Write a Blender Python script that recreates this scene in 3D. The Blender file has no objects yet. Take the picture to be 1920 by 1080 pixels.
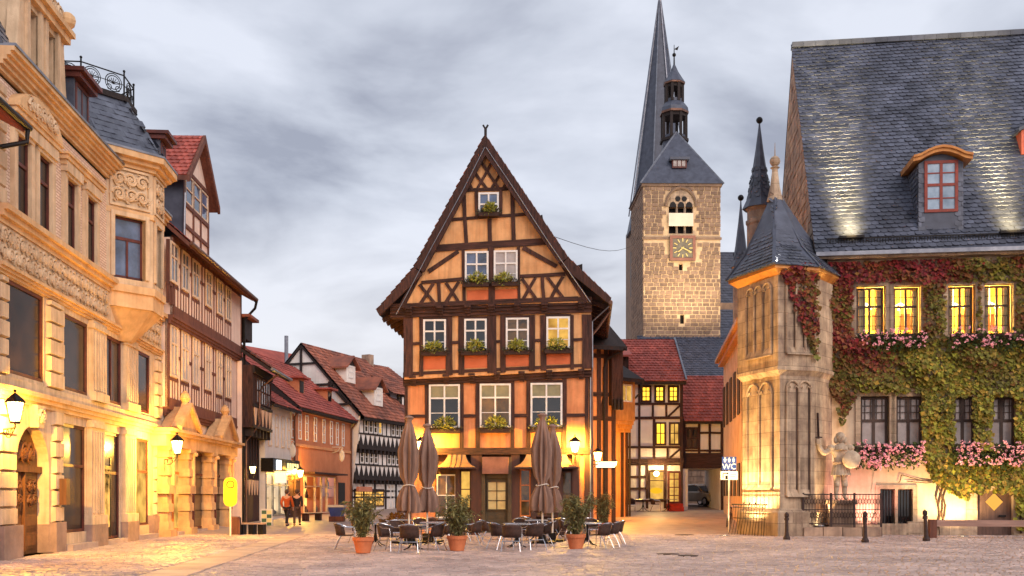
import bpy, math, random
import numpy as np
from mathutils import Vector, Matrix
R = math.radians
rnd = random.Random(7)
sc = bpy.context.scene
col = sc.collection

# ------------------------------------------------------------------ camera
EYE, FP, CX, HY = 1.6, 1920.0, 960.0, 930.0
cam = bpy.data.cameras.new('camera')
cam.sensor_fit = 'HORIZONTAL'; cam.sensor_width = 36.0; cam.lens = 36.0
cam.shift_y = 390.0 / 1920.0
cam.clip_start = 0.1; cam.clip_end = 3000
camo = bpy.data.objects.new('camera', cam); col.objects.link(camo)
camo.location = (0, 0, EYE); camo.rotation_euler = (R(90), 0, 0)
sc.camera = camo

# ------------------------------------------------------------------ sky: dusk overcast
SUN_EL, SUN_AZ = 30.0, 146.0           # soft afterglow from behind the viewer
world = bpy.data.worlds.new('World'); sc.world = world
world.use_nodes = True
nt = world.node_tree; N = nt.nodes; L = nt.links
for n in list(N): N.remove(n)
out = N.new('ShaderNodeOutputWorld'); bg = N.new('ShaderNodeBackground')
sky = N.new('ShaderNodeTexSky'); sky.sky_type = 'NISHITA'; sky.sun_disc = False
sky.sun_elevation = R(SUN_EL); sky.sun_rotation = R(SUN_AZ); sky.air_density = 1.2; sky.dust_density = 2.0
skm = N.new('ShaderNodeVectorMath'); skm.operation = 'SCALE'; skm.inputs['Scale'].default_value = 0.10
L.new(sky.outputs[0], skm.inputs[0])
tc = N.new('ShaderNodeTexCoord'); sep = N.new('ShaderNodeSeparateXYZ'); L.new(tc.outputs['Generated'], sep.inputs[0])
def mnode(op, a, b=None, clamp=False):
    m = N.new('ShaderNodeMath'); m.operation = op; m.use_clamp = clamp
    for i, v in enumerate((a, b)):
        if v is None: continue
        if isinstance(v, (int, float)): m.inputs[i].default_value = v
        else: L.new(v, m.inputs[i])
    return m.outputs[0]
zz = mnode('ADD', mnode('MAXIMUM', sep.outputs['Z'], 0.0), 0.22)
cmb = N.new('ShaderNodeCombineXYZ')
L.new(mnode('DIVIDE', sep.outputs['X'], zz), cmb.inputs[0]); L.new(mnode('DIVIDE', sep.outputs['Y'], zz), cmb.inputs[1])
mp = N.new('ShaderNodeMapping'); mp.inputs['Scale'].default_value = (1.25, 1.5, 1.0); mp.inputs['Location'].default_value = (5.3, 1.1, 0.0)
mp.inputs['Rotation'].default_value = (0, 0, R(-14))
L.new(cmb.outputs[0], mp.inputs[0])
nz = N.new('ShaderNodeTexNoise'); nz.inputs['Scale'].default_value = 1.35; nz.inputs['Detail'].default_value = 6.0; nz.inputs['Roughness'].default_value = 0.52
nz.inputs['Distortion'].default_value = 0.3
L.new(mp.outputs[0], nz.inputs['Vector'])
rp = N.new('ShaderNodeValToRGB'); cr = rp.color_ramp
cr.elements[0].position = 0.36; cr.elements[0].color = (0.33, 0.35, 0.43, 1)
cr.elements[1].position = 0.60; cr.elements[1].color = (0.71, 0.74, 0.83, 1)
e = cr.elements.new(0.47); e.color = (0.53, 0.56, 0.645, 1)
L.new(nz.outputs['Fac'], rp.inputs[0])
hz = mnode('SUBTRACT', 1.0, mnode('MULTIPLY', sep.outputs['Z'], 3.6), True)      # pale haze low over the roofs
hz2 = mnode('MULTIPLY', hz, 0.85)
mxh = N.new('ShaderNodeMix'); mxh.data_type = 'RGBA'; L.new(hz2, mxh.inputs[0]); L.new(rp.outputs[0], mxh.inputs[6]); mxh.inputs[7].default_value = (0.84, 0.80, 0.80, 1)
mxs = N.new('ShaderNodeMix'); mxs.data_type = 'RGBA'; mxs.inputs[0].default_value = 0.9
L.new(skm.outputs[0], mxs.inputs[6]); L.new(mxh.outputs[2], mxs.inputs[7])
L.new(mxs.outputs[2], bg.inputs['Color']); bg.inputs['Strength'].default_value = 0.79
L.new(bg.outputs[0], out.inputs['Surface'])

sl = bpy.data.lights.new('sun', 'SUN'); sl.energy = 1.35; sl.angle = R(45); sl.color = (1.0, 0.84, 0.76)
so = bpy.data.objects.new('sun', sl); col.objects.link(so)
sd = Vector((math.sin(R(SUN_AZ)) * math.cos(R(SUN_EL)), math.cos(R(SUN_AZ)) * math.cos(R(SUN_EL)), math.sin(R(SUN_EL))))
so.rotation_euler = (-sd).to_track_quat('-Z', 'Y').to_euler()

vs = sc.view_settings
vs.view_transform = 'Standard'; vs.look = 'None'; vs.exposure = 0.6; vs.gamma = 1.0; vs.use_curve_mapping = False
sc.render.engine = 'CYCLES'
sc.cycles.use_denoising = True
sc.cycles.max_bounces = 6; sc.cycles.diffuse_bounces = 3; sc.cycles.glossy_bounces = 3
sc.cycles.transmission_bounces = 4; sc.cycles.transparent_max_bounces = 6
sc.cycles.caustics_reflective = False; sc.cycles.caustics_refractive = False
sc.cycles.sample_clamp_indirect = 4.0
sc.cycles.use_light_tree = True

# ------------------------------------------------------------------ helpers
def ray(px, py): return Vector(((px - CX) / FP, 1.0, (HY - py) / FP))
def gp(px, py, z=0.0):
    d = ray(px, py); t = (z - EYE) / d.z
    return Vector((d.x * t, t, z))
def atd(px, py, d):
    r = ray(px, py) * d
    return Vector((r.x, r.y, r.z + EYE))
def gz(X, Y):
    """height of the ground: level square, rising gently into the lanes behind"""
    if Y < 43: return 0.0
    k = min(max((X + 6) / 8.0, 0), 1)
    zl = min(0.016 * (Y - 43), 0.9); zr = min(0.038 * (Y - 43), 1.1)
    return zl * (1 - k) + zr * k

def lin(c):
    return tuple((v / 255 / 12.92) if v / 255 <= 0.04045 else ((v / 255 + 0.055) / 1.055) ** 2.4 for v in c)

MATS = {}
def M(name, c1, c2=None, scale=3.0, rough=0.75, bump=0.0, bscale=40.0, metal=0.0, stretch=(1, 1, 1), rand=0.0, island=0.0, streak=0.0, spec=0.4, vcol=False, bdist=0.02, blocks=None):
    """procedural principled material: two colours mixed by noise, per-object / per-piece value shift, rain streaks, fine relief"""
    if name in MATS: return MATS[name]
    m = bpy.data.materials.new(name); m.use_nodes = True
    nt = m.node_tree; N = nt.nodes; L = nt.links
    b = N['Principled BSDF']
    b.inputs['Roughness'].default_value = rough; b.inputs['Metallic'].default_value = metal
    b.inputs['Specular IOR Level'].default_value = spec
    c2 = c2 or tuple(v * 0.72 for v in c1)
    tc = N.new('ShaderNodeTexCoord'); mp = N.new('ShaderNodeMapping'); mp.inputs['Scale'].default_value = stretch
    L.new(tc.outputs['Object'], mp.inputs[0])
    nz = N.new('ShaderNodeTexNoise'); nz.inputs['Scale'].default_value = scale; nz.inputs['Detail'].default_value = 5; nz.inputs['Roughness'].default_value = 0.62
    L.new(mp.outputs[0], nz.inputs['Vector'])
    rp = N.new('ShaderNodeValToRGB'); rp.color_ramp.elements[0].position = 0.32; rp.color_ramp.elements[1].position = 0.68
    rp.color_ramp.elements[0].color = (*lin(c2), 1); rp.color_ramp.elements[1].color = (*lin(c1), 1)
    L.new(nz.outputs['Fac'], rp.inputs[0]); c = rp.outputs[0]
    if vcol:
        a = N.new('ShaderNodeVertexColor'); a.layer_name = 'tint'
        mx = N.new('ShaderNodeMix'); mx.data_type = 'RGBA'; mx.blend_type = 'MULTIPLY'; mx.inputs[0].default_value = 1.0
        L.new(c, mx.inputs[6]); L.new(a.outputs[0], mx.inputs[7]); c = mx.outputs[2]
    if streak:
        m2 = N.new('ShaderNodeMapping'); m2.inputs['Scale'].default_value = (3.0, 3.0, 0.22); L.new(tc.outputs['Object'], m2.inputs[0])
        n2 = N.new('ShaderNodeTexNoise'); n2.inputs['Scale'].default_value = 2.2; n2.inputs['Detail'].default_value = 6; L.new(m2.outputs[0], n2.inputs['Vector'])
        r2 = N.new('ShaderNodeMapRange'); r2.inputs[1].default_value = 0.42; r2.inputs[2].default_value = 0.75; r2.inputs[3].default_value = 1.0; r2.inputs[4].default_value = 1.0 - streak
        L.new(n2.outputs['Fac'], r2.inputs[0])
        mx = N.new('ShaderNodeMix'); mx.data_type = 'RGBA'; mx.blend_type = 'MULTIPLY'; mx.inputs[0].default_value = 1.0
        L.new(c, mx.inputs[6]); L.new(r2.outputs[0], mx.inputs[7]); c = mx.outputs[2]
    for amt, src in ((rand, 'obj'), (island, 'isl')):
        if not amt: continue
        g = N.new('ShaderNodeObjectInfo' if src == 'obj' else 'ShaderNodeNewGeometry')
        o = g.outputs['Random'] if src == 'obj' else g.outputs['Random Per Island']
        r3 = N.new('ShaderNodeMapRange'); r3.inputs[3].default_value = 1 - amt; r3.inputs[4].default_value = 1 + amt; L.new(o, r3.inputs[0])
        mx = N.new('ShaderNodeMix'); mx.data_type = 'RGBA'; mx.blend_type = 'MULTIPLY'; mx.inputs[0].default_value = 1.0
        L.new(c, mx.inputs[6]); L.new(r3.outputs[0], mx.inputs[7]); c = mx.outputs[2]
    brk = None
    if blocks:
        sp = N.new('ShaderNodeSeparateXYZ'); cb = N.new('ShaderNodeCombineXYZ'); L.new(tc.outputs['Object'], sp.inputs[0])
        ad = N.new('ShaderNodeMath'); ad.operation = 'ADD'; L.new(sp.outputs['X'], ad.inputs[0]); L.new(sp.outputs['Y'], ad.inputs[1])
        L.new(ad.outputs[0], cb.inputs[0]); L.new(sp.outputs['Z'], cb.inputs[1])
        brk = N.new('ShaderNodeTexBrick'); brk.inputs['Scale'].default_value = 1.0; brk.inputs['Brick Width'].default_value = blocks[0]; brk.inputs['Row Height'].default_value = blocks[1]
        brk.inputs['Mortar Size'].default_value = .012; brk.inputs['Mortar Smooth'].default_value = .4; brk.inputs['Color1'].default_value = (1, 1, 1, 1); brk.inputs['Color2'].default_value = (.72, .70, .68, 1); brk.inputs['Mortar'].default_value = (.45, .42, .4, 1)
        L.new(cb.outputs[0], brk.inputs['Vector'])
        mx = N.new('ShaderNodeMix'); mx.data_type = 'RGBA'; mx.blend_type = 'MULTIPLY'; mx.inputs[0].default_value = 1.0
        L.new(c, mx.inputs[6]); L.new(brk.outputs['Color'], mx.inputs[7]); c = mx.outputs[2]
    L.new(c, b.inputs['Base Color'])
    if bump:
        n4 = N.new('ShaderNodeTexNoise'); n4.inputs['Scale'].default_value = bscale; n4.inputs['Detail'].default_value = 4
        L.new(mp.outputs[0], n4.inputs['Vector'])
        bp = N.new('ShaderNodeBump'); bp.inputs['Strength'].default_value = bump; bp.inputs['Distance'].default_value = bdist
        L.new(n4.outputs['Fac'], bp.inputs['Height']); L.new(bp.outputs[0], b.inputs['Normal'])
    MATS[name] = m
    return m

def EM(name, c, strength, var=0.0, scale=2.0, c2=None):
    """a pane or bulb that gives off light"""
    if name in MATS: return MATS[name]
    m = bpy.data.materials.new(name); m.use_nodes = True
    N = m.node_tree.nodes; L = m.node_tree.links
    for n in list(N): N.remove(n)
    o = N.new('ShaderNodeOutputMaterial'); e = N.new('ShaderNodeEmission'); e.inputs['Strength'].default_value = strength
    e.inputs['Color'].default_value = (*lin(c), 1)
    if var:
        tc = N.new('ShaderNodeTexCoord'); nz = N.new('ShaderNodeTexNoise'); nz.inputs['Scale'].default_value = scale; nz.inputs['Detail'].default_value = 4
        L.new(tc.outputs['Object'], nz.inputs['Vector'])
        rp = N.new('ShaderNodeValToRGB'); rp.color_ramp.elements[0].position = 0.5 - var; rp.color_ramp.elements[1].position = 0.5 + var * 0.5
        rp.color_ramp.elements[0].color = (*lin(c2 or tuple(v * .3 for v in c)), 1); rp.color_ramp.elements[1].color = (*lin(c), 1)
        L.new(nz.outputs['Fac'], rp.inputs[0]); L.new(rp.outputs[0], e.inputs['Color'])
    L.new(e.outputs[0], o.inputs[0]); MATS[name] = m
    return m

class MB:
    """collects shapes, builds ONE mesh object"""
    def __init__(s): s.v = []; s.f = []
    def add(s, v, f):
        n = len(s.v); s.v += [tuple(p) for p in v]; s.f += [tuple(i + n for i in q) for q in f]; return s
    def box(s, x0, x1, y0, y1, z0, z1):
        return s.add([(x0, y0, z0), (x1, y0, z0), (x1, y1, z0), (x0, y1, z0), (x0, y0, z1), (x1, y0, z1), (x1, y1, z1), (x0, y1, z1)],
                     [(0, 3, 2, 1), (4, 5, 6, 7), (0, 1, 5, 4), (1, 2, 6, 5), (2, 3, 7, 6), (3, 0, 4, 7)])
    def prism(s, pts, y0, y1):
        """polygon in the facade plane (u, z), from y0 (front) to y1"""
        n = len(pts)
        a = sum(pts[i][0] * pts[(i + 1) % n][1] - pts[(i + 1) % n][0] * pts[i][1] for i in range(n))
        if a < 0: pts = pts[::-1]
        v = [(p[0], y0, p[1]) for p in pts] + [(p[0], y1, p[1]) for p in pts]
        f = [tuple(range(n)), tuple(range(2 * n - 1, n - 1, -1))]
        f += [((i + 1) % n, i, n + i, n + (i + 1) % n) for i in range(n)]
        return s.add(v, f)
    def extrude(s, pts, z0, z1, top=None):
        """plan polygon (x, y) from z0 to z1; top: other polygon at z1"""
        n = len(pts); top = top or pts
        v = [(p[0], p[1], z0) for p in pts] + [(p[0], p[1], z1) for p in top]
        a = sum(pts[i][0] * pts[(i + 1) % n][1] - pts[(i + 1) % n][0] * pts[i][1] for i in range(n))
        f = [tuple(range(n - 1, -1, -1)), tuple(range(n, 2 * n))] + [(i, (i + 1) % n, n + (i + 1) % n, n + i) for i in range(n)]
        if a < 0: f = [q[::-1] for q in f]
        return s.add(v, f)
    def bar(s, a, b, w, h=None, up=(0, 0, 1)):
        a = Vector(a); b = Vector(b); d = (b - a).normalized(); h = h or w
        x = d.cross(Vector(up))
        if x.length < 1e-4: x = d.cross(Vector((1, 0, 0)))
        x.normalize(); y = x.cross(d)
        v = []
        for p in (a, b):
            for i, j in ((-1, -1), (1, -1), (1, 1), (-1, 1)): v.append(p + x * (w / 2 * i) + y * (h / 2 * j))
        return s.add(v, [(0, 1, 2, 3), (7, 6, 5, 4), (0, 4, 5, 1), (1, 5, 6, 2), (2, 6, 7, 3), (3, 7, 4, 0)])
    def tube(s, pts, r, n=6, caps=True):
        pts = [Vector(p) for p in pts]; k = len(pts)
        rs = r if isinstance(r, (list, tuple)) else [r] * k
        v = []; px = None
        for i, p in enumerate(pts):
            d = (pts[min(i + 1, k - 1)] - pts[max(i - 1, 0)]).normalized()
            if px is None: px = d.cross(Vector((0, 0, 1)))
            if px.length < 1e-3: px = d.cross(Vector((1, 0, 0)))
            px = (px - d * px.dot(d))
            if px.length < 1e-4: px = d.orthogonal()
            px.normalize(); py = d.cross(px)
            for j in range(n):
                t = 2 * math.pi * j / n; v.append(p + (px * math.cos(t) + py * math.sin(t)) * rs[i])
        f = [(i * n + j, i * n + (j + 1) % n, (i + 1) * n + (j + 1) % n, (i + 1) * n + j) for i in range(k - 1) for j in range(n)]
        if caps: f += [tuple(range(n - 1, -1, -1)), tuple(range((k - 1) * n, k * n))]
        return s.add(v, f)
    def lathe(s, prof, n=16, cx=0, cy=0, a0=0.0):
        v = []
        for r, z in prof:
            for j in range(n):
                t = a0 + 2 * math.pi * j / n; v.append((cx + r * math.cos(t), cy + r * math.sin(t), z))
        k = len(prof)
        f = [(i * n + j, i * n + (j + 1) % n, (i + 1) * n + (j + 1) % n, (i + 1) * n + j) for i in range(k - 1) for j in range(n)]
        f += [tuple(range(n - 1, -1, -1)), tuple(range((k - 1) * n, k * n))]
        return s.add(v, f)
    def ball(s, c, r, n=8, m=5, sz=1.0):
        v = [(c[0], c[1], c[2] - r * sz)]
        for i in range(1, m):
            t = -math.pi / 2 + math.pi * i / m
            for j in range(n): v.append((c[0] + r * math.cos(t) * math.cos(6.2832 * j / n), c[1] + r * math.cos(t) * math.sin(6.2832 * j / n), c[2] + r * sz * math.sin(t)))
        v.append((c[0], c[1], c[2] + r * sz)); e = len(v) - 1
        f = [(0, 1 + (j + 1) % n, 1 + j) for j in range(n)]
        f += [(1 + i * n + j, 1 + i * n + (j + 1) % n, 1 + (i + 1) * n + (j + 1) % n, 1 + (i + 1) * n + j) for i in range(m - 2) for j in range(n)]
        f += [(e, 1 + (m - 2) * n + j, 1 + (m - 2) * n + (j + 1) % n) for j in range(n)]
        return s.add(v, f)
    def mesh(s, name, smooth=False):
        me = bpy.data.meshes.new(name); me.from_pydata(s.v, [], s.f)
        if smooth: me.polygons.foreach_set('use_smooth', [True] * len(me.polygons))
        me.update(); return me
    def build(s, name, mat, parent=None, smooth=False, kind=None, label=None, cat=None, group=None, loc=None):
        me = s.mesh(name, smooth)
        if mat: me.materials.append(mat)
        return link(name, me, parent, kind, label, cat, group, loc)

def link(name, me, parent=None, kind=None, label=None, cat=None, group=None, loc=None):
    o = bpy.data.objects.new(name, me); col.objects.link(o)
    if parent is not None: o.parent = parent
    if loc is not None: o.location = loc
    for k, v in (('kind', kind), ('label', label), ('category', cat), ('group', group)):
        if v: o[k] = v
    return o
def empty(name, label, cat, loc=(0, 0, 0), rz=0.0, group=None):
    o = link(name, None, None, None, label, cat, group, loc); o.rotation_euler = (0, 0, rz); o.empty_display_size = 0.2
    return o
def copy_tree(o, parent=None):
    c = o.copy(); col.objects.link(c); c.parent = parent
    for ch in [x for x in o.children]: copy_tree(ch, c)
    return c

class Frame:
    """a building: local x runs along the facade, -y points out of it, z up; at() turns a pixel into (u, z) on the plane 'out' metres proud"""
    def __init__(s, name, label, cat, ox, oy, deg, oz=0.0, group=None):
        s.o = Vector((ox, oy, oz)); t = R(deg)
        s.ex = Vector((math.cos(t), math.sin(t), 0)); s.n = Vector((math.sin(t), -math.cos(t), 0))
        s.root = empty(name, label, cat, (ox, oy, oz), t, group)
    def at(s, px, py, out=0.0):
        d = ray(px, py); C = Vector((0, 0, EYE))
        t = (out - (C - s.o).dot(s.n)) / d.dot(s.n)
        P = C + d * t - s.o
        return P.dot(s.ex), P.z
    def u(s, px, out=0.0): return s.at(px, HY, out)[0]
    def z(s, px, py, out=0.0): return s.at(px, py, out)[1]
    def world(s, u, out, z): return s.o + s.ex * u + s.n * out + Vector((0, 0, z))
    def local(s, P):
        P = Vector(P) - s.o; return P.dot(s.ex), -P.dot(s.n), P.z

def wob(): return rnd.uniform(-1, 1)
def beam_uz(F, a, b, w, out, mat, depth=0.14, name='beam', parent=None, wb=0.012):
    """a hand-hewn timber lying in the facade plane between two (u, z) points"""
    ax, az = a; bx, bz = b; L_ = math.hypot(bx - ax, bz - az) or 1e-3
    nx, nz_ = -(bz - az) / L_ * w / 2, (bx - ax) / L_ * w / 2
    k = lambda: wob() * wb
    pts = [(ax + nx + k(), az + nz_ + k()), (ax - nx + k(), az - nz_ + k())]
    mx, mz = (ax + bx) / 2 + k(), (az + bz) / 2 + k()
    pts += [(mx - nx, mz - nz_), (bx - nx + k(), bz - nz_ + k()), (bx + nx + k(), bz + nz_ + k()), (mx + nx, mz + nz_)]
    return MB().prism(pts, -out - rnd.uniform(0, .008), -out + depth).build(name, mat, parent or F.root)
def beam_px(F, x0, y0, x1, y1, w, out, mat, depth=0.14, name='beam', parent=None, base=0.0):
    a = F.at(x0, y0, out); b = F.at(x1, y1, out)
    P = F.world(a[0], out, 0); s = P.y / FP
    return beam_uz(F, a, b, w * s, out, mat, depth, name, parent)

def window(F, u0, u1, z0, z1, out, cols, trans, fmat, pmat, fw=0.07, mw=0.05, depth=0.09, name='window', parent=None, extra=None, back=0.045, subs=True, thin=None, ptop=None):
    """frame with mullions and transoms; every pane is a sub-part. trans: transom heights as fractions from the bottom; extra: [(col, f)] thin bars"""
    if u0 > u1: u0, u1 = u1, u0
    y0, y1 = -out, -out + depth
    m = MB()
    m.box(u0, u0 + fw, y0, y1, z0, z1); m.box(u1 - fw, u1, y0, y1, z0, z1)
    m.box(u0 + fw, u1 - fw, y0, y1, z0, z0 + fw); m.box(u0 + fw, u1 - fw, y0, y1, z1 - fw, z1)
    us = [u0 + fw + (u1 - u0 - 2 * fw) * i / cols for i in range(cols + 1)]
    zs = [z0 + fw] + [z0 + (z1 - z0) * t for t in trans] + [z1 - fw]
    for x in us[1:-1]: m.box(x - mw / 2, x + mw / 2, y0 + .006, y1 - .01, z0 + fw, z1 - fw)
    for z in zs[1:-1]: m.box(u0 + fw, u1 - fw, y0 + .003, y1 - .012, z - mw / 2, z + mw / 2)
    if extra:
        for f in extra:
            z = z0 + (z1 - z0) * f; m.box(u0 + fw, u1 - fw, y0 + .02, y1 - .02, z - mw * .22, z + mw * .22)
    if thin:      # (nx, nz) lead bars over the whole light
        for i in range(1, thin[0]): x = u0 + fw + (u1 - u0 - 2 * fw) * i / thin[0]; m.box(x - .012, x + .012, y0 + .022, y1 - .02, z0 + fw, z1 - fw)
        for i in range(1, thin[1]): z = z0 + (z1 - z0) * i / thin[1]; m.box(u0 + fw, u1 - fw, y0 + .024, y1 - .021, z - .012, z + .012)
    w = m.build(name, fmat, parent or F.root)
    yb = y0 + back
    if subs:
        for i in range(cols):
            for j in range(len(zs) - 1):
                k = rnd.uniform(-.006, .006)
                MB().add([(us[i], yb + k, zs[j]), (us[i + 1], yb - k, zs[j]), (us[i + 1], yb - k, zs[j + 1]), (us[i], yb + k, zs[j + 1])], [(0, 1, 2, 3)]).build('pane', ptop if (ptop and j == len(zs) - 2) else pmat, w)
    else:
        MB().add([(u0 + fw, yb, z0 + fw), (u1 - fw, yb, z0 + fw), (u1 - fw, yb, z1 - fw), (u0 + fw, yb, z1 - fw)], [(0, 1, 2, 3)]).build('pane', pmat, w)
    return w

def tiles(O, eu, ev, W, H, tw, th, lift=0.025, keep=None, slant=0.0, shape='tile', jit=0.006, seed=1):
    """list of tiles on a roof plane: corner O, unit eu along the eave, unit ev up the slope; each tile is a plate whose lower edge stands proud"""
    r = random.Random(seed); O = Vector(O); eu = Vector(eu); ev = Vector(ev); n = eu.cross(ev).normalized()
    out = []
    rows = int(H / th) + 1
    for j in range(rows):
        off = (j % 2) * tw / 2
        nx = int(W / tw) + 2
        for i in range(-1, nx):
            u0 = i * tw + off; u1 = u0 + tw * 0.97; v0 = j * th + slant * (u0 / W) * H * 0.02
            if u1 <= 0 or u0 >= W: continue
            u0 = max(u0, 0); u1 = min(u1, W); v1 = min(v0 + th * 1.12, H)
            if v0 >= H: continue
            if keep and not keep((u0 + u1) / 2, v0 + th / 2): continue
            k = lift + r.uniform(-jit, jit) * 2; k2 = r.uniform(0, jit)
            dv = r.uniform(-jit, jit)
            P = lambda u, v, h: O + eu * u + ev * v + n * h
            if shape == 'slate':
                m = (u0 + u1) / 2; c = (u1 - u0) * .3
                top = [P(u0, v0 + th * .28 + dv, k), P(u0 + c, v0 + dv, k), P(u1 - c * .5, v0 + dv, k + k2), P(u1, v0 + th * .10 + dv, k + k2), P(u1, v1, k2 * .5), P(u0, v1, 0.002)]
                bot = [P(u0, v0 + th * .28 + dv, 0), P(u0 + c, v0 + dv, 0), P(u1 - c * .5, v0 + dv, 0), P(u1, v0 + th * .10 + dv, 0)]
                out.append((top + bot, [(0, 1, 2, 3, 4, 5), (6, 7, 1, 0), (7, 8, 2, 1), (8, 9, 3, 2)]))
            else:
                m = (u0 + u1) / 2; a = lift * .55
                top = [P(u0, v0 + dv, k), P(m, v0 + dv, k - a), P(u1, v0 + dv, k + k2), P(u1, v1, k2), P(m, v1, -a * .4), P(u0, v1, 0.0)]
                bot = [P(u0, v0 + dv, -.01), P(m, v0 + dv, -.01), P(u1, v0 + dv, -.01)]
                out.append((top + bot, [(0, 1, 4, 5), (1, 2, 3, 4), (6, 7, 1, 0), (7, 8, 2, 1)]))
    return out
def tile_stuff(tl, name, mat, parent):
    m = MB()
    for v, f in tl: m.add(v, f)
    return m.build(name, mat, parent, kind='stuff')
def tile_parts(tl, name, mat, parent):
    for v, f in tl:
        MB().add(v, f).build(name, mat, parent)

def point(name, loc, power, c=(1.0, 0.60, 0.17), r=0.12):
    l = bpy.data.lights.new(name, 'POINT'); l.energy = power; l.color = c; l.shadow_soft_size = r
    o = bpy.data.objects.new(name, l); col.objects.link(o); o.location = loc; return o
def spot(name, loc, to, power, c=(1.0, 0.72, 0.35), size=70, r=0.08, blend=0.6):
    l = bpy.data.lights.new(name, 'SPOT'); l.energy = power; l.color = c; l.shadow_soft_size = r; l.spot_size = R(size); l.spot_blend = blend
    o = bpy.data.objects.new(name, l); col.objects.link(o); o.location = loc
    o.rotation_euler = (Vector(to) - Vector(loc)).to_track_quat('-Z', 'Y').to_euler(); return o

# ------------------------------------------------------------------ materials
TIMBER = M('dark_timber', (88, 56, 48), (38, 25, 23), 2.6, .85, .9, 26, stretch=(6, 6, .7), rand=.18)
TIMBERH = M('dark_timber_lying', (88, 56, 48), (38, 25, 23), 2.6, .85, .9, 26, stretch=(.7, 6, 6), rand=.18)
BLACKT = M('black_timber', (52, 42, 40), (34, 27, 27), 2.0, .8, .4, 30, stretch=(3, 3, 3), rand=.15)
ORANGE = M('apricot_plaster', (230, 176, 124), (204, 146, 96), 1.7, .9, .5, 30, streak=.3)
ORANGE2 = M('orange_plaster', (230, 156, 106), (206, 130, 84), 1.7, .9, .5, 30, streak=.3)
REDPL = M('red_orange_plaster', (208, 116, 78), (188, 98, 62), 1.4, .9, .2, 60, rand=.06)
WHITEPAINT = M('white_window_paint', (236, 232, 228), (214, 208, 204), 6, .45, .05, 50)
GLASS = M('dark_glass', (40, 42, 48), (22, 22, 26), 1.3, .04, 0, spec=.9, rand=.3)
GLASSB = M('bluish_glass', (92, 108, 140), (46, 52, 66), 1.0, .05, 0, spec=.9, rand=.35)
GLASSG = M('curtained_glass', (186, 176, 172), (140, 128, 124), 1.3, .12, 0, spec=.7, rand=.12)
GLASSW = M('warm_dim_glass', (120, 92, 50), (44, 34, 26), 1.6, .05, 0, spec=.8, rand=.3)
LIT = EM('lit_window_yellow', (255, 206, 66), 1.7, .35, 1.8, (214, 138, 26))
LITD = EM('lit_window_dim', (255, 198, 96), .75, .3, 1.5, (120, 70, 30))
LITW = EM('lit_shop_white', (255, 236, 190), 1.9, .3, 1.1, (200, 150, 80))
SHOP = EM('shop_display_glow', (255, 190, 96), .9, .16, 2.6, (22, 14, 10))
BULB = EM('lantern_bulb', (255, 214, 120), 26)
def lampglass():
    m = bpy.data.materials.new('glowing_lantern_glass'); m.use_nodes = True; N = m.node_tree.nodes; L = m.node_tree.links
    for n in list(N): N.remove(n)
    o = N.new('ShaderNodeOutputMaterial'); e = N.new('ShaderNodeEmission'); e.inputs[0].default_value = (*lin((255, 216, 130)), 1); e.inputs[1].default_value = 7.0
    t = N.new('ShaderNodeBsdfTransparent'); t.inputs[0].default_value = (.92, .9, .85, 1); a = N.new('ShaderNodeAddShader'); L.new(e.outputs[0], a.inputs[0]); L.new(t.outputs[0], a.inputs[1]); L.new(a.outputs[0], o.inputs[0]); return m
LAMPGLASS = lampglass()
def clearpane():
    m = bpy.data.materials.new('clear_shop_glass'); m.use_nodes = True; N = m.node_tree.nodes; L = m.node_tree.links
    for n in list(N): N.remove(n)
    o = N.new('ShaderNodeOutputMaterial'); g = N.new('ShaderNodeBsdfGlossy'); g.inputs['Roughness'].default_value = .03; t = N.new('ShaderNodeBsdfTransparent'); t.inputs[0].default_value = (.93, .95, .93, 1)
    f = N.new('ShaderNodeFresnel'); f.inputs[0].default_value = 1.5; x = N.new('ShaderNodeMixShader'); L.new(f.outputs[0], x.inputs[0]); L.new(t.outputs[0], x.inputs[1]); L.new(g.outputs[0], x.inputs[2]); L.new(x.outputs[0], o.inputs[0]); return m
CLEAR = clearpane()
IRON = M('black_iron', (38, 34, 34), (26, 24, 24), 8, .5, .2, 60, metal=.6)
RUSTIRON = M('brown_iron', (74, 54, 50), (48, 38, 36), 8, .6, .3, 60, metal=.3)
ALU = M('polished_aluminium', (214, 214, 218), (190, 190, 196), 8, .22, 0, metal=1.0)
ZINC = M('zinc_sheet', (150, 152, 160), (112, 114, 124), 2.0, .45, .1, 20, metal=.7)
COPPER = M('brown_copper_pipe', (128, 94, 78), (92, 66, 56), 3, .45, .1, 20, metal=.6)
SLATE = M('slate', (88, 93, 108), (56, 60, 72), 1.1, .52, .3, 30, rand=.28, island=.28, spec=.5)
SLATED = M('slate_dark', (78, 84, 100), (56, 60, 74), 2.0, .5, .25, 30, island=.2, spec=.5)
REDTILE = M('red_clay_tile', (178, 90, 76), (138, 66, 58), 1.2, .7, .3, 40, island=.25)
OLDTILE = M('weathered_clay_tile', (168, 100, 76), (98, 64, 58), .8, .8, .4, 30, island=.38)
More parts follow.
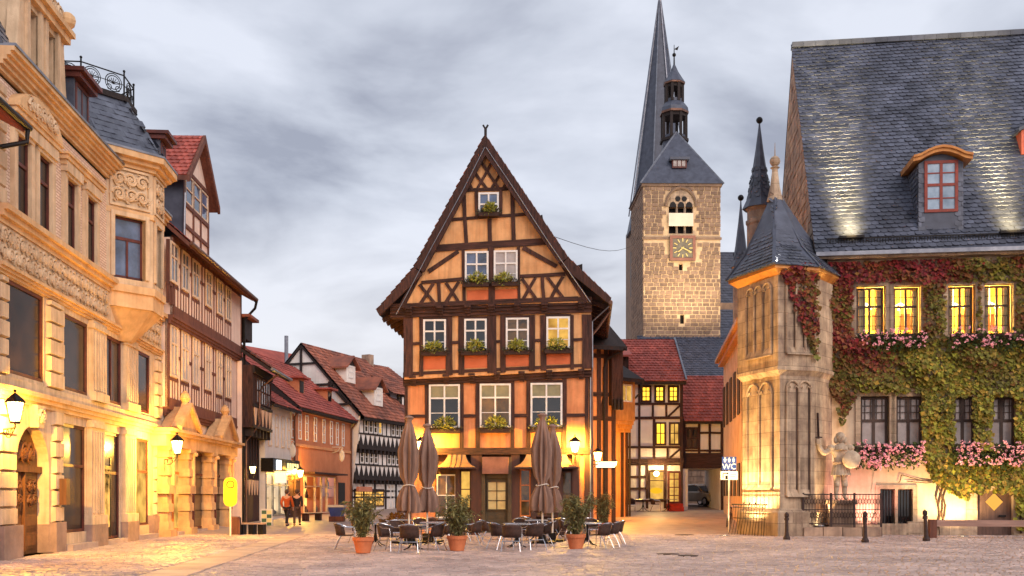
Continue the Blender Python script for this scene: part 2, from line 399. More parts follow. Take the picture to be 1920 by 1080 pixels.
def holed_wall(m, u0, u1, z0, z1, holes, y0, y1, reveal=None):
    """front sheet at y0 with rectangular openings (reveals back to y0 + reveal), solid back at y1"""
    rv = reveal if reveal is not None else (y1 - y0)
    us = sorted(set([u0, u1] + [h[0] for h in holes] + [h[1] for h in holes])); zs = sorted(set([z0, z1] + [h[2] for h in holes] + [h[3] for h in holes]))
    us = [u for u in us if u0 - 1e-6 <= u <= u1 + 1e-6]; zs = [z for z in zs if z0 - 1e-6 <= z <= z1 + 1e-6]
    for i in range(len(us) - 1):
        for j in range(len(zs) - 1):
            cu, cz = (us[i] + us[i + 1]) / 2, (zs[j] + zs[j + 1]) / 2
            if any(h[0] < cu < h[1] and h[2] < cz < h[3] for h in holes): continue
            m.add([(us[i], y0, zs[j]), (us[i + 1], y0, zs[j]), (us[i + 1], y0, zs[j + 1]), (us[i], y0, zs[j + 1])], [(0, 1, 2, 3)])
    for a, b, c, d in holes:
        y = y0 + rv
        m.add([(a, y0, c), (b, y0, c), (b, y0, d), (a, y0, d), (a, y, c), (b, y, c), (b, y, d), (a, y, d)],
              [(0, 1, 5, 4), (1, 2, 6, 5), (2, 3, 7, 6), (3, 0, 4, 7)])
    m.add([(u0, y0, z0), (u1, y0, z0), (u1, y0, z1), (u0, y0, z1), (u0, y1, z0), (u1, y1, z0), (u1, y1, z1), (u0, y1, z1)],
          [(4, 0, 3, 7), (1, 5, 6, 2), (3, 2, 6, 7), (5, 4, 7, 6), (0, 4, 5, 1)])
    return m
def arch_pts(cx, z, r, n=10, a0=0.0, a1=math.pi, sz=1.0): return [(cx + r * math.cos(a0 + (a1 - a0) * i / n), z + r * sz * math.sin(a0 + (a1 - a0) * i / n)) for i in range(n + 1)]
# ================================================================== ground
GROUND = M('old_paving', (184, 162, 152), (136, 118, 112), 1.4, .55, .6, 14, stretch=(1, 2.4, 1), spec=.5)
SETT = M('granite_sett', (196, 172, 162), (146, 126, 120), .45, .5, .4, 45, island=.2, rand=.16, spec=.55)
SLAB = M('pavement_slab', (190, 168, 158), (156, 136, 130), 1.2, .68, .25, 40, rand=.14, spec=.5)
def ground():
    xs = sorted(set([-400, -200, -100, -60, -40, -30] + list(range(-24, 31, 2)) + [40, 60, 100, 200, 400]))
    ys = sorted(set([-60, -20, 0, 10, 18.9, 19, 24, 30, 36, 42.6, 42.7] + list(range(44, 92, 2)) + [100, 120, 160, 240, 400, 900]))
    v = []; f = []
    for y in ys:
        for x in xs:
            v.append((x, y, gz(x, y) - (0.03 if 18.95 < y < 42.65 else 0)))
    nx = len(xs)
    for j in range(len(ys) - 1):
        for i in range(nx - 1):
            a = j * nx + i; f.append((a, a + 1, a + nx + 1, a + nx))
    return MB().add(v, f).build('ground', GROUND, None, smooth=False, kind='structure')
GR = ground()

def band_x(y): return -7.06 - (y - 21) * 0.088        # centre line of the slab path along the left houses
def sett_shape(x, y, w, h, r):
    a, b = w / 2, h / 2; c = .018; z = r.uniform(-.010, .008); t1, t2 = r.uniform(-.004, .004), r.uniform(-.004, .004)
    top = [(x - a + c, y - b + c, z - t1 - t2), (x + a - c, y - b + c, z + t1 - t2), (x + a - c, y + b - c, z + t1 + t2), (x - a + c, y + b - c, z - t1 + t2)]
    bot = [(x - a, y - b, -.028), (x + a, y - b, -.028), (x + a, y + b, -.028), (x - a, y + b, -.028)]
    return top + bot, [(0, 1, 2, 3), (4, 5, 1, 0), (5, 6, 2, 1), (6, 7, 3, 2), (7, 4, 0, 3)]
def paving():
    r = random.Random(3); allv = []; allf = []; parts = []; nv = 0
    y = 19.2; row = 0
    while y < 42.7:
        h = r.uniform(.125, .165); xl = max(-(y * .5 + 1.2), -12.75 - .084 * (y - 25)); xr = y * .5 + 1.2
        x = xl + r.uniform(0, .2)
        while x < xr:
            w = r.uniform(.16, .27)
            if abs(x + w / 2 - band_x(y)) > .5 + w / 2:
                v, f = sett_shape(x + w / 2, y + h / 2, w - .012, h - .012, r)
                if y > 20.45 and len(parts) < 300 and abs(x) < y * .5:
                    parts.append((v, f))
                else:
                    allv += v; allf += [tuple(i + nv for i in q) for q in f]; nv += 8
            x += w
        y += h; row += 1
    m = MB(); m.v = allv; m.f = allf
    m.build('setts', SETT, GR, kind='stuff')
    for v, f in parts: MB().add(v, f).build('sett', SETT, GR)
    y = 18.6
    while y < 42.4:
        l = r.uniform(.7, 1.05); x = band_x(y); z = r.uniform(-.004, .004)
        MB().add([(x - .48, y + .012, z), (x + .48, y + .012, z + .003), (x + .48 - .088 * l, y + l, z + .003), (x - .48 - .088 * l, y + l, z),
                  (x - .49, y, -.028), (x + .49, y, -.028), (x + .49 - .088 * l, y + l + .006, -.028), (x - .49 - .088 * l, y + l + .006, -.028)],
                 [(0, 1, 2, 3), (4, 5, 1, 0), (5, 6, 2, 1), (6, 7, 3, 2), (7, 4, 0, 3)]).build('paving_slab', SLAB, GR)
        y += l + .004
paving()
for px, py, w, d in ((1252, 1039, .62, .5), (1290, 1042, .55, .35), (1283, 1003, .8, .5)):      # manhole covers
    p = gp(px, py)
    MB().lathe([(w * .5, -.02), (w * .5, .008), (w * .42, .012), (w * .4, .008), (.01, .010)], 20).build('manhole_cover', RUSTIRON, GR, loc=(p.x, p.y, .004))
# ================================================================== the orange half-timbered gable house
P0 = atd(760, 930, 42.1)
H = Frame('timbered_gable_house', 'tall orange half-timbered house with steep gable and white windows behind the parasols', 'house', P0.x, P0.y, -4.2)
FLOWERFOL = M('box_plant_leaves', (186, 178, 74), (116, 124, 44), 9, .7, 0, island=.4)
BOXWOOD = M('dark_planter_wood', (70, 44, 36), (46, 30, 26), 4, .8, .3, 30)
def cc(sx, ox, oy): return lambda x, y: (ox + x / sx, oy + y / sx)
c4 = cc(2.842, 690, 220); c5 = cc(3.6, 690, 560); c6 = cc(3.3103, 600, 760)
G = 0.55      # gable plane proud of the ground floor
S2 = 0.30     # second floor plane
def hb(c, s, x0, y0, x1, y1, w, out, mat=TIMBER, depth=.2, name='beam'):
    a = c(x0, y0); b = c(x1, y1)
    return beam_px(H, a[0], a[1], b[0], b[1], w / s, out, mat, depth, name)
def poly(c, pts, out): return [H.at(*c(*p), out) for p in pts]

# --- walls
MB().prism(poly(c4, [(625, 150), (1175, 985), (170, 1010)], G), -G, -G + .3).build('gable_wall', ORANGE, H.root)
MB().prism(poly(c5, [(245, 70), (1505, 40), (1505, 480), (245, 545)], S2), -S2, -S2 + .3).build('upper_wall', ORANGE, H.root)
MB().prism(poly(c5, [(250, 500), (1490, 460), (1488, 1035), (250, 1035)], 0), 0, .3).build('middle_wall', ORANGE2, H.root)
UW = H.u(1105)                       # right corner of the house
ZT = H.z(1100, 575, S2)
# --- gable timbers
g = lambda *a, **k: hb(c4, 2.842, *a, G + .05, **k)
for b in [(505, 386, 775, 379, 17), (420, 545, 862, 515, 15), (352, 697, 960, 660, 36), (285, 879, 508, 861, 18), (806, 847, 1050, 834, 18), (175, 1003, 1120, 966, 24)]: g(*b, mat=TIMBERH)
for b in [(510, 386, 523, 672, 19), (576, 386, 580, 532, 17), (708, 382, 707, 517, 17), (768, 380, 777, 657, 21), (646, 540, 649, 664, 21),
          (506, 700, 514, 985, 17), (656, 690, 660, 985, 34), (801, 690, 806, 970, 15),
          (375, 880, 381, 992, 18), (928, 850, 936, 965, 18)]: g(*b)
for b in [(596, 222, 697, 380, 14), (563, 284, 634, 382, 14), (533, 342, 558, 386, 13), (668, 222, 580, 384, 14), (712, 288, 656, 382, 14), (743, 338, 718, 380, 13),
          (482, 714, 322, 822, 22), (826, 692, 1005, 794, 22), (274, 890, 358, 994, 17), (348, 884, 278, 994, 17), (414, 882, 488, 988, 17), (482, 876, 414, 988, 17),
          (820, 858, 898, 968, 17), (893, 854, 826, 968, 17), (956, 850, 1042, 964, 17), (1037, 848, 974, 964, 17)]: g(*b, depth=.17)
g(628, 148, 178, 1010, 30); g(622, 148, 1170, 982, 30)
# --- gable windows
def hwin(c, x0, y0, x1, y1, out, pm, trans=(.34,), extra=(.2,), cols=2, **k):
    # trans counted from the top in the photo: here as fractions from the bottom
    a = H.at(*c(x0, y1), out); b = H.at(*c(x1, y0), out)
    return window(H, a[0], b[0], a[1], b[1], out, cols, trans, WHITEPAINT, pm, fw=.075, mw=.065, extra=extra, **k)
hwin(c4, 588, 398, 697, 516, G + .09, GLASSB, (.46,), ())
hwin(c4, 516, 712, 642, 886, G + .09, GLASSB, (.60,), (.27,))
hwin(c4, 670, 707, 797, 882, G + .09, GLASSG, (.60,), (.27,))
for x0, y0, x1, y1 in ((526, 922, 645, 978), (676, 918, 798, 972)):
    MB().prism(poly(c4, [(x0, y0), (x1, y0 - 4), (x1, y1 - 4), (x0, y1)], G + .02), -G - .02, -G + .02).build('panel', REDPL, H.root)
# --- second floor
f2 = lambda *a, **k: hb(c5, 3.6, *a, S2 + .05, **k)
def sl2(x): return -(x - 245) * .008
for x, w in ((270, 62), (359, 25), (547, 44), (630, 40), (836, 62), (911, 36), (1106, 42), (1184, 40), (1377, 24), (1478, 66)):
    f2(x, 118 + sl2(x), x, 530 + sl2(x) * 6, w)
for x0, x1 in ((300, 350), (568, 612), (866, 895), (1126, 1166), (1386, 1448)): f2(x0, 304 + sl2(x0) * 3, x1, 303 + sl2(x1) * 3, 19, mat=TIMBERH)
lit4 = (GLASS, GLASS, GLASSW, LITD)
for i, (x0, y0, x1, y1) in enumerate(((372, 138, 526, 352), (649, 134, 801, 348), (930, 127, 1086, 343), (1204, 119, 1363, 336))):
    hwin(c5, x0, y0, x1, y1, S2 + .09, lit4[i], (.62,), (.28,))
    MB().prism(poly(c5, [(x0 - 6, y1 + 30), (x1 + 6, y1 + 28), (x1 + 6, y1 + 122 - i * 6), (x0 - 6, y1 + 128 - i * 6)], S2 + .02), -S2 - .02, -S2 + .05).build('panel', REDPL, H.root)
    f2(x0 - 10, y1 + 18, x1 + 10, y1 + 17, 22, mat=TIMBERH)
    f2(x0 - 10, y0 - 8, x1 + 10, y0 - 9, 16, mat=TIMBERH)
# --- first floor
BLIND = M('olive_blind_glass', (158, 148, 104), (120, 112, 80), 1.4, .1, 0, spec=.7, rand=.12)
f1 = lambda *a, **k: hb(c5, 3.6, *a, .05, **k)
for x, w in ((256, 20), (398, 28), (632, 28), (740, 30), (976, 28), (1084, 28), (1325, 30), (1477, 24)): f1(x, 545 - (x - 250) * .04, x, 1030, w)
for x0, x1 in ((262, 390), (642, 730), (986, 1074), (1336, 1470)): f1(x0, 797 - x0 * .008, x1, 797 - x1 * .008, 22, mat=TIMBERH)
for i, (x0, y0, x1, y1) in enumerate(((411, 577, 620, 872), (754, 572, 964, 869), (1097, 567, 1312, 865))):
    hwin(c5, x0, y0, x1, y1, .09, (GLASS, GLASSW, GLASS)[i], (.68,), (.34,), ptop=BLIND)
    f1(x0 - 12, y1 + 16, x1 + 12, y1 + 16, 22, mat=TIMBERH)
    f1(x0 - 6, y0 - 9, x1 + 6, y0 - 10, 18, mat=TIMBERH)
f1(240, 1022, 1495, 1020, 30, mat=TIMBERH, depth=.25, name='sill_beam')
# --- jetties: stacked moulded beams and carved brackets
def jetty(c, s, l, r_, out0, out1, nm='jetty_beam'):
    """l, r_: left and right (x, ytop, ybottom)"""
    n = 4
    for i in range(n):
        k0, k1 = i / n, (i + 1) / n
        o = out0 + (out1 - out0) * (1 - (k0 + k1) / 2) + .07
        pts = [H.at(*c(l[0], l[1] + (l[2] - l[1]) * k0), o), H.at(*c(r_[0], r_[1] + (r_[2] - r_[1]) * k0), o), H.at(*c(r_[0], r_[1] + (r_[2] - r_[1]) * k1 - 2), o), H.at(*c(l[0], l[1] + (l[2] - l[1]) * k1 - 2), o)]
        MB().prism(pts, -o, -o + .35 + out1 - out0).build(nm, TIMBERH, H.root)
jetty(c5, 3.6, (150, 36, 130), (1512, -14, 92), S2, G)
jetty(c5, 3.6, (236, 498, 590), (1512, 436, 530), 0, S2)
def bracket(c, x, y, w, h, out):
    a = H.at(*c(x - w / 2, y), out); b = H.at(*c(x + w / 2, y + h), out)
    u0, u1 = a[0], b[0]; z1, z0 = a[1], b[1]
    m = MB()
    for k in range(4):
        d = .36 - .085 * k; zt = z1 - (z1 - z0) * k / 4
        m.box(u0 + .01 * k, u1 - .01 * k, -out - d, -out + .1, zt - (z1 - z0) / 4, zt)
    m.build('bracket', TIMBER, H.root)
for x in (282, 490, 678, 838, 1012, 1194, 1440): bracket(c5, x, 60 - (x - 400) * .03, 46, 66, S2)
for x in (310, 532, 705, 875, 1040, 1225, 1440): bracket(c5, x, 522 - (x - 400) * .04, 42, 64, 0)
# --- roof: two steep slopes with a kick at the eaves, dark verge boards in front
RO = G + .35
outl = poly(c4, [(45, 1030), (246, 798), (625, 92), (1068, 745), (1296, 962)], RO)
ROOFD = 15.0
m = MB()
up = [outl[0], outl[1], outl[2], outl[3], outl[4]]
dn = [(outl[0][0] + .08, outl[0][1] - .16), (outl[1][0] + .14, outl[1][1] - .2), (outl[2][0], outl[2][1] - .42), (outl[3][0] - .14, outl[3][1] - .2), (outl[4][0] - .08, outl[4][1] - .16)]
for side in ((0, 1, 2), (2, 3, 4)):
    for i in range(2):
        a, b = side[i], side[i + 1]
        m.prism([up[a], up[b], dn[b], dn[a]], -RO + .12, ROOFD)
m.build('roof', BLACKT, H.root)
for a, b in ((0, 1), (1, 2), (2, 3), (3, 4)):
    w = .44
    dx, dz = up[b][0] - up[a][0], up[b][1] - up[a][1]; l = math.hypot(dx, dz); nx, nz_ = dz / l * w, -dx / l * w
    if nz_ > 0: nx, nz_ = -nx, -nz_
    s = [up[a], up[b], (up[b][0] + nx, up[b][1] + nz_), (up[a][0] + nx, up[a][1] + nz_)]
    if b == 2: s[2] = (up[2][0], up[2][1] - .82)
    if a == 2: s[3] = (up[2][0], up[2][1] - .82)
    if a == 0: s[3] = (up[0][0] + .12, up[0][1] - .2)
    if b == 4: s[2] = (up[4][0] - .12, up[4][1] - .2)
    MB().prism(s, -RO, -RO + .14).build('verge_board', TIMBER, H.root)
for a, b, sgn in ((0, 1, 1), (1, 2, 1), (3, 2, -1), (4, 3, -1)):          # clay tiles, rough along the verge
    A = Vector((up[a][0], -RO + .02 if sgn > 0 else ROOFD, up[a][1])); ev = Vector((up[b][0] - up[a][0], 0, up[b][1] - up[a][1])); Hh = ev.length
    tile_stuff(tiles(A + Vector((0, 0, .03)), Vector((0, 1, 0)) if sgn < 0 and False else Vector((0, -1 if sgn < 0 else 1, 0)), ev.normalized(), ROOFD + RO, Hh, .24, .3, lift=.05, seed=a + 5) if sgn < 0 else
               tiles(A + Vector((0, ROOFD + RO, .03)), Vector((0, -1, 0)), ev.normalized(), ROOFD + RO, Hh, .24, .3, lift=.05, seed=a + 5), 'roof_tiles', OLDTILE, H.root)
# ridge finial, lightning wire, small dormers peeking past the right verge
ax, az = up[2]
MB().tube([(ax, -RO + .1, az - .1), (ax, -RO + .1, az + .3)], .06).tube([(ax, -RO + .1, az + .25), (ax - .1, -RO + .1, az + .42)], .04).tube([(ax, -RO + .1, az + .25), (ax + .1, -RO + .1, az + .42)], .04).build('finial', BLACKT, H.root)
wl = [H.at(*c4(*p), RO + .03) for p in ((622, 160), (505, 390), (340, 690), (220, 920), (150, 1050))]
MB().tube([(p[0], -RO - .03, p[1]) for p in wl], .016, 5).build('lightning_wire', ZINC, H.root)
wl = [H.at(*c4(*p), RO + .03) for p in ((628, 160), (770, 370), (945, 640), (1090, 850), (1185, 985))]
MB().tube([(p[0], -RO - .03, p[1]) for p in wl], .016, 5).build('lightning_wire', ZINC, H.root)
for (px, py, yb) in ((1017, 396, 3.0), (1092, 488, 2.4)):
    u, z = H.at(px, py, -yb)
    MB().prism([(u - 1.6, z - .6), (u, z - .15), (u, z - .75), (u - 1.6, z - 1.6)], yb, yb + 1.3).build('roof_dormer', BLACKT, H.root)
# --- right side wall along the lane, rafter ends, downpipe
SD = 13.0
MB().box(UW - .3, UW, .3, SD, 0, H.z(1105, 600)).build('side_wall', ORANGE2, H.root)
for k in range(6): MB().box(UW - .02, UW + .05, .3 + k * 2.5, .52 + k * 2.5, 0, H.z(1105, 600)).build('beam', TIMBER, H.root)
for z in (H.z(1105, 850), H.z(1105, 700), H.z(1105, 780)): MB().box(UW - .02, UW + .045, .3, SD, z - .12, z + .12).build('beam', TIMBERH, H.root)
MB().box(-.02, .28, .3, SD, 0, H.z(760, 600)).build('side_wall', ORANGE2, H.root)
MB().box(.3, UW - .3, SD - .3, SD, 0, 9).build('back_wall', ORANGE2, H.root)
for k in range(16):
    y = -.1 + k * .85
    MB().bar((up[4][0] - .1, y, up[4][1] - .27), (up[4][0] - 1.1, y, up[4][1] + .12), .14, .16).build('rafter_end', TIMBER, H.root)
    if k < 8: MB().bar((up[0][0] + .1, y, up[0][1] - .27), (up[0][0] + 1.0, y, up[0][1] + .16), .14, .16).build('rafter_end', TIMBER, H.root)
MB().tube([(up[4][0] - .02, -RO + .05, up[4][1] - .16), (up[4][0] - .02, ROOFD, up[4][1] - .16)], .085, 8).build('gutter', COPPER, H.root)
zq = up[4][1] - .3
MB().tube([(up[4][0] - .02, .3, zq), (UW + .35, .3, zq - .7), (UW + .1, .26, zq - 1.0), (UW + .12, .26, .2)], .055, 8).build('downpipe', COPPER, H.root)
MB().tube([(up[4][0] - .05, -.3, zq + .1), (UW + .12, -.12, zq - .5), (UW + .13, -.12, H.z(1105, 690)), (UW + .05, -.06, H.z(1105, 705)), (UW + .05, -.06, .2)], .03, 6).build('cable_pipe', ZINC, H.root)
# --- ground floor: brown panelled shopfront with hood canopies
BROWN = M('brown_shopfront_wood', (86, 52, 40), (58, 36, 30), 1.6, .6, .3, 30, stretch=(4, 4, .6), rand=.12)
OLIVE = M('olive_door_paint', (92, 76, 52), (66, 54, 38), 2.5, .6, .2, 30)
HOOD = M('buff_canopy_sheet', (160, 122, 86), (132, 98, 68), 1.6, .6, .15, 12)
FABRIC = M('brown_canvas', (150, 104, 88), (122, 82, 70), 2.2, .9, .4, 60)
zS = H.z(930, 848)
MB().box(.0, UW, .25, .5, 0, zS).build('shopfront_wall', BROWN, H.root)
def gx(x): return H.u(c6(x, 0)[0])
def gzz(y, x=1000): return H.z(c6(x, 0)[0], c6(x, y)[1])
for x0, x1 in ((530, 566), (840, 868), (938, 1004), (1186, 1240), (1308, 1340), (1470, 1500), (1566, 1610), (1640, 1676)):
    MB().box(gx(x0), gx(x1), -.06, .3, 0, gzz(300)).build('pilaster', BROWN, H.root)
MB().box(gx(566), gx(715), .1, .3, 0, gzz(300)).build('orange_wall_panel', ORANGE2, H.root)
MB().box(gx(1610), gx(1640), .02, .3, 0, gzz(300)).build('orange_wall_panel', ORANGE2, H.root)
MB().box(gx(530), gx(1676), -.12, .3, gzz(306), gzz(268)).build('fascia_beam', TIMBERH, H.root)
for x0, x1 in ((715, 985), (1200, 1612)):            # bell-shaped hoods over the windows
    m = MB(); n = 7; prof = [(.10, gzz(303)), (.16, gzz(322)), (.27, gzz(345)), (.46, gzz(368)), (.78, gzz(386)), (.80, gzz(392))]
    ua, ub = gx(x0), gx(x1); vs_ = []
    for o, z in prof:
        k = (o - .1) * .85
        vs_ += [(ua + .55 - k * .8, .2, z), (ua + .55 - k * .8, -o, z), (ub - .55 + k * .8, -o, z), (ub - .55 + k * .8, .2, z)]
    fs = []
    for i in range(len(prof) - 1):
        for j in range(3): a = i * 4 + j; fs.append((a + 4, a + 5, a + 1, a))
    e = (len(prof) - 1) * 4; fs.append((e, e + 1, e + 2, e + 3))
    hd = m.add(vs_, fs).build('hood_canopy', HOOD, H.root)
    for k in range(1, 4):
        u = ua + .5 + (ub - ua - 1.0) * k / 4
        MB().tube([(u, -o - .008, z) for o, z in prof], .014, 5).build('seam', TIMBER, hd)
    MB().box(ua + .0, ub - .0, -.84, -.76, gzz(398), gzz(388)).build('hood_edge', TIMBER, hd)
def shopwin(x0, y0, x1, y1, fm, pm, cols, trans, out=.02, fw=.06):
    window(H, gx(x0), gx(x1), gzz(y1), gzz(y0), out, cols, trans, fm, pm, fw=fw, mw=.04)
shopwin(724, 428, 846, 700, WHITEPAINT, GLASSW, 2, (.52,), out=.03)
shopwin(868, 402, 938, 640, BROWN, LITD, 1, (.5,), out=.0)
ORF = M('orange_frame_paint', (206, 120, 52), (172, 92, 40), 4, .5)
shopwin(1240, 396, 1308, 690, ORF, GLASSW, 1, (.33, .66), out=.0)
shopwin(1340, 410, 1470, 690, BROWN, GLASSW, 2, (.5,), out=.0)
shopwin(1500, 410, 1566, 690, BROWN, GLASSW, 1, (.5,), out=.0)
# recessed entrance with canvas blind
d = MB(); d.box(gx(1004), gx(1026), -.10, .3, 0, gzz(322)).box(gx(1166), gx(1190), -.10, .3, 0, gzz(322)).box(gx(1026), gx(1166), -.02, .3, gzz(452), gzz(425))
d.build('door_frame', OLIVE, H.root)
MB().box(gx(1012), gx(1172), -.34, -.02, gzz(426), gzz(322)).build('canvas_blind', FABRIC, H.root)
dr = MB().box(gx(1026), gx(1166), .10, .16, .02, gzz(452)).build('door', OLIVE, H.root)
for k in range(3): MB().box(gx(1040), gx(1152), .085, .1, gzz(700 + k * 24), gzz(684 + k * 24)).build('door_rail', OLIVE, dr)
DPANE = M('cream_door_pane', (222, 200, 136), (196, 170, 108), 2, .15, 0, spec=.5)
window(H, gx(1036), gx(1158), gzz(652), gzz(470), -.03, 2, (.335, .665), OLIVE, DPANE, fw=.05, mw=.035, back=.03, name='door_light')
MB().box(gx(1000), gx(1192), -.5, .1, 0, .1).build('door_step', SLAB, H.root)
# window boxes: things of their own, hanging under the sills
def leafy(m, c, rx, ry, rz, n, s0, r, droop=.0, narrow=.5):
    for _ in range(n):
        while True:
            p = Vector((r.uniform(-1, 1), r.uniform(-1, 1), r.uniform(-1, 1)))
            if p.length < 1: break
        P = Vector((c[0] + p.x * rx, c[1] + p.y * ry, c[2] + p.z * rz))
        d = Vector((p.x + r.uniform(-.8, .8), p.y + r.uniform(-.8, .8), p.z + r.uniform(-.5, .9) - droop)).normalized()
        s = s0 * r.uniform(.6, 1.4); w = d.cross(Vector((r.uniform(-1, 1), r.uniform(-1, 1), r.uniform(-1, 1)))).normalized() * s * narrow
        m.add([P, P + d * s * .5 + w * .5, P + d * s, P + d * s * .5 - w * .5], [(0, 1, 2, 3)])
def window_box(F, u0, u1, z, out, label, seed, spill=.16, ptop=.36):
    r = random.Random(seed); um = (u0 + u1) / 2; L_ = u1 - u0
    P = F.world(um, out, z); t = math.atan2(F.ex.y, F.ex.x)
    e = empty('window_box', label, 'flower box', P, t, 'flower boxes on the orange gable house')
    MB().box(-L_ / 2, L_ / 2, -.2, .02, -.16, .0).build('trough', BOXWOOD, e)
    m = MB()
    for k in range(7): leafy(m, ((k / 6 - .5) * L_ * .9, -.12, .02), .14, .12, .09, 40, .09, r)
    m.build('trailing_leaves', M('dark_box_leaves', (74, 70, 44), (48, 44, 30), 9, .7, 0, island=.4), e, kind='stuff')
    m = MB(); leafy(m, (r.uniform(-.08, .08), -.1, ptop * .5), L_ * .30, .16, ptop * .62, 330, .15, r, narrow=.28)
    m.build('foliage', FLOWERFOL, e, kind='stuff')
def wb(c, x0, x1, y, out, label, seed, pt=.36):
    a = H.at(*c(x0, y), out); b = H.at(*c(x1, y), out); window_box(H, a[0], b[0], a[1], out, label, seed, ptop=pt)
wb(c4, 592, 700, 512, G + .1, 'flower box on the single small window high in the gable', 1, .3)
wb(c4, 508, 646, 886, G + .1, 'flower box under the left window of the gable pair, blue panes above', 2, .3)
wb(c4, 662, 804, 882, G + .1, 'flower box under the right window of the gable pair, curtained panes above', 3, .3)
for i, (x0, x1, y) in enumerate(((366, 534, 362), (632, 812, 358), (920, 1092, 354), (1196, 1374, 346))):
    wb(c5, x0, x1, y, S2 + .1, ('flower box under the second-floor window beside the corner post on the street side', 'flower box under the second-floor window with dark panes, second from the street side',
       'flower box under the dimly glowing second-floor window', 'flower box under the brightest lit second-floor window')[i], 10 + i)
for i, (x0, x1, y) in enumerate(((420, 625, 884), (760, 962, 880), (1094, 1320, 878))):
    wb(c5, x0, x1, y, .1, ('flower box under the first-floor window nearest the street with the shops', 'flower box under the middle first-floor window above the door', 'flower box under the first-floor window half hidden by the double parasol')[i], 20 + i, .42)
# ================================================================== the town hall with ivy
STONE = M('buff_sandstone', (212, 186, 156), (150, 126, 108), 1.6, .88, .7, 20, streak=.42, rand=.06, blocks=(1.15, .52))
PLASTER = M('pale_stone_plaster', (222, 198, 168), (190, 160, 132), .8, .9, .35, 40, streak=.14)
STONED = M('weathered_sandstone', (186, 156, 132), (128, 106, 94), 1.6, .9, .6, 20, rand=.2, streak=.25)
WOODD = M('dark_window_oak', (82, 60, 48), (56, 42, 36), 3, .6, .2, 40)
REDWOOD = M('red_brown_window_paint', (150, 62, 44), (116, 46, 36), 4, .5, .1, 40)
OAKD = M('dark_oak_furniture', (120, 70, 36), (86, 48, 26), 2, .6)
GOLDW = M('copper_gold_trim', (204, 142, 72), (166, 104, 50), 3, .45, .15, 30, metal=.2)
THT = -7.5
T = Frame('ivy_covered_hall', 'stone town hall with steep slate roof and red-green creeper over its front', 'town hall', 12.65, 42.62, THT)
UR = 15.0; HD = 13.2
def trect(x0, y0, x1, y1, out=0.0):
    a = T.at(x0, y1, out); b = T.at(x1, y0, out); return (a[0], b[0], a[1], b[1])
ZE = T.z(1700, 470)
upw = [trect(1605, 536, 1660, 628), trect(1675, 536, 1726, 628), trect(1777, 534, 1828, 628), trect(1845, 532, 1899, 628)]
loww = [trect(1613, 743, 1667, 836), trect(1680, 743, 1731, 836), trect(1785, 743, 1830, 836), trect(1856, 743, 1906, 836)]
basw = [trect(1650, 917, 1678, 983), trect(1683, 917, 1711, 983)]
door = trect(1833, 920, 1899, 1002)
door = (door[0], door[1], 0.0, door[3])
m = holed_wall(MB(), 0, UR, 0, ZE, upw + loww + basw + [door], 0, HD, reveal=.32)
m.build('front_wall', PLASTER, T.root)
CUR = EM('hall_light', (255, 200, 40), 2.1, .34, 1.5, (236, 150, 20))
LEAD = M('leaded_curtain_glass', (196, 180, 172), (150, 134, 128), 1.5, .2, 0, spec=.6, rand=.1)
ROOMW = M('yellow_room_wall', (250, 214, 120), (238, 190, 90), 1.2, .8); CURT = M('cream_curtain', (250, 230, 180), (226, 196, 140), 3, .9)
for i, (a, b, c, d) in enumerate(upw):
    w = window(T, a + .04, b - .04, c, d - .03, -.2, 2, (.60,), WOODD, CLEAR, fw=.08, mw=.09, thin=(4, 5))
    m = MB()
    m.box(a - .2, a, -.08, .2, c - .05, d + .18).box(b, b + .2, -.08, .2, c - .05, d + .18).box(a, b, -.08, .2, d, d + .18).box(a - .26, b + .26, -.14, .1, d + .18, d + .3)
    m.build('window_surround', STONE, T.root)
    for s0, s1 in (((a + .1, a + .1 + (.34 if i == 0 else .16)), (b - .3, b - .1)) if i != 1 else ((b - .26, b - .1),)):       # curtains drawn aside
        n = 9; v = []
        for k in range(n): x = s0 + (s1 - s0) * k / (n - 1); y = .34 + .04 * math.sin(k * 2.2); v += [(x, y, c + .05), (x, y, d - .1)]
        MB().add(v, [(2 * k, 2 * k + 2, 2 * k + 3, 2 * k + 1) for k in range(n - 1)]).build('curtain', CURT, w)
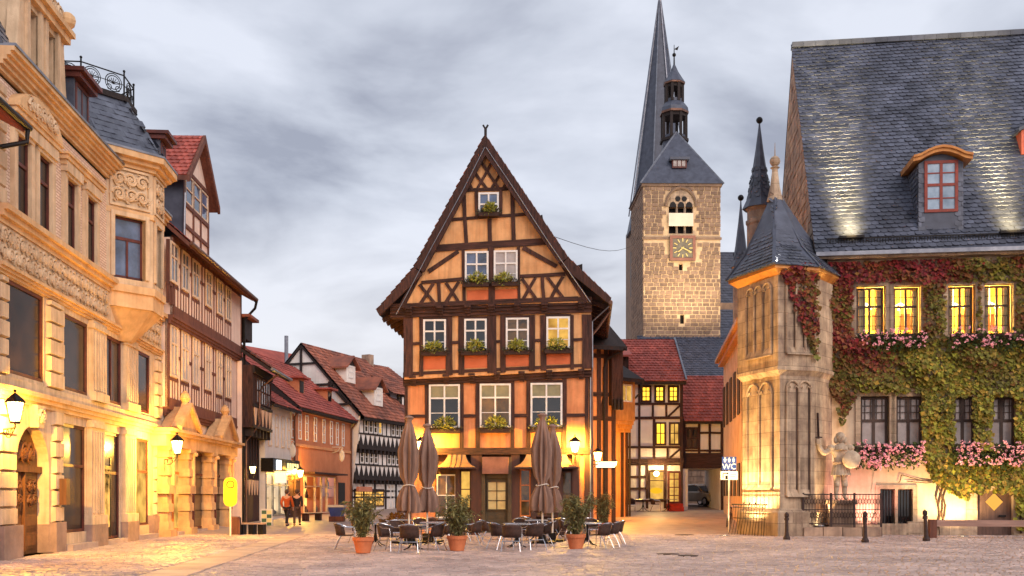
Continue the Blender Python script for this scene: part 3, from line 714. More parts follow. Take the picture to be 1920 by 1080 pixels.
for p, q in ((0, 1), (2, 3)):          # the lit rooms behind
    a, b, c, d = upw[p][0] - .5, upw[q][1] + .5, upw[p][2] - .8, upw[p][3] + .5; y0, y1 = .33, 3.4
    rm = MB().add([(a, y0, c), (b, y0, c), (b, y1, c), (a, y1, c), (a, y0, d), (b, y0, d), (b, y1, d), (a, y1, d)], [(0, 1, 2, 3), (7, 6, 5, 4), (2, 6, 7, 3), (0, 3, 7, 4), (1, 5, 6, 2)]).build('lit_room', ROOMW, T.root)
    for k in range(3): x = a + .7 + k * 1.15; MB().box(x, x + .5, y1 - .08, y1, c + 1.5, c + 2.2).build('wall_picture', OAKD, rm)
    MB().box(a + .4, a + 1.3, y1 - .6, y1, c, c + 1.45).build('cupboard', OAKD, rm); MB().box(b - 1.5, b - .5, y1 - .7, y1 - .1, c, c + 1.2).build('sideboard', OAKD, rm)
    for wq in (p, q):
        cx_ = (upw[wq][0] + upw[wq][1]) / 2; zc = upw[wq][2] + (upw[wq][3] - upw[wq][2]) * .66; mm = MB()
        for k in range(8): t = 2 * math.pi * k / 8; mm.ball((cx_ + .42 * math.cos(t), 1.1 + .3 * math.sin(t), zc + .03 * math.sin(3 * t)), .05, 6, 4); mm.tube([(cx_, 1.1, zc + .2), (cx_ + .42 * math.cos(t), 1.1 + .3 * math.sin(t), zc - .06)], .012, 4)
        mm.tube([(cx_, 1.1, zc), (cx_, 1.1, d)], .015, 4).build('chandelier', EM('chandelier', (255, 236, 160), 9), rm)
    P_ = T.world((a + b) / 2, -1.2, (c + d) / 2 + .3); point('room_light', P_, 1050, (1.0, .66, .14), .25)
for i, (a, b, c, d) in enumerate(loww):
    window(T, a + .03, b - .03, c, d - .02, -.2, 2, (.52,), WOODD, LEAD, fw=.09, mw=.12, thin=(4, 1) if 0 else None)
    mm = MB(); zz0 = c + (d - c) * .55; n = 5
    for k in range(1, n): x = a + (b - a) * k / n; mm.box(x - .014, x + .014, .19, .225, zz0, d - .1)
    for k in range(1, 3): z = zz0 + (d - .1 - zz0) * k / 3; mm.box(a + .1, b - .1, .192, .222, z - .014, z + .014)
    mm.build('lead_bars', WOODD, T.root)
    mm = MB().box(a - .2, a, -.08, .2, c - .1, d + .2).box(b, b + .2, -.08, .2, c - .1, d + .2).box(a, b, -.08, .2, d, d + .2)
    mm.box(a - .26, b + .26, -.14, .1, d + .2, d + .32); mm.build('window_surround', STONE, T.root)
for a, b, c, d in basw:
    window(T, a, b, c, d, -.22, 1, (), WOODD, GLASS, fw=.05, subs=False, name='cellar_window')
    for k in range(1, 5): MB().tube([(a + (b - a) * k / 5, .06, c), (a + (b - a) * k / 5, .06, d)], .018, 6).build('iron_bar', IRON, T.root)
a, b, c, d = basw[0][0], basw[1][1], basw[0][2], basw[0][3]
MB().box(a - .18, a, -.06, .2, c - .08, d + .16).box(b, b + .18, -.06, .2, c - .08, d + .16).box(a, b, -.06, .2, d, d + .16).box(a - .3, b + .35, -.1, .2, c - .35, c).box(basw[0][1], basw[1][0], -.05, .25, c, d).build('cellar_surround', STONE, T.root)
DOORM = M('brown_plank_door', (112, 84, 72), (84, 62, 54), 2, .7, .3, 30, stretch=(5, 5, .6))
a, b, c, d = door
dr = MB().box(a, b, .18, .26, 0, d).build('side_door', DOORM, T.root)
cu, cz = T.at(1864, 941, -.16)
MB().prism([(cu, cz - .36), (cu + .34, cz), (cu, cz + .36), (cu - .34, cz)], .15, .18).build('diamond_light', EM('door_light', (246, 178, 80), .8), dr)
MB().box(b - .5, b - .22, .12, .16, cz - .62, cz - .54).build('handle', IRON, dr)
MB().box(a - .45, a - .02, -.05, .1, 0, d + .1).build('door_jamb', STONE, T.root); MB().box(b + .02, b + .16, -.05, .1, 0, d + .1).build('door_jamb', STONE, T.root)
for k in range(9):           # plinth stones
    u = -.1 + k * 1.25
    if u < door[1] and u + 1.2 > door[0]: continue
    MB().box(u, u + 1.22, -.07 - rnd.uniform(0, .03), .1, 0, .5 + rnd.uniform(-.06, .06)).build('plinth_stone', STONE, T.root)
# --- roof
YE, ZEV = -.55, ZE - .12
RY = 6.6; RZ = T.z(1480, 87, -RY)
ev = Vector((0, RY - YE, RZ - ZEV)); HS = ev.length; ev.normalize()
MB().add([(-.05, YE, ZEV), (UR, YE, ZEV), (UR, RY, RZ), (-.05, RY, RZ), (-.05, 2 * RY - YE, ZEV), (UR, 2 * RY - YE, ZEV)], [(0, 1, 2, 3), (3, 2, 5, 4), (0, 4, 5, 1)]).build('roof_deck', SLATED, T.root)
tl = tiles((-.12, YE, ZEV + .02), (1, 0, 0), ev, UR, HS, .30, .235, lift=.045, slant=1.5, shape='slate', jit=.008, seed=4)
def px_of(v):
    P = T.root.matrix_basis @ Vector(v); return CX + FP * P.x / P.y, HY - FP * (P.z - EYE) / P.y
T.root.matrix_basis = Matrix.Translation(T.o) @ Matrix.Rotation(R(THT), 4, 'Z')
near, far = [], []
for t in tl:
    x, y = px_of(t[0][0])
    (near if (x < 1915 and 1490 < x and y > 360 and not (1690 < x < 1815 and y < 455) and len(near) < 300) else far).append(t)
tile_stuff(far, 'slates', SLATE, T.root); tile_parts(near, 'slate', SLATE, T.root)
for k in range(28):           # ridge capping
    MB().prism([(-.1 + k * .55, RZ - .12), (.44 + k * .55, RZ - .12), (.46 + k * .55, RZ + .12), (-.08 + k * .55, RZ + .12)], RY - .22, RY + .22).build('ridge_slate', SLATE, T.root)
MB().box(-.1, UR, YE - .14, YE + .02, ZEV - .14, ZEV + .02).build('gutter', ZINC, T.root)
MB().box(.0, UR, YE + .05, 0.0, ZEV - .22, ZEV - .1).build('eave_cornice', STONE, T.root)
sg = MB()
for k in range(int(UR / .11)): sg.box(.4 + k * .11, .425 + k * .11, YE + .22, YE + .25, ZEV + .32, ZEV + .62)
sg.box(.4, UR, YE + .21, YE + .26, ZEV + .6, ZEV + .65).box(.4, UR, YE + .21, YE + .26, ZEV + .34, ZEV + .37)
sg.build('snow_guard', IRON, T.root)
for px in (1597, 1900):        # floodlight housings in the gutter
    u = T.u(px, .4); MB().box(u - .5, u + .5, YE + .1, YE + .34, ZEV + .62, ZEV + .72).build('floodlight', IRON, T.root)
# --- gable wall of rubble stone at the left end
GABLE = M('rubble_gable', (208, 176, 150), (160, 130, 110), 2.2, .9, .9, 9, stretch=(1, 1, 2.2))
MB().add([(-.02, -.02, 0), (-.02, 2 * RY + .02, 0), (-.02, 2 * RY + .5, ZEV), (-.02, RY, RZ + .05), (-.02, YE, ZEV), (.4, -.02, 0), (.4, 2 * RY, 0), (.4, 2 * RY, ZEV), (.4, RY, RZ - .3), (.4, YE, ZEV - .1)],
         [(0, 4, 3, 2, 1), (5, 6, 7, 8, 9), (4, 9, 8, 3), (3, 8, 7, 2)]).build('gable_wall', GABLE, T.root)
gs = random.Random(8); zk = ZEV
while zk < RZ - 1:            # single stones of the gable standing proud
    h = gs.uniform(.3, .42); k = (zk - ZEV) / (RZ - ZEV); y = YE + (RY - YE) * k + .3
    for q in range(9):
        w = gs.uniform(.5, .9)
        if y + w > 2 * RY - YE - (RY - YE) * k - .5: break
        MB().box(-.07 - gs.uniform(0, .03), 0, y, y + w - .05, zk, zk + h - .045).build('stone', STONED, T.root); y += w
    zk += h
# --- dormer with curved hood
du0, du1 = T.u(1722), T.u(1806); dz0 = T.z(1764, 452); dzs = T.z(1764, 306); dzt = T.z(1764, 289)
def roof_y(z): return YE + (z - ZEV) * (RY - YE) / (RZ - ZEV)
dm = MB(); arc = [(du0, dz0), (du1, dz0), (du1, dzs)] + [(du0 + (du1 - du0) * (1 - i / 8), dzs + (dzt - dzs) * math.sin(math.pi * i / 8)) for i in range(1, 8)] + [(du0, dzs)]
dm.prism(arc, 0.0, roof_y(dzt) + .2); dmo = dm.build('dormer', SLATED, T.root)
tile_stuff(tiles((du0 - .004, roof_y(dzs), dz0), (0, -1, 0), (0, 0, 1), roof_y(dzs), dzs - dz0, .26, .2, lift=.03, shape='slate', seed=6) +
           tiles((du0, -.004, dz0), (1, 0, 0), (0, 0, 1), du1 - du0, dzs - dz0, .26, .2, lift=.02, shape='slate', seed=7, keep=lambda u, v: u < .2 or u > du1 - du0 - .2 or v < .5), 'cheek_slates', SLATE, dmo)
hd = []
for i in range(9):
    t = i / 8; hd.append((du0 - .28 + (du1 - du0 + .56) * t, dzs + .02 + (dzt - dzs) * max(0, math.sin(math.pi * min(max((t - .08) / .84, 0), 1)))))
m = MB()
for i in range(8):
    (a0, b0), (a1, b1) = hd[i], hd[i + 1]
    m.prism([(a0, b0), (a1, b1), (a1, b1 + .14), (a0, b0 + .14)], -.34, roof_y(dzt) + .1)
    m.prism([(a0, b0 + .14), (a1, b1 + .14), (a1, b1 + .24), (a0, b0 + .24)], -.42, roof_y(dzt) + .1)
m.build('dormer_hood', GOLDW, dmo)
a, b, c, d = trect(1733, 300, 1796, 399)
SKYGL = M('painted_sky_glass', (176, 196, 214), (120, 140, 160), 1.2, .06, 0, spec=1.0, rand=.15)  # reflected sky is put into the pane colour as pale blue
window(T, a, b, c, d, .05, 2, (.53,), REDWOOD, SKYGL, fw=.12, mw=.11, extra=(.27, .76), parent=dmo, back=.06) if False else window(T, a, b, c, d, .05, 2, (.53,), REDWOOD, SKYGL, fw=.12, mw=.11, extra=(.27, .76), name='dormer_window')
ru, rz_ = T.at(1936, 268, -2.6)
MB().prism([(ru - .6, rz_ - .6), (ru + 1.0, rz_ - .6), (ru + 1.0, rz_ + .4), (ru + .2, rz_ + .75), (ru - .6, rz_ + .4)], roof_y(rz_ - .6) - .1, roof_y(rz_ + .6) + .5).build('small_dormer', M('salmon_dormer_paint', (206, 110, 84), (178, 86, 64), 3, .6), T.root)
MB().prism([(ru - .75, rz_ + .35), (ru + .2, rz_ + .78), (ru + 1.1, rz_ + .35), (ru + 1.1, rz_ + .48), (ru + .2, rz_ + .95), (ru - .75, rz_ + .48)], roof_y(rz_ - .6) - .25, roof_y(rz_ + .6) + .6).build('small_dormer_hood', SLATED, T.root)
# --- corner turret with blind tracery and slate spire
def tl_(P): x, y, z = T.local((P[0], P[1], 0)); return (x, y)
A0 = atd(1392, 930, 43.1); A1 = atd(1462, 930, 40.6); A2 = atd(1527, 930, 41.05)
low = [tl_((A0.x, A0.y)), tl_((A1.x, A1.y)), tl_((A2.x, A2.y)), (1.0, .6), (.2, 3.2)]
def grow(pl, k):
    cx = sum(p[0] for p in pl) / len(pl); cy = sum(p[1] for p in pl) / len(pl); return [(cx + (x - cx) * k, cy + (y - cy) * k) for x, y in pl]
ZL = 1.6 + 232 / FP * 40.6; ZU = 1.6 + 424 / FP * 40.6
MB().extrude(low, 0, ZL).build('turret_shaft', STONE, T.root)
upp = grow(low, 1.09); MB().extrude(upp, ZL + .2, ZU).build('turret_chamber', STONE, T.root)
MB().extrude(low, ZL - .12, ZL + .08, grow(low, 1.10)).extrude(grow(low, 1.12), ZL + .08, ZL + .22).build('turret_string_course', STONE, T.root)
MB().extrude(grow(low, 1.08), ZU - .25, ZU - .02, grow(low, 1.24)).extrude(grow(low, 1.26), ZU - .02, ZU + .1).build('turret_cornice', GOLDW, T.root)
MB().extrude(grow(low, 1.10), 0, .95).extrude(grow(low, 1.10), .95, 1.1, grow(low, 1.0)).build('turret_plinth', STONE, T.root)
apx = atd(1453, 362, 42.6); al = T.local(apx)
rb = grow(low, 1.32); k1 = [(x * .62 + al[0] * .38, y * .62 + al[1] * .38) for x, y in rb]
zk1 = ZU + .1 + (al[2] - ZU) * .27
sp = MB(); sp.extrude(rb, ZU + .1, zk1, k1).extrude(k1, zk1, al[2], [(x * .06 + al[0] * .94, y * .06 + al[1] * .94) for x, y in rb]); sp.build('turret_spire', SLATED, T.root)
for (pa, pb, za, zb, qa, qb, sd) in [(rb[i], rb[(i + 1) % 5], ZU + .1, zk1, k1[i], k1[(i + 1) % 5], i) for i in range(3)] + [(k1[i], k1[(i + 1) % 5], zk1, al[2], None, None, 10 + i) for i in range(3)]:
    top = Vector((al[0], al[1], al[2])); pa3, pb3 = Vector((*pa, za)), Vector((*pb, za))
    if qa: mid = (Vector((*qa, zb)) + Vector((*qb, zb))) / 2
    else: mid = top
    eu = (pb3 - pa3); W = eu.length; eu.normalize(); evv = mid - (pa3 + pb3) / 2; evv -= eu * evv.dot(eu); HH = evv.length; evv.normalize()
    wt = (Vector((*qb, zb)) - Vector((*qa, zb))).length if qa else .25
    tile_stuff(tiles(pa3, eu, evv, W, HH, .26, .2, lift=.03, shape='slate', seed=sd, keep=lambda u, v, W=W, HH=HH, wt=wt: abs(u - W / 2) + .16 < (W / 2) * (1 - v / HH) + wt / 2 * (v / HH)), 'spire_slates', SLATE, T.root)
fz = al[2]
MB().lathe([(.34, fz - .35), (.2, fz + .25), (.12, fz + .9), (.12, fz + 1.0), (.2, fz + 1.05), (.09, fz + 1.12)], 10, al[0], al[1]).ball((al[0], al[1], fz + 1.32), .22, 10, 8).tube([(al[0], al[1], fz + 1.5), (al[0], al[1], fz + 2.1)], [.03, .008], 6).build('turret_finial', STONE, T.root, smooth=False)
# blind tracery on the two faces
RECSHADE = M('painted_recess_shade', (96, 74, 64), (58, 46, 42), 2.5, .9, .5, 14, stretch=(1, 1, .4))  # dark colour stands in for shade; the turret faces are not recessed
def face_frame(p, q):
    p = Vector((*p, 0)); q = Vector((*q, 0)); e = (q - p); return p, e.normalized(), e.length
def tracery(pl, i, z0, z1, f0, f1, n, nm):
    p, e, W = face_frame(pl[i], pl[i + 1]); nrm = Vector((e.y, -e.x, 0))
    X = lambda u, o, z: tuple(p + e * u + nrm * o + Vector((0, 0, z)))
    a, b = W * f0, W * f1; st = (b - a) / n; r = st / 2
    for k in range(n):
        c = a + st * (k + .5)
        # flat dark strip painting recess shade along one side of each light
        MB().add([X(c + r * .62, .012, z0 + .25), X(c + r * .92, .012, z0 + .25), X(c + r * .92, .012, z1 - r), X(c + r * .62, .012, z1 - r)], [(0, 1, 2, 3)]).build('recess_shade_strip', RECSHADE, T.root)
        m = MB().tube([X(c + r * math.cos(t), .05, z1 - r + r * 1.1 * math.sin(t)) for t in [math.pi * j / 10 for j in range(11)]], .045, 6)
        for sg in (-1, 1): m.tube([X(c + sg * r, .05, z1 - r), X(c + sg * r * .5, .05, z1 - r * .62), X(c + sg * r * .32, .05, z1 - r * 1.0)], [.04, .035, .012], 5)
        m.build('tracery_arch', STONE, T.root)
    for k in range(n + 1):
        MB().tube([X(a + st * k, .05, z0), X(a + st * k, .05, z1 - r)], .055, 6).build('tracery_mullion', STONE, T.root)
    MB().add([X(a, .0, z0 - .05), X(b, .0, z0 - .05), X(b, .14, z0 - .05), X(a, .14, z0 - .05), X(a, .0, z0 + .28), X(b, .0, z0 + .28)], [(3, 2, 1, 0), (0, 1, 5, 4), (3, 4, 5, 2), (0, 4, 3), (1, 2, 5)]).build('tracery_sill', STONE, T.root)
tracery(upp, 0, ZL + .75, ZU - .45, .25, .86, 3, 'a'); tracery(upp, 1, ZL + .75, ZU - .45, .2, .95, 3, 'b')
tracery(low, 0, 1.9, ZL - .35, .16, .82, 2, 'c'); tracery(low, 1, 1.6, ZL - .35, .18, .88, 2, 'd')
# --- slender stair towers behind
def spire_tower(px, d, rad, zb, ze, ztip, ny=10):
    P = atd(px, 930, d); x, y, _ = T.local((P.x, P.y, 0))
    MB().lathe([(rad, zb), (rad, ze - .9), (rad * 1.1, ze - .8), (rad * 1.1, ze - .65), (rad * .98, ze - .6), (rad * .98, ze - .2), (rad * 1.22, ze)], ny, x, y).build('stair_tower', STONED, T.root)
    hh = ztip - ze
    MB().lathe([(rad * 1.38, ze - .05), (rad * 1.02, ze + hh * .10), (rad * .72, ze + hh * .3), (rad * .32, ze + hh * .68), (rad * .1, ze + hh * .93), (.03, ztip)], 8, x, y).build('tower_spire', SLATED, T.root)
    MB().ball((x, y, ztip + .12), .17, 8, 6).build('tower_ball', IRON, T.root)
    tl2 = []
    for i in range(8):
        t0, t1 = 2 * math.pi * i / 8, 2 * math.pi * (i + 1) / 8
        a = Vector((x + rad * 1.05 * math.cos(t0), y + rad * 1.05 * math.sin(t0), ze + hh * .1)); b = Vector((x + rad * 1.05 * math.cos(t1), y + rad * 1.05 * math.sin(t1), ze + hh * .1))
        e = (b - a); W = e.length; e.normalize(); tp = Vector((x, y, ze + hh * .93)); v = tp - (a + b) / 2; HH = v.length * .62; v.normalize()
        tl2 += tiles(a, e, v, W, HH, .22, .2, lift=.02, shape='slate', seed=i, keep=lambda u, q, W=W, HH=HH: abs(u - W / 2) + .10 < W / 2 * (1 - q / HH * .62))
    tile_stuff(tl2, 'spire_slates', SLATE, T.root)
for i in range(5):
    for P_, Q_ in (((*rb[i], ZU + .12), (*k1[i], zk1 + .02)), ((*k1[i], zk1 + .02), (al[0], al[1], al[2]))): MB().bar(P_, Q_, .13, .05).build('hip_slate', SLATED, T.root)
spire_tower(1424, 51.5, .62, 2, 1.6 + 540 / FP * 51.5, 1.6 + 700 / FP * 51.5)
spire_tower(1389, 56, .42, 2, 1.6 + 430 / FP * 56, 1.6 + 555 / FP * 56)
# --- side wing along the lane
MB().box(-2.5, .02, 3.2, 17.5, 0, 9.2).build('side_wing_wall', M('pink_wing_plaster', (214, 178, 160), (186, 148, 130), 1, .9, .3, 40, streak=.2), T.root)
MB().box(-2.8, .0, 3.0, 17.6, 9.2, 9.42).box(-3.0, .0, 2.9, 17.7, 9.42, 9.6).build('side_wing_cornice', GOLDW, T.root)
for k in range(6):
    for z0, z1 in ((1.6, 3.2), (5.6, 7.9)):
        MB().box(-2.57, -2.48, 4.2 + k * 2.4, 5.3 + k * 2.4, z0, z1).build('side_wing_window', WOODD, T.root)
MB().tube([(-2.65, 3.8, 9.3), (-2.6, 3.8, 0)], .06, 8).build('downpipe', COPPER, T.root)
# ================================================================== creeper, flower boxes, statue, railing
def inpoly(x, y, P):
    c = False; n = len(P)
    for i in range(n):
        (x0, y0), (x1, y1) = P[i], P[i - 1]
        if (y0 > y) != (y1 > y) and x < (x1 - x0) * (y - y0) / (y1 - y0) + x0: c = not c
    return c
IVYP = [[(1466, 505), (1500, 492), (1960, 478), (1960, 745), (1890, 740), (1880, 752), (1840, 736), (1800, 742), (1735, 748), (1725, 736), (1680, 734), (1610, 735), (1600, 748), (1590, 768), (1575, 762), (1555, 722), (1540, 700), (1520, 645), (1502, 600), (1485, 560), (1476, 530)],
        [(1574, 740), (1589, 740), (1585, 780), (1579, 800), (1574, 780)],
        [(1722, 725), (1792, 725), (1790, 830), (1802, 872), (1780, 902), (1748, 902), (1735, 862), (1728, 800)],
        [(1822, 738), (1862, 738), (1872, 842), (1828, 842)],
        [(1896, 738), (1960, 738), (1960, 985), (1908, 992), (1902, 905)],
        [(1742, 880), (1790, 858), (1960, 855), (1960, 925), (1860, 922), (1808, 932), (1762, 908)]]
EXC = [(1597, 524, 1668, 632), (1668, 524, 1733, 632), (1771, 524, 1835, 632), (1838, 522, 1906, 632), (1602, 731, 1676, 840), (1676, 733, 1730, 840), (1788, 741, 1826, 840), (1860, 741, 1904, 840), (1834, 924, 1898, 1004)]
TBp, TBe, TBw = face_frame(grow(upp, 1.0)[1], grow(upp, 1.0)[2])
def lerp3(a, b, t): return tuple(a[i] + (b[i] - a[i]) * t for i in range(3))
def ivy():
    r = random.Random(21); V = []; Fc = []; C = []; n = 0; cnt = 0
    red, wine, brown, olive, lime, gold = lin((142, 40, 44)), lin((92, 28, 38)), lin((130, 78, 42)), lin((108, 104, 38)), lin((150, 146, 48)), lin((178, 142, 56))
    tB = Frame.__new__(Frame); a = T.world(upp[1][0], -upp[1][1], 0); b = T.world(upp[2][0], -upp[2][1], 0)
    tB.o = a; tB.ex = (b - a).normalized(); tB.n = Vector((tB.ex.y, -tB.ex.x, 0))
    while cnt < 30000:
        px = r.uniform(1464, 1960); py = r.uniform(478, 995)
        if not any(inpoly(px, py, p) for p in IVYP): continue
        if any(e[0] < px < e[2] and e[1] < py < e[3] for e in EXC): continue
        # ragged edge: thin near the left border and the bottom hem
        if px < 1535 and r.random() < (.62 if px < 1500 else .3) and py > 520: continue
        gap = math.sin(px * .11 + 2 * math.sin(py * .07)) * math.sin(py * .13 + 1.7 * math.sin(px * .06))
        if gap > .25 and r.random() < .8: continue
        cnt += 1
        bul = .06 + .40 * (.5 + .5 * math.sin(px * .055 + 1.3 * math.sin(py * .041))) * (.5 + .5 * math.sin(py * .07 + px * .02))
        o = r.uniform(.0, 1) ** .6 * (bul + .12) + .02
        if px < 1535: u, z = tB.at(px, py, o * .6); P = tB.o + tB.ex * u + tB.n * (o * .6) + Vector((0, 0, z)); P = Vector(T.local(P))
        else: u, z = T.at(px, py, o); P = Vector((u, -o, z))
        s = r.uniform(.08, .15) if r.random() < .7 else r.uniform(.15, .25)
        nrm = Vector((r.uniform(-.6, .6), -1, r.uniform(-.1, .9))).normalized(); d = Vector((r.uniform(-.7, .7), 0, -1)); d = (d - nrm * d.dot(nrm)).normalized(); w = nrm.cross(d)
        V += [tuple(P), tuple(P + d * s * .45 + w * s * .5 + nrm * .02), tuple(P + d * s), tuple(P + d * s * .45 - w * s * .5 + nrm * .02)]
        Fc.append((n, n + 1, n + 2, n + 3)); n += 4
        k = (px - 1500) / 420 * .62 + (py - 480) / 260 * .80 + .2 * math.sin(px * .021 + py * .013) + .2 * math.sin(py * .05 - px * .033) + r.gauss(0, .2) + .12
        if k < .30: c = lerp3(wine, red, r.random())
        elif k < .62: c = lerp3(red, brown, (k - .30) / .32)
        elif k < 1.05: c = lerp3(brown, olive, (k - .62) / .43)
        else: c = lerp3(olive, lime if r.random() < .6 else gold, min((k - 1.05) / .45, 1))
        f = r.uniform(.4, 1.4); C += [(c[0] * f, c[1] * f, c[2] * f, 1)] * 4
    me = bpy.data.meshes.new('creeper_leaves'); me.from_pydata(V, [], Fc)
    at = me.color_attributes.new('tint', 'FLOAT_COLOR', 'POINT'); at.data.foreach_set('color', np.array(C, dtype=np.float32).ravel())
    me.materials.append(M('creeper_leaf', (255, 255, 255), (225, 225, 225), 5, .6, 0, vcol=True, spec=.3)); me.update()
    e = empty('wall_creeper', 'autumn creeper turning from wine red to yellow green across the town hall front', 'climbing plant', T.o, R(THT))
    link('leaves', me, e, kind='stuff')
    BK = M('creeper_bark', (96, 72, 54), (64, 48, 38), 6, .9, .4, 30)
    for (px, p2) in ((1762, 1755), (1768, 1775), (1772, 1760), (1757, 1768), (1912, 1920)):
        pts = []
        for k in range(8): q = T.at(px + (p2 - px) * k / 7 + 3 * math.sin(k * 2.1 + px), 1000 - k * 17, .06); pts.append((q[0], -.06, max(q[1], 0)))
        MB().tube(pts, [.04 - .003 * k for k in range(8)], 6).build('stem', BK, e)
    for x0, y0, x1, y1 in ((1775, 905, 1690, 890), (1775, 900, 1700, 902), (1690, 890, 1685, 905)):
        a = T.at(x0, y0, .04); b = T.at(x1, y1, .04); MB().tube([(a[0], -.05, a[1]), ((a[0] + b[0]) / 2, -.06, (a[1] + b[1]) / 2 - .1), (b[0], -.05, b[1])], .018, 5).build('stem', BK, e)
ivy()
PINK = M('pink_blossom', (246, 184, 192), (232, 148, 164), 5, .6, 0, island=.3)
GERL = M('geranium_leaf', (70, 84, 36), (44, 56, 26), 6, .7, 0, island=.4)
def hall_box(x0, x1, y0, y1, label, seed, nfl, red=0.0):
    r = random.Random(seed); a = T.at(x0, (y0 + y1) / 2, .3); b = T.at(x1, (y0 + y1) / 2, .3); zt = T.z(x0, y0, .3); zb = T.z(x0, y1, .3)
    um = (a[0] + b[0]) / 2; L_ = b[0] - a[0]; zm = zt - .12
    e = empty('flower_trough', label, 'flower box', T.world(um, 0, zm), R(THT), 'geranium troughs on the town hall windows')
    MB().box(-L_ / 2, L_ / 2, -.34, -.1, -.24, -.02).build('trough', BOXWOOD, e)
    m = MB(); hh = zt - zb
    for k in range(int(L_ / .2)): leafy(m, (-L_ / 2 + .2 * k + .1, -.34, -.12 - hh * .25 + .1 * math.sin(k * 1.7)), .2, .2, hh * .42, 70, .12, r, .3, .8)
    m.build('foliage', GERL, e, kind='stuff')
    m = MB()
    for _ in range(int(nfl * .85)):
        x = r.uniform(-L_ / 2, L_ / 2); dense = .5 + .5 * math.sin(x * 3.1 + seed)
        if r.random() > .45 + .55 * dense: continue
        c = Vector((x, r.uniform(-.62, -.42), r.uniform(-hh * .75, .18) + .06 * math.sin(x * 5))); R_ = r.uniform(.05, .085)
        for _k in range(r.randint(4, 8)): d_ = Vector((r.gauss(0, 1), r.gauss(-.5, .7), r.gauss(.2, 1))).normalized(); m.ball(c + d_ * R_ * .7, R_ * r.uniform(.34, .5), 5, 3, .8)
    m.build('blossoms', PINK, e, kind='stuff')
hall_box(1610, 1738, 622, 655, 'pink geranium trough under the pair of lit windows beside the turret', 1, 150)
hall_box(1783, 1925, 620, 658, 'pink geranium trough under the pair of lit windows farther from the turret', 2, 150)
hall_box(1602, 1732, 832, 885, 'pink geranium trough spilling over beside the stone statue', 3, 260)
hall_box(1786, 1925, 832, 880, 'pink geranium trough over the plank door with the orange diamond', 4, 240)

# --- the stone knight
def skin(name, pts, edges, mat, parent, sub=2, root=0):
    """one continuous body: joints with radii grown by a Skin modifier"""
    me = bpy.data.meshes.new(name); me.from_pydata([p[:3] for p in pts], edges, [])
    o = link(name, me, parent); me.materials.append(mat)
    md = o.modifiers.new('skin', 'SKIN'); md.use_smooth_shade = True
    ly = me.skin_vertices[0] if me.skin_vertices else None
    if ly is None:
        me.attributes.new  # skin layer is created with the modifier
    for i, p in enumerate(pts):
        rx = p[3]; ry = p[4] if len(p) > 4 else p[3]
        me.skin_vertices[0].data[i].radius = (rx, ry); me.skin_vertices[0].data[i].use_root = (i == root)
    s = o.modifiers.new('sub', 'SUBSURF'); s.levels = sub; s.render_levels = sub
    return o
STATUE = M('statue_limestone', (206, 186, 160), (150, 128, 110), 2.5, .85, .4, 30)
SO = 1.25
Ps = T.world(T.u(1576, SO), SO, 0)
e = empty('knight_statue', 'pale stone knight statue raising a sword, round shield at its side, on a pedestal', 'statue', Ps, R(THT))
zf = T.z(1576, 938, SO); hS = T.z(1576, 812, SO) - zf
MB().box(-.62, .62, -.42, .42, 0, .35).box(-.5, .5, -.36, .36, .35, zf - .16).box(-.58, .58, -.42, .42, zf - .16, zf).build('pedestal', STONED, e)
k = hS / 2.7
def S(x, y, z, r, ry=None): return (x * k, y * k, zf + z * k, r * k, (ry or r) * k)
body = [S(0, 0, 1.32, .24, .19), S(0, 0, 1.62, .22, .18), S(0, -.02, 1.95, .30, .2), S(0, -.02, 2.2, .16, .13), S(0, -.02, 2.32, .1),
        S(.13, 0, 1.1, .17), S(.15, -.03, .62, .125), S(.16, .02, .14, .085), S(.18, -.2, .06, .075),
        S(-.13, 0, 1.1, .17), S(-.15, -.03, .62, .125), S(-.17, .02, .14, .085), S(-.2, -.2, .06, .075),
        S(-.36, 0, 2.08, .14), S(-.66, -.1, 1.86, .125), S(-.86, -.2, 2.12, .1), S(-.9, -.24, 2.36, .085),
        S(.36, 0, 2.08, .14), S(.5, -.05, 1.74, .12), S(.34, -.3, 1.58, .09), S(.26, -.36, 1.58, .08)]
skin('body', body, [(0, 1), (1, 2), (2, 3), (3, 4), (0, 5), (5, 6), (6, 7), (7, 8), (0, 9), (9, 10), (10, 11), (11, 12), (2, 13), (13, 14), (14, 15), (15, 16), (2, 17), (17, 18), (18, 19), (19, 20)], STATUE, e)
hm = MB(); hm.ball((0, -.03 * k, zf + 2.5 * k), .17 * k, 14, 10, 1.25)
hm.add([(-.03 * k, -.18 * k, zf + 2.46 * k), (.03 * k, -.18 * k, zf + 2.46 * k), (0, -.25 * k, zf + 2.46 * k), (0, -.19 * k, zf + 2.56 * k)], [(0, 1, 2), (0, 2, 3), (1, 3, 2), (0, 3, 1)])
hm.build('head', STATUE, e, smooth=True)
hh = MB().ball((0, .055 * k, zf + 2.53 * k), .2 * k, 14, 10, 1.1)
for sg in (-1, 1): hh.ball((sg * .17 * k, .02 * k, zf + 2.42 * k), .1 * k, 10, 8, 1.5)
hh.build('hair', STATUE, e, smooth=True)
MB().lathe([(.31 * k, zf + 2.02 * k), (.28 * k, zf + 2.14 * k), (.15 * k, zf + 2.24 * k), (.13 * k, zf + 2.24 * k)], 16).build('mail_collar', STATUE, e)
for sg in (-1, 1): MB().ball((sg * .15 * k, -.1 * k, zf + .64 * k), .12 * k, 10, 6, 1.1).build('knee_plate', STATUE, e); MB().ball((sg * .36 * k, -.02 * k, zf + 2.1 * k), .18 * k, 10, 6, .8).build('shoulder_plate', STATUE, e)
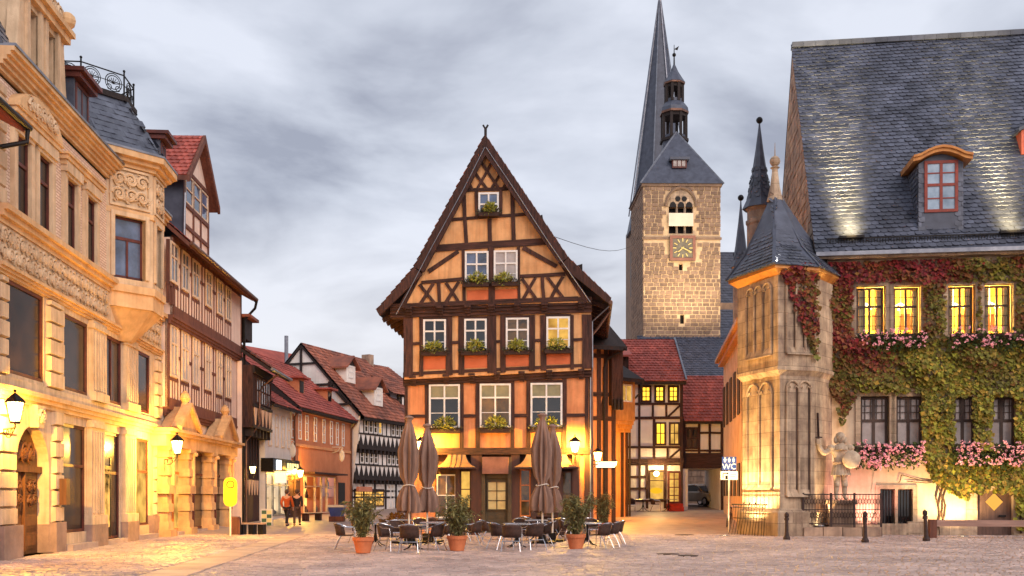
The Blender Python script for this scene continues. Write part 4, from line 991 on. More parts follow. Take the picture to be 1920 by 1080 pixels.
for q in range(9): t = math.pi * (q + .5) / 9; MB().bar((.29 * k * math.cos(t), -.29 * k * math.sin(t), zf + 1.42 * k), (.39 * k * math.cos(t), -.39 * k * math.sin(t), zf + 1.0 * k), .035 * k).build('tunic_fold', STATUE, e)
for x, z in ((-.06, 2.53), (.06, 2.53)): MB().ball((x * k, -.185 * k, zf + z * k), .022 * k, 6, 4).build('eye', STONED, e)
MB().box(-.05 * k, .05 * k, -.205 * k, -.17 * k, zf + 2.395 * k, zf + 2.41 * k).build('mouth', STONED, e)
MB().lathe([(.29 * k, zf + 1.5 * k), (.27 * k, zf + 1.42 * k), (.33 * k, zf + 1.2 * k), (.40 * k, zf + 1.0 * k), (.37 * k, zf + 1.0 * k), (.1 * k, zf + 1.3 * k)], 18).build('tunic_skirt', STATUE, e)
MB().lathe([(.285 * k, zf + 1.44 * k), (.31 * k, zf + 1.47 * k), (.31 * k, zf + 1.53 * k), (.285 * k, zf + 1.56 * k)], 18).build('belt', STONED, e)
sh = MB().lathe([(.34 * k, 0), (.36 * k, .04 * k), (.3 * k, .09 * k), (.12 * k, .14 * k), (.01, .15 * k)], 24); sh.v = [(x + .34 * k, -.42 * k - z, y + zf + 1.62 * k) for x, y, z in sh.v]
sh.build('shield', STATUE, e, smooth=True)
MB().bar((-.9 * k, -.27 * k, zf + 2.4 * k), (-.94 * k, -.3 * k, zf + 3.5 * k), .09 * k, .03 * k).bar((-1.04 * k, -.27 * k, zf + 2.52 * k), (-.76 * k, -.27 * k, zf + 2.52 * k), .05 * k, .05 * k).bar((-.9 * k, -.27 * k, zf + 2.42 * k), (-.89 * k, -.26 * k, zf + 2.2 * k), .045 * k).build('sword', RUSTIRON, e)
for q in range(5):      # fingers closed on the grip
    z = zf + (2.44 - q * .045) * k; s = 1 if q < 4 else -1
    MB().tube([(-.98 * k, -.24 * k, z), (-.97 * k, -.33 * k, z - .01), (-.88 * k, -.345 * k, z), (-.83 * k, -.29 * k, z)][::s], [.03 * k, .03 * k, .027 * k, .02 * k], 6).build('finger', STATUE, e)

# --- wrought iron railing on a stone kerb round the statue
a = T.at(1506, 925, 1.9); b = T.at(1652, 925, 1.9); u0, u1 = a[0], b[0]; zt = T.z(1580, 926, 1.9); zb = T.z(1580, 986, 1.9)
e = empty('iron_railing', 'ornamental wrought iron railing on stone blocks in front of the knight statue', 'railing', T.world(u0, 1.9, 0), R(THT))
W = u1 - u0
n = 4
for k in range(n): MB().box(W * k / n + .01, W * (k + 1) / n - .02, -.2, .12, 0, zb - .06 + .02 * (k % 2)).build('kerb_stone', STONED, e)
MB().box(-.02, W + .02, -.03, .03, zt - .04, zt).build('top_rail', RUSTIRON, e); MB().box(0, W, -.02, .02, zb + .06, zb + .1).build('bottom_rail', RUSTIRON, e)
MB().box(0, W, -.02, .02, (zt + zb) / 2, (zt + zb) / 2 + .03).build('middle_rail', RUSTIRON, e)
for u in (0, W * .36, W * .66, W): MB().box(u - .04, u + .04, -.04, .04, 0, zt + .04).build('post', RUSTIRON, e)
nb = 26
for k in range(1, nb):
    u = W * k / nb; m = MB().tube([(u, 0, zb + .05), (u, 0, zt - .02)], .012, 5)
    for zc in (zt - .3, zb + .42):
        m.tube([(u + .055 * math.cos(t), 0, zc + .12 * math.sin(t)) for t in [2 * math.pi * j / 8 for j in range(9)]], .011, 4, False)
    m.build('baluster', RUSTIRON, e)
for s in (0, W): MB().box(s - .02, s + .02, 0, 1.85, zt - .04, zt).box(s - .02, s + .02, 0, 1.85, zb + .06, zb + .1).build('side_rail', RUSTIRON, e)
# --- iron grid leaning at the turret foot
am = (A0 + A1) / 2; ad_ = (A1 - A0).normalized(); q = Vector((am.x, am.y, 0)) + Vector((ad_.y, -ad_.x, 0)) * -.55 * (1 if ad_.y > 0 else -1); e = empty('iron_guard_grid', 'dark iron bar grid standing round the foot of the lit turret', 'guard rail', q, math.atan2(ad_.y, ad_.x))
hg = 1.25; wg = 2.3
MB().bar((-wg / 2 - .1, 0, hg), (wg / 2 + .1, 0, hg), .05).bar((-wg / 2, 0, hg * .55), (wg / 2, 0, hg * .55), .035).bar((-wg / 2, 0, hg - .12), (wg / 2, 0, hg - .12), .03).build('rail', IRON, e)
for k in range(13):
    x = -wg / 2 + wg * k / 12; MB().tube([(x, 0, hg), (x * 1.02, -.04, hg * .5), (x * 1.1 + .02 * (k % 3), -.16, 0)], .012, 5).build('bar', IRON, e)
for k in range(3): MB().tube([(-.4 + k * .42, .02, hg), (-.4 + k * .42, .02, hg + .1)], .03, 6).build('knob', IRON, e)
# ================================================================== ornate stucco house on the left
def BRICKM(name, c1, c2, mo, w, h, mortar=.012, rough=.6, bump=.5, axis='xz'):
    m = bpy.data.materials.new(name); m.use_nodes = True; N = m.node_tree.nodes; L = m.node_tree.links; b = N['Principled BSDF']
    tc = N.new('ShaderNodeTexCoord'); sp = N.new('ShaderNodeSeparateXYZ'); cb = N.new('ShaderNodeCombineXYZ'); L.new(tc.outputs['Object'], sp.inputs[0])
    ad = N.new('ShaderNodeMath'); ad.operation = 'ADD'; L.new(sp.outputs['X'], ad.inputs[0]); L.new(sp.outputs['Y'], ad.inputs[1])
    L.new(ad.outputs[0], cb.inputs[0]); L.new(sp.outputs['Z'], cb.inputs[1])
    br = N.new('ShaderNodeTexBrick'); br.inputs['Scale'].default_value = 1.0; br.inputs['Brick Width'].default_value = w; br.inputs['Row Height'].default_value = h
    br.inputs['Mortar Size'].default_value = mortar; br.inputs['Mortar Smooth'].default_value = .3
    br.inputs['Color1'].default_value = (*lin(c1), 1); br.inputs['Color2'].default_value = (*lin(c2), 1); br.inputs['Mortar'].default_value = (*lin(mo), 1)
    L.new(cb.outputs[0], br.inputs['Vector']); L.new(br.outputs['Color'], b.inputs['Base Color']); b.inputs['Roughness'].default_value = rough
    bp = N.new('ShaderNodeBump'); bp.inputs['Strength'].default_value = bump; bp.inputs['Distance'].default_value = .02; bp.invert = True
    L.new(br.outputs['Fac'], bp.inputs['Height']); L.new(bp.outputs[0], b.inputs['Normal']); return m
STUCCO = M('cream_stucco', (226, 198, 164), (194, 164, 132), 1.6, .82, .4, 34, streak=.3)
STUCCOD = M('ochre_stucco_moulding', (226, 188, 142), (200, 158, 114), 1.5, .8, .2, 40, streak=.2)
GLAZED = BRICKM('glazed_pale_brick', (236, 212, 192), (220, 192, 172), (176, 132, 104), .26, .085)
PLINTH = M('grey_plinth_stone', (164, 136, 122), (130, 106, 96), 2, .8, .3, 30)
OAK = M('carved_oak', (116, 72, 40), (78, 46, 26), 2, .55, .4, 24, stretch=(5, 5, .8), rand=.12)
MAHOG = M('mahogany_frame', (104, 50, 40), (72, 34, 30), 3, .5, .2, 30)
A = Frame('ornate_stucco_house', 'cream stucco corner house with carved friezes, oriel bay and slate mansard roof', 'house', -12.8, 25.6, 94.82)
LE = 15.45
def ar(x0, x1, z0, z1): return (A.u(x0), A.u(x1), z0, z1)
gw = [ar(115, 162, .5, 3.75), ar(188, 226, .15, 3.75), ar(248, 280, .5, 3.75)]
fw_ = [ar(10, 83, 4.75, 7.05), ar(120, 165, 4.75, 7.0), ar(192, 228, 4.75, 7.0), ar(252, 281, 4.75, 7.0)]
fw_[0] = (.35, 2.95, 4.75, 7.15)
tw_ = [(.85, 1.75, 8.95, 11.0), (2.35, 3.3, 8.95, 11.0), (4.55, 5.4, 8.95, 11.0), (6.35, 7.25, 8.95, 11.0), (12.9, 13.6, 8.95, 11.0)]
arch = (1.0, 3.35, 0, 3.5)
m = MB(); holed_wall(m, -.3, LE, 0, 4.1, gw + [arch], 0, .6, .5)
cxa = (arch[0] + arch[1]) / 2; ra = (arch[1] - arch[0]) / 2; zs = 3.5 - ra
for sg in (1, -1):      # arch spandrels
    pts = [(cxa + sg * ra, zs)] + [(cxa + sg * ra * math.cos(t), zs + ra * math.sin(t)) for t in [math.pi / 2 * i / 8 for i in range(1, 9)]] + [(cxa + sg * ra, 3.5)]
    m.prism(pts, .0, .5)
m.build('ground_floor_wall', STUCCO, A.root)
m = MB(); holed_wall(m, -.3, LE, 4.1, 7.3, fw_, 0, .6, .4); m.build('first_floor_wall', STUCCO, A.root)
m = MB(); holed_wall(m, -.3, LE, 7.3, 12.1, tw_, .0, .6, .3); m.build('second_floor_wall', GLAZED, A.root)
MB().box(-.3, LE, .6, 12, 0, 12.1).build('house_body', STUCCO, A.root)
def course(z0, z1, o, name='cornice', u0=-.3, u1=LE, mat=STUCCOD, n=3):
    """stepped moulding"""
    m = MB()
    for k in range(n): m.box(u0, u1, -o * (k + 1) / n, .02, z0 + (z1 - z0) * k / n, z0 + (z1 - z0) * (k + 1) / n)
    m.build(name, mat, A.root)
course(4.02, 4.38, .24, 'string_course'); course(4.38, 4.62, .10, 'sill_course', n=1, mat=STUCCO)
course(7.18, 7.42, .2, 'architrave'); course(8.42, 8.86, .32, 'cornice')
course(12.2, 12.75, .46, 'main_cornice', n=5)
MB().box(-.3, LE, -.5, .2, 12.75, 12.82).build('gutter_sheet', ZINC, A.root)
# carved frieze: scrolls and leaves standing out of the panel
MB().box(-.3, LE, -.06, .02, 7.42, 8.42).build('frieze_panel', STUCCO, A.root)
def relief(u0, u1, z0, z1, o, parent, seed, name='carved_relief', X=None):
    r = random.Random(seed); m = MB(); X = X or (lambda u, d, z: (u, -d, z)); rows = max(1, round((z1 - z0) / .48)); h = (z1 - z0) / rows; n = max(1, round((u1 - u0) / (h * .9))); st = (u1 - u0) / n
    for j in range(rows):
        for k in range(n):
            c = u0 + st * (k + .5); zc = z0 + h * (j + .5); sg = 1 if (k + j) % 2 else -1; rot = r.uniform(-.5, .5)
            for ph, sc_ in ((rot, .46), (math.pi + rot, .36)):
                pts = [X(c + sg * h * sc_ * (1 - t * .85) * math.cos(ph + t * 6.4), o + .03 + .05 * t, zc + h * sc_ * (1 - t * .85) * math.sin(ph + t * 6.4)) for t in [i / 12 for i in range(13)]]
                m.tube(pts, [.075 * h * (1.3 - i / 14) + .008 for i in range(13)], 5)
            for _ in range(9):
                a_ = r.uniform(0, 6.28); rr = r.uniform(.3, .52) * h; q = X(c + rr * math.cos(a_), o + .02, zc + rr * .9 * math.sin(a_)); q2 = X(c + (rr + .14 * h) * math.cos(a_ + .4), o + .05, zc + (rr + .14 * h) * .9 * math.sin(a_ + .4))
                m.tube([q, q2], [.05 * h + .012, .012], 5)
            m.ball(X(c, o + .06, zc), .09 * h + .01, 6, 4)
    return m.build(name, STUCCO, parent, kind='stuff')
relief(-.2, 8.4, 7.5, 8.36, .06, A.root, 1); relief(12.5, 15.2, 7.5, 8.36, .06, A.root, 2)
# rusticated piers and fluted pilasters
def rust(u0, u1, z0, z1, o=.14, h=.46):
    z = z0; k = 0
    while z < z1 - .1:
        w = .06 if k % 2 else 0
        MB().add([(u0 + w, -o, z + .04), (u1 - w, -o, z + .04), (u1 - w, -o, min(z + h - .04, z1)), (u0 + w, -o, min(z + h - .04, z1)), (u0 + w - .03, .02, z), (u1 - w + .03, .02, z), (u1 - w + .03, .02, min(z + h, z1)), (u0 + w - .03, .02, min(z + h, z1))],
                 [(0, 1, 2, 3), (4, 5, 1, 0), (5, 6, 2, 1), (6, 7, 3, 2), (7, 4, 0, 3)]).build('quoin_stone', STUCCO, A.root); z += h; k += 1
rust(-.25, .75, .85, 4.0); rust(3.5, 4.15, .85, 4.0); rust(14.4, 15.35, .85, 4.0); rust(3.1, 4.2, 4.65, 7.1); rust(-.25, .25, 4.65, 7.1); rust(14.6, 15.35, 4.65, 7.1)
rust(-.2, .3, 8.9, 11.9, .06)
def pilaster(u0, u1, z0, z1):
    p = MB().box(u0, u1, -.16, .05, z0, z1).build('pilaster', STUCCO, A.root); n = 5; w = (u1 - u0) / (n * 2 + 1)
    for k in range(n): MB().box(u0 + w * (2 * k + 1), u0 + w * (2 * k + 2), -.185, -.15, z0 + .35, z1 - .35).build('flute_rib', STUCCO, p)
    MB().box(u0 - .06, u1 + .06, -.22, .02, z1 - .24, z1 - .1).build('capital', STUCCO, p); MB().box(u0 - .05, u1 + .05, -.24, .02, z0, z0 + .28).build('base', STUCCO, p)
for x0, x1 in ((163, 187), (227, 247)): pilaster(A.u(x0), A.u(x1), .7, 4.0); MB().box(A.u(x0) - .06, A.u(x1) + .06, -.26, .05, 0, .7).build('plinth_block', PLINTH, A.root)
for x0, x1 in ((166, 191), (229, 251)): pilaster(A.u(x0), A.u(x1), 4.62, 7.15)
MB().box(-.25, .98, -.2, .05, 0, .85).build('plinth_block', PLINTH, A.root)
MB().box(3.37, 4.18, -.2, .05, 0, .85).build('plinth_block', PLINTH, A.root); MB().box(13.85, 15.4, -.2, .05, 0, .85).build('plinth_block', PLINTH, A.root)
MB().box(3.34, 3.36, 0, .5, 0, .8).build('reveal_plinth', PLINTH, A.root)
kst = MB().prism([(cxa - .2, 3.45), (cxa + .2, 3.45), (cxa + .3, 4.05), (cxa - .3, 4.05)], -.22, .05).build('keystone', STUCCO, A.root)
relief(cxa - .3, cxa + .3, 3.5, 4.0, .2, A.root, 9, 'keystone_carving')
# shop and floor windows
SHOPG = M('shop_glass', (62, 46, 38), (24, 20, 19), 1.1, .22, 0, spec=.22, rand=.2)
for i, (a, b, c, d) in enumerate(gw):
    pm = (SHOPG, SHOPG, LITD)[i]
    window(A, a, b, c, d, -.06, 1, (.62,), MAHOG, pm, fw=.09, mw=.09, name='shop_window')
    if i != 1: MB().box(a, b, .05, .3, .15, .5).build('stall_riser', PLINTH, A.root); MB().box(a - .05, b + .05, -.35, .1, 0, .17).build('step', SLAB, A.root)
    else: MB().box(a - .05, b + .05, -.25, .5, 0, .15).build('step', SLAB, A.root)
a, b = gw[1][0], gw[1][1]
gd = MB().box(a + .5, a + .6, .08, .15, .15, 2.9).box(a + 1.35, a + 1.45, .08, .15, .15, 2.9).box(a + .6, a + 1.35, .08, .15, .15, .55).box(a + .6, a + 1.35, .08, .15, 2.5, 2.62).build('shop_door', IRON, A.root)
MB().box(a + .6, a + 1.35, .10, .12, .55, 2.5).build('door_glow', SHOP, gd)
for i, (a, b, c, d) in enumerate(fw_): window(A, a, b, c, d, -.03, 2 if i == 2 else 1, (), MAHOG, SHOPG, fw=.1, mw=.06)
for i, (a, b, c, d) in enumerate(tw_):
    window(A, a, b, c, d, .02, 1, (.66,), MAHOG, SHOPG, fw=.08, mw=.09)
    if i < 4:
        MB().box(a - .24, a, -.12, .05, c - .1, d + .1).box(b, b + .24, -.12, .05, c - .1, d + .1).build('window_jamb', STUCCO, A.root)
        MB().box(a - .28, b + .28, -.2, .05, d + .1, d + .4).box(a - .2, b + .2, -.14, .05, d + .001, d + .1).build('window_head', STUCCO, A.root)
        MB().box(a - .3, b + .3, -.24, .05, c - .22, c - .1).build('window_sill', STUCCOD, A.root)
for u0, u1 in ((.45, 3.7), (4.15, 7.65)): MB().box(u0, u1, -.24, .05, 11.42, 11.55).box(u0 + .08, u1 - .08, -.18, .05, 11.28, 11.42).box(u0 - .05, u1 + .05, -.29, .05, 11.55, 11.62).build('window_cornice', STUCCOD, A.root)
pd = [(.5, 11.62)] + [(2.05 + 1.55 * math.cos(t), 11.6 + .62 * math.sin(t)) for t in [math.pi * (1 - i / 12) for i in range(13)]] + [(3.6, 11.62)]
MB().prism(pd[1:-1], -.3, .05).build('arched_pediment', STUCCOD, A.root); relief(1.0, 3.1, 11.62, 12.05, .3, A.root, 3, 'pediment_carving')
# arched oak door
dy = .32
pts = [(arch[0], 0), (arch[1], 0), (arch[1], zs)] + [(cxa + ra * math.cos(t), zs + ra * math.sin(t)) for t in [math.pi * i / 14 for i in range(1, 14)]] + [(arch[0], zs)]
dr = MB().prism(pts, dy, dy + .1).build('oak_door', OAK, A.root)
MB().box(arch[0] + .02, arch[1] - .02, dy - .14, dy, 2.25, 2.42).build('door_transom', OAK, dr)
for k in range(2):
    u0 = arch[0] + .18 + k * 1.08; u1 = u0 + .9
    for z0, z1 in ((.15, .6), (.7, 1.1), (1.2, 2.15)):
        MB().box(u0, u1, dy - .04, dy, z0, z1).box(u0 + .1, u1 - .1, dy - .07, dy - .03, z0 + .08, z1 - .08).build('door_panel', OAK, dr)
    relief(u0 + .15, u1 - .15, 1.3, 2.05, -dy + .06, dr, 20 + k, 'door_carving').data.materials[0] = OAK
    MB().box(u0 - .08, u0 + .02, dy - .1, dy, .1, 2.25).build('door_stile', OAK, dr)
relief(arch[0] + .4, arch[1] - .4, 2.5, 3.1, -dy + .02, dr, 22, 'fanlight_carving').data.materials[0] = OAK
MB().box(3.75, 4.05, -.34, -.14, 1.35, 2.1).build('menu_case', OAK, A.root)
# --- oriel bay
bay = [(8.55, .02), (9.75, -1.2), (11.15, -1.2), (12.35, .02)]
def bgrow(k, back=.05): c = (10.45, 0.0); q = [(c[0] + (x - c[0]) * k, (y - .02) * k if y < 0 else back) for x, y in bay]; return q
MB().extrude(bgrow(.25), 7.0, 8.0, bgrow(.95)).extrude(bgrow(1.0), 8.0, 8.5).extrude(bgrow(1.06), 8.5, 8.75).build('oriel_corbel', STUCCOD, A.root)
def facef(i):
    p = Vector((*bay[i], 0)); q = Vector((*bay[i + 1], 0)); e = (q - p); W = e.length; e.normalize(); n = Vector((e.y, -e.x, 0)); return (lambda u, o, z: tuple(p + e * u + n * o + Vector((0, 0, z)))), W
om = MB().extrude(bay, 11.1, 12.9).extrude(bay, 8.75, 8.96)
for i in range(3):
    X, W = facef(i); fr = .3
    for s0, s1 in ((0, fr), (W - fr, W)):
        om.add([X(s0, 0, 8.96), X(s1, 0, 8.96), X(s1, 0, 11.1), X(s0, 0, 11.1), X(s0, -.3, 8.96), X(s1, -.3, 8.96), X(s1, -.3, 11.1), X(s0, -.3, 11.1)], [(0, 1, 2, 3), (1, 5, 6, 2), (4, 0, 3, 7)])
oo = om.build('oriel', STUCCO, A.root)
for i in range(3):
    X, W = facef(i); a, b, c, d = .3, W - .3, 9.0, 11.05
    f = MB()
    def bx(u0, u1, o0, o1, z0, z1, f=f): f.add([X(u0, o0, z0), X(u1, o0, z0), X(u1, o1, z0), X(u0, o1, z0), X(u0, o0, z1), X(u1, o0, z1), X(u1, o1, z1), X(u0, o1, z1)], [(3, 2, 1, 0), (4, 5, 6, 7), (0, 1, 5, 4), (1, 2, 6, 5), (2, 3, 7, 6), (3, 0, 4, 7)])
    for q in ((a, a + .07, c, d), (b - .07, b, c, d), (a, b, c, c + .08), (a, b, d - .07, d), (a, b, c + 1.28, c + 1.38), ((a + b) / 2 - .035, (a + b) / 2 + .035, c, c + 1.3)): bx(q[0], q[1], -.24, -.16, q[2], q[3])
    w = f.build('oriel_window', MAHOG, oo)
    MB().add([X(a, -.2, c), X(b, -.2, c), X(b, -.2, d), X(a, -.2, d)], [(0, 1, 2, 3)]).build('pane', GLASSB if i == 0 else GLASS, w)
    m = MB()
    for q in ((a - .14, a, c, d + .14), (b, b + .14, c, d + .14), (a, b, d, d + .14)):
        m.add([X(q[0], .07, q[2]), X(q[1], .07, q[2]), X(q[1], .07, q[3]), X(q[0], .07, q[3]), X(q[0], -.1, q[2]), X(q[1], -.1, q[2]), X(q[1], -.1, q[3]), X(q[0], -.1, q[3])], [(0, 1, 2, 3), (4, 0, 3, 7), (1, 5, 6, 2), (3, 2, 6, 7), (0, 4, 5, 1)])
    m.build('window_surround', STUCCO, oo)
    relief(.22, W - .22, 11.5, 12.55, .03, oo, 30 + i, 'oriel_carving', X)
    m = MB()
    for q in ((.12, W - .12, 11.36, 11.44), (.12, W - .12, 12.6, 12.68), (.12, .2, 11.44, 12.6), (W - .2, W - .12, 11.44, 12.6)):
        m.add([X(q[0], .07, q[2]), X(q[1], .07, q[2]), X(q[1], .07, q[3]), X(q[0], .07, q[3]), X(q[0], -.02, q[2]), X(q[1], -.02, q[2]), X(q[1], -.02, q[3]), X(q[0], -.02, q[3])], [(0, 1, 2, 3), (4, 0, 3, 7), (1, 5, 6, 2), (3, 2, 6, 7), (0, 4, 5, 1)])
    m.build('panel_frame', STUCCO, oo)
MB().extrude(bgrow(1.03), 11.12, 11.3).extrude(bgrow(1.08), 12.72, 12.86).extrude(bgrow(1.2), 12.86, 13.0).extrude(bgrow(1.34), 13.0, 13.2).build('oriel_cornice', STUCCOD, oo)
MB().extrude(bgrow(1.36), 13.2, 13.27).build('oriel_gutter', ZINC, oo)
# --- mansard roof
MANS = M('mansard_slate', (92, 98, 112), (68, 72, 86), 2.0, .4, .2, 30, island=.2, spec=.6)
def mans(u0, u1, name='mansard_roof'):
    MB().prism([(u0, 12.8), (u1, 12.8), (u1, 16.4), (u0, 16.4)], 0, .1)
    o = MB().add([(u0, -.2, 12.8), (u1, -.2, 12.8), (u1, 1.6, 16.4), (u0, 1.6, 16.4), (u0, 6, 18), (u1, 6, 18), (u0, 11, 12.8), (u1, 11, 12.8)], [(0, 1, 2, 3), (3, 2, 5, 4), (4, 5, 7, 6), (0, 3, 4, 6), (1, 7, 5, 2)]).build(name, MANS, A.root)
    v = Vector((0, 1.8, 3.6)); hh = v.length; v.normalize()
    tile_stuff(tiles((u0, -.2, 12.8), (1, 0, 0), v, u1 - u0, hh, .42, .26, lift=.02, seed=3), 'mansard_slates', MANS, A.root)
mans(-.3, LE)
rb_ = [(8.0, 1.8), (8.0, .1), (9.5, -1.5), (11.4, -1.5), (12.9, .1), (12.9, 1.8)]; rt = [(8.75, 2.6), (8.75, .9), (9.85, -.25), (11.05, -.25), (12.15, .9), (12.15, 2.6)]
MB().extrude(rb_, 13.27, 15.25, rt).build('oriel_roof', MANS, A.root)
tl = []
for i in range(1, 5):
    a, b, c, d = Vector((*rb_[i], 13.27)), Vector((*rb_[i + 1], 13.27)), Vector((*rt[i], 15.25)), Vector((*rt[i + 1], 15.25))
    e = (b - a); W = e.length; e.normalize(); v = (c + d) / 2 - (a + b) / 2; hh = v.length; v.normalize(); wt = (d - c).length
    tl += tiles(a, e, v, W, hh, .4, .25, lift=.02, seed=40 + i, keep=lambda u, q, W=W, hh=hh, wt=wt: abs(u - W / 2) < W / 2 + (wt - W) / 2 * q / hh)
tile_stuff(tl, 'oriel_slates', MANS, A.root)
MB().extrude([(x + (x - 10.45) * .07, y - .06) for x, y in rt], 15.23, 15.41).build('roof_rim', BLACKT, A.root)
# iron cresting: posts, rails, scroll circles
ring = [(8.8, 2.6), (8.8, .9), (9.87, -.2), (11.03, -.2), (12.1, .9), (12.1, 2.6)]
for x, y in ring[1:5]: MB().tube([(x, y, 15.35), (x, y, 16.25)], .03, 6).ball((x, y, 16.3), .05, 6, 4).build('cresting_post', IRON, A.root)
for i in range(5):
    a, b = Vector((*ring[i], 0)), Vector((*ring[i + 1], 0)); W = (b - a).length; e = (b - a).normalized()
    m = MB().bar(a + Vector((0, 0, 16.15)), b + Vector((0, 0, 16.15)), .035).bar(a + Vector((0, 0, 15.82)), b + Vector((0, 0, 15.82)), .02).bar(a + Vector((0, 0, 15.47)), b + Vector((0, 0, 15.47)), .03)
    n = max(1, round(W / .8))
    for k in range(n):
        c = a + e * W * (k + .5) / n
        for rr in (.3, .23): m.tube([c + e * rr * math.cos(t) + Vector((0, 0, 15.8 + rr * math.sin(t))) for t in [2 * math.pi * j / 16 for j in range(17)]], .016, 4, False)
        for j in range(7): t = math.pi * (j + .5) / 7; m.bar(c + Vector((0, 0, 15.75)), c + e * .21 * math.cos(t) + Vector((0, 0, 15.75 + .21 * math.sin(t))), .018)
        for s in (-1, 1): m.tube([c + e * s * (.16 + .09 * math.cos(t)) + Vector((0, 0, 15.62 + .09 * math.sin(t))) for t in [2 * math.pi * j / 8 for j in range(8)]], .016, 4, False)
    m.build('cresting_panel', IRON, A.root)
MB().bar((5.2, 1.5, 16.15), (8.8, 1.5, 16.15), .03).bar((7.6, 1.5, 16.3), (7.6, 1.5, 16.155), .03).build('cresting_rail', IRON, A.root)
# stone dormer with two windows
dm = MB(); holed_wall(dm, .75, 3.95, 12.75, 15.6, [(1.25, 1.95, 13.0, 14.5), (2.55, 3.25, 13.0, 14.5)], -.2, 1.6, .3); dmo = dm.build('stone_dormer', STUCCO, A.root)
for a, b in ((1.25, 1.95), (2.55, 3.25)):
    window(A, a, b, 13.0, 14.5, .0, 1, (.64,), MAHOG, GLASS, fw=.08, name='dormer_window')
    MB().box(a - .2, a, -.28, -.15, 12.9, 14.65).box(b, b + .2, -.28, -.15, 12.9, 14.65).build('dormer_jamb', STUCCO, dmo)
MB().box(.65, 4.05, -.36, .2, 14.65, 14.85).box(.6, 4.1, -.48, .2, 14.85, 15.0).build('dormer_cornice', STUCCOD, dmo)
MB().prism([(.5, 12.85), (.75, 12.85), (.75, 14.5), (.6, 13.4)], -.2, .1).build('dormer_scroll', STUCCO, dmo)
MB().prism([(3.95, 12.85), (4.25, 12.85), (4.1, 13.4), (3.95, 14.5)], -.2, .1).build('dormer_scroll', STUCCO, dmo)
relief(1.0, 3.7, 15.05, 15.55, .2, dmo, 50, 'dormer_carving'); MB().ball((3.8, -.35, 15.25), .24, 8, 6).build('dormer_urn', STUCCOD, dmo)
# small timber dormers
def wdormer(u0, u1, z0, z1, yf, yb):
    d = MB().box(u0, u1, yf, yb, z0, z1).build('timber_dormer', SLATED, A.root)
    MB().box(u0 - .2, u1 + .2, yf - .35, yb, z1, z1 + .12).box(u0 - .12, u1 + .12, yf - .22, yb, z1 - .16, z1).build('dormer_roof', MAHOG, d)
    window(A, u0 + .12, u1 - .12, z0 + .1, z1 - .2, -yf + .03, 2, (), MAHOG, GLASS, fw=.1, name='timber_dormer_window')
wdormer(5.1, 6.5, 12.85, 14.3, -.1, 1.6)
wdormer(11.5, 12.4, 13.4, 14.7, -1.0, .8)
# --- neighbour whose eave just enters at the left edge
NB = Frame('neighbour_eave_house', 'salmon house at the picture edge showing only its tiled eave and dark gutter', 'house', -12.8, 25.6, 94.82)
SALM = M('salmon_plaster', (214, 142, 112), (190, 118, 92), 1, .9, .2, 40)
MB().box(-8, -.32, -.12, 8, 0, 10.6).build('wall', SALM, NB.root)
MB().add([(-8, -.75, 10.75), (-.3, -.75, 10.75), (-.3, 3.5, 13.0), (-8, 3.5, 13.0), (-8, -.7, 10.6), (-.3, -.7, 10.6), (-.3, 3.5, 12.8), (-8, 3.5, 12.8)], [(0, 1, 2, 3), (7, 6, 5, 4), (0, 4, 5, 1), (1, 5, 6, 2)]).build('roof', REDTILE, NB.root)
MB().tube([(-8, -.8, 10.72), (-.25, -.8, 10.72)], .09, 8).build('gutter', IRON, NB.root)
MB().tube([(-.35, -.8, 10.65), (-.35, -.78, 10.35), (-.7, -.3, 10.1), (-1.2, -.2, 10.05), (-1.2, -.2, 0)], .06, 8).build('downpipe', IRON, NB.root)
# ================================================================== pale half-timbered house next to the stucco house
PINKPL = M('pale_pink_plaster', (246, 220, 202), (228, 198, 178), 1.0, .9, .2, 40, streak=.1)
WHITEPL = M('white_panel_plaster', (246, 238, 230), (226, 214, 206), 1.0, .9, .2, 40, streak=.1)
CREAMF = M('cream_window_frame', (232, 206, 178), (208, 180, 152), 4, .6)
BRT = M('red_brown_timber', (124, 78, 62), (92, 56, 46), 2, .8, .4, 30, stretch=(4, 4, 1), rand=.15)
B = Frame('pale_timbered_house', 'pale pink half-timbered house with two rows of tall windows and stone portals below', 'house', -14.05, 41.1, 91.6)
LB = 11.7
MB().box(0, LB, .3, 9, 0, 12).build('house_body', PINKPL, B.root)
MB().box(0, LB, -.02, .3, 0, 5.2).build('ground_floor_wall', PINKPL, B.root)
MB().box(0, LB, -.22, .3, 5.2, 8.9).build('middle_wall', PINKPL, B.root); MB().box(0, LB, -.42, .3, 8.9, 12.0).build('upper_wall', PINKPL, B.root)
def bb(u0, u1, z0, z1, o, name='beam', mat=BRT): return MB().box(u0, u1, -o - .022, -o + .1, z0, z1).build(name, mat, B.root)
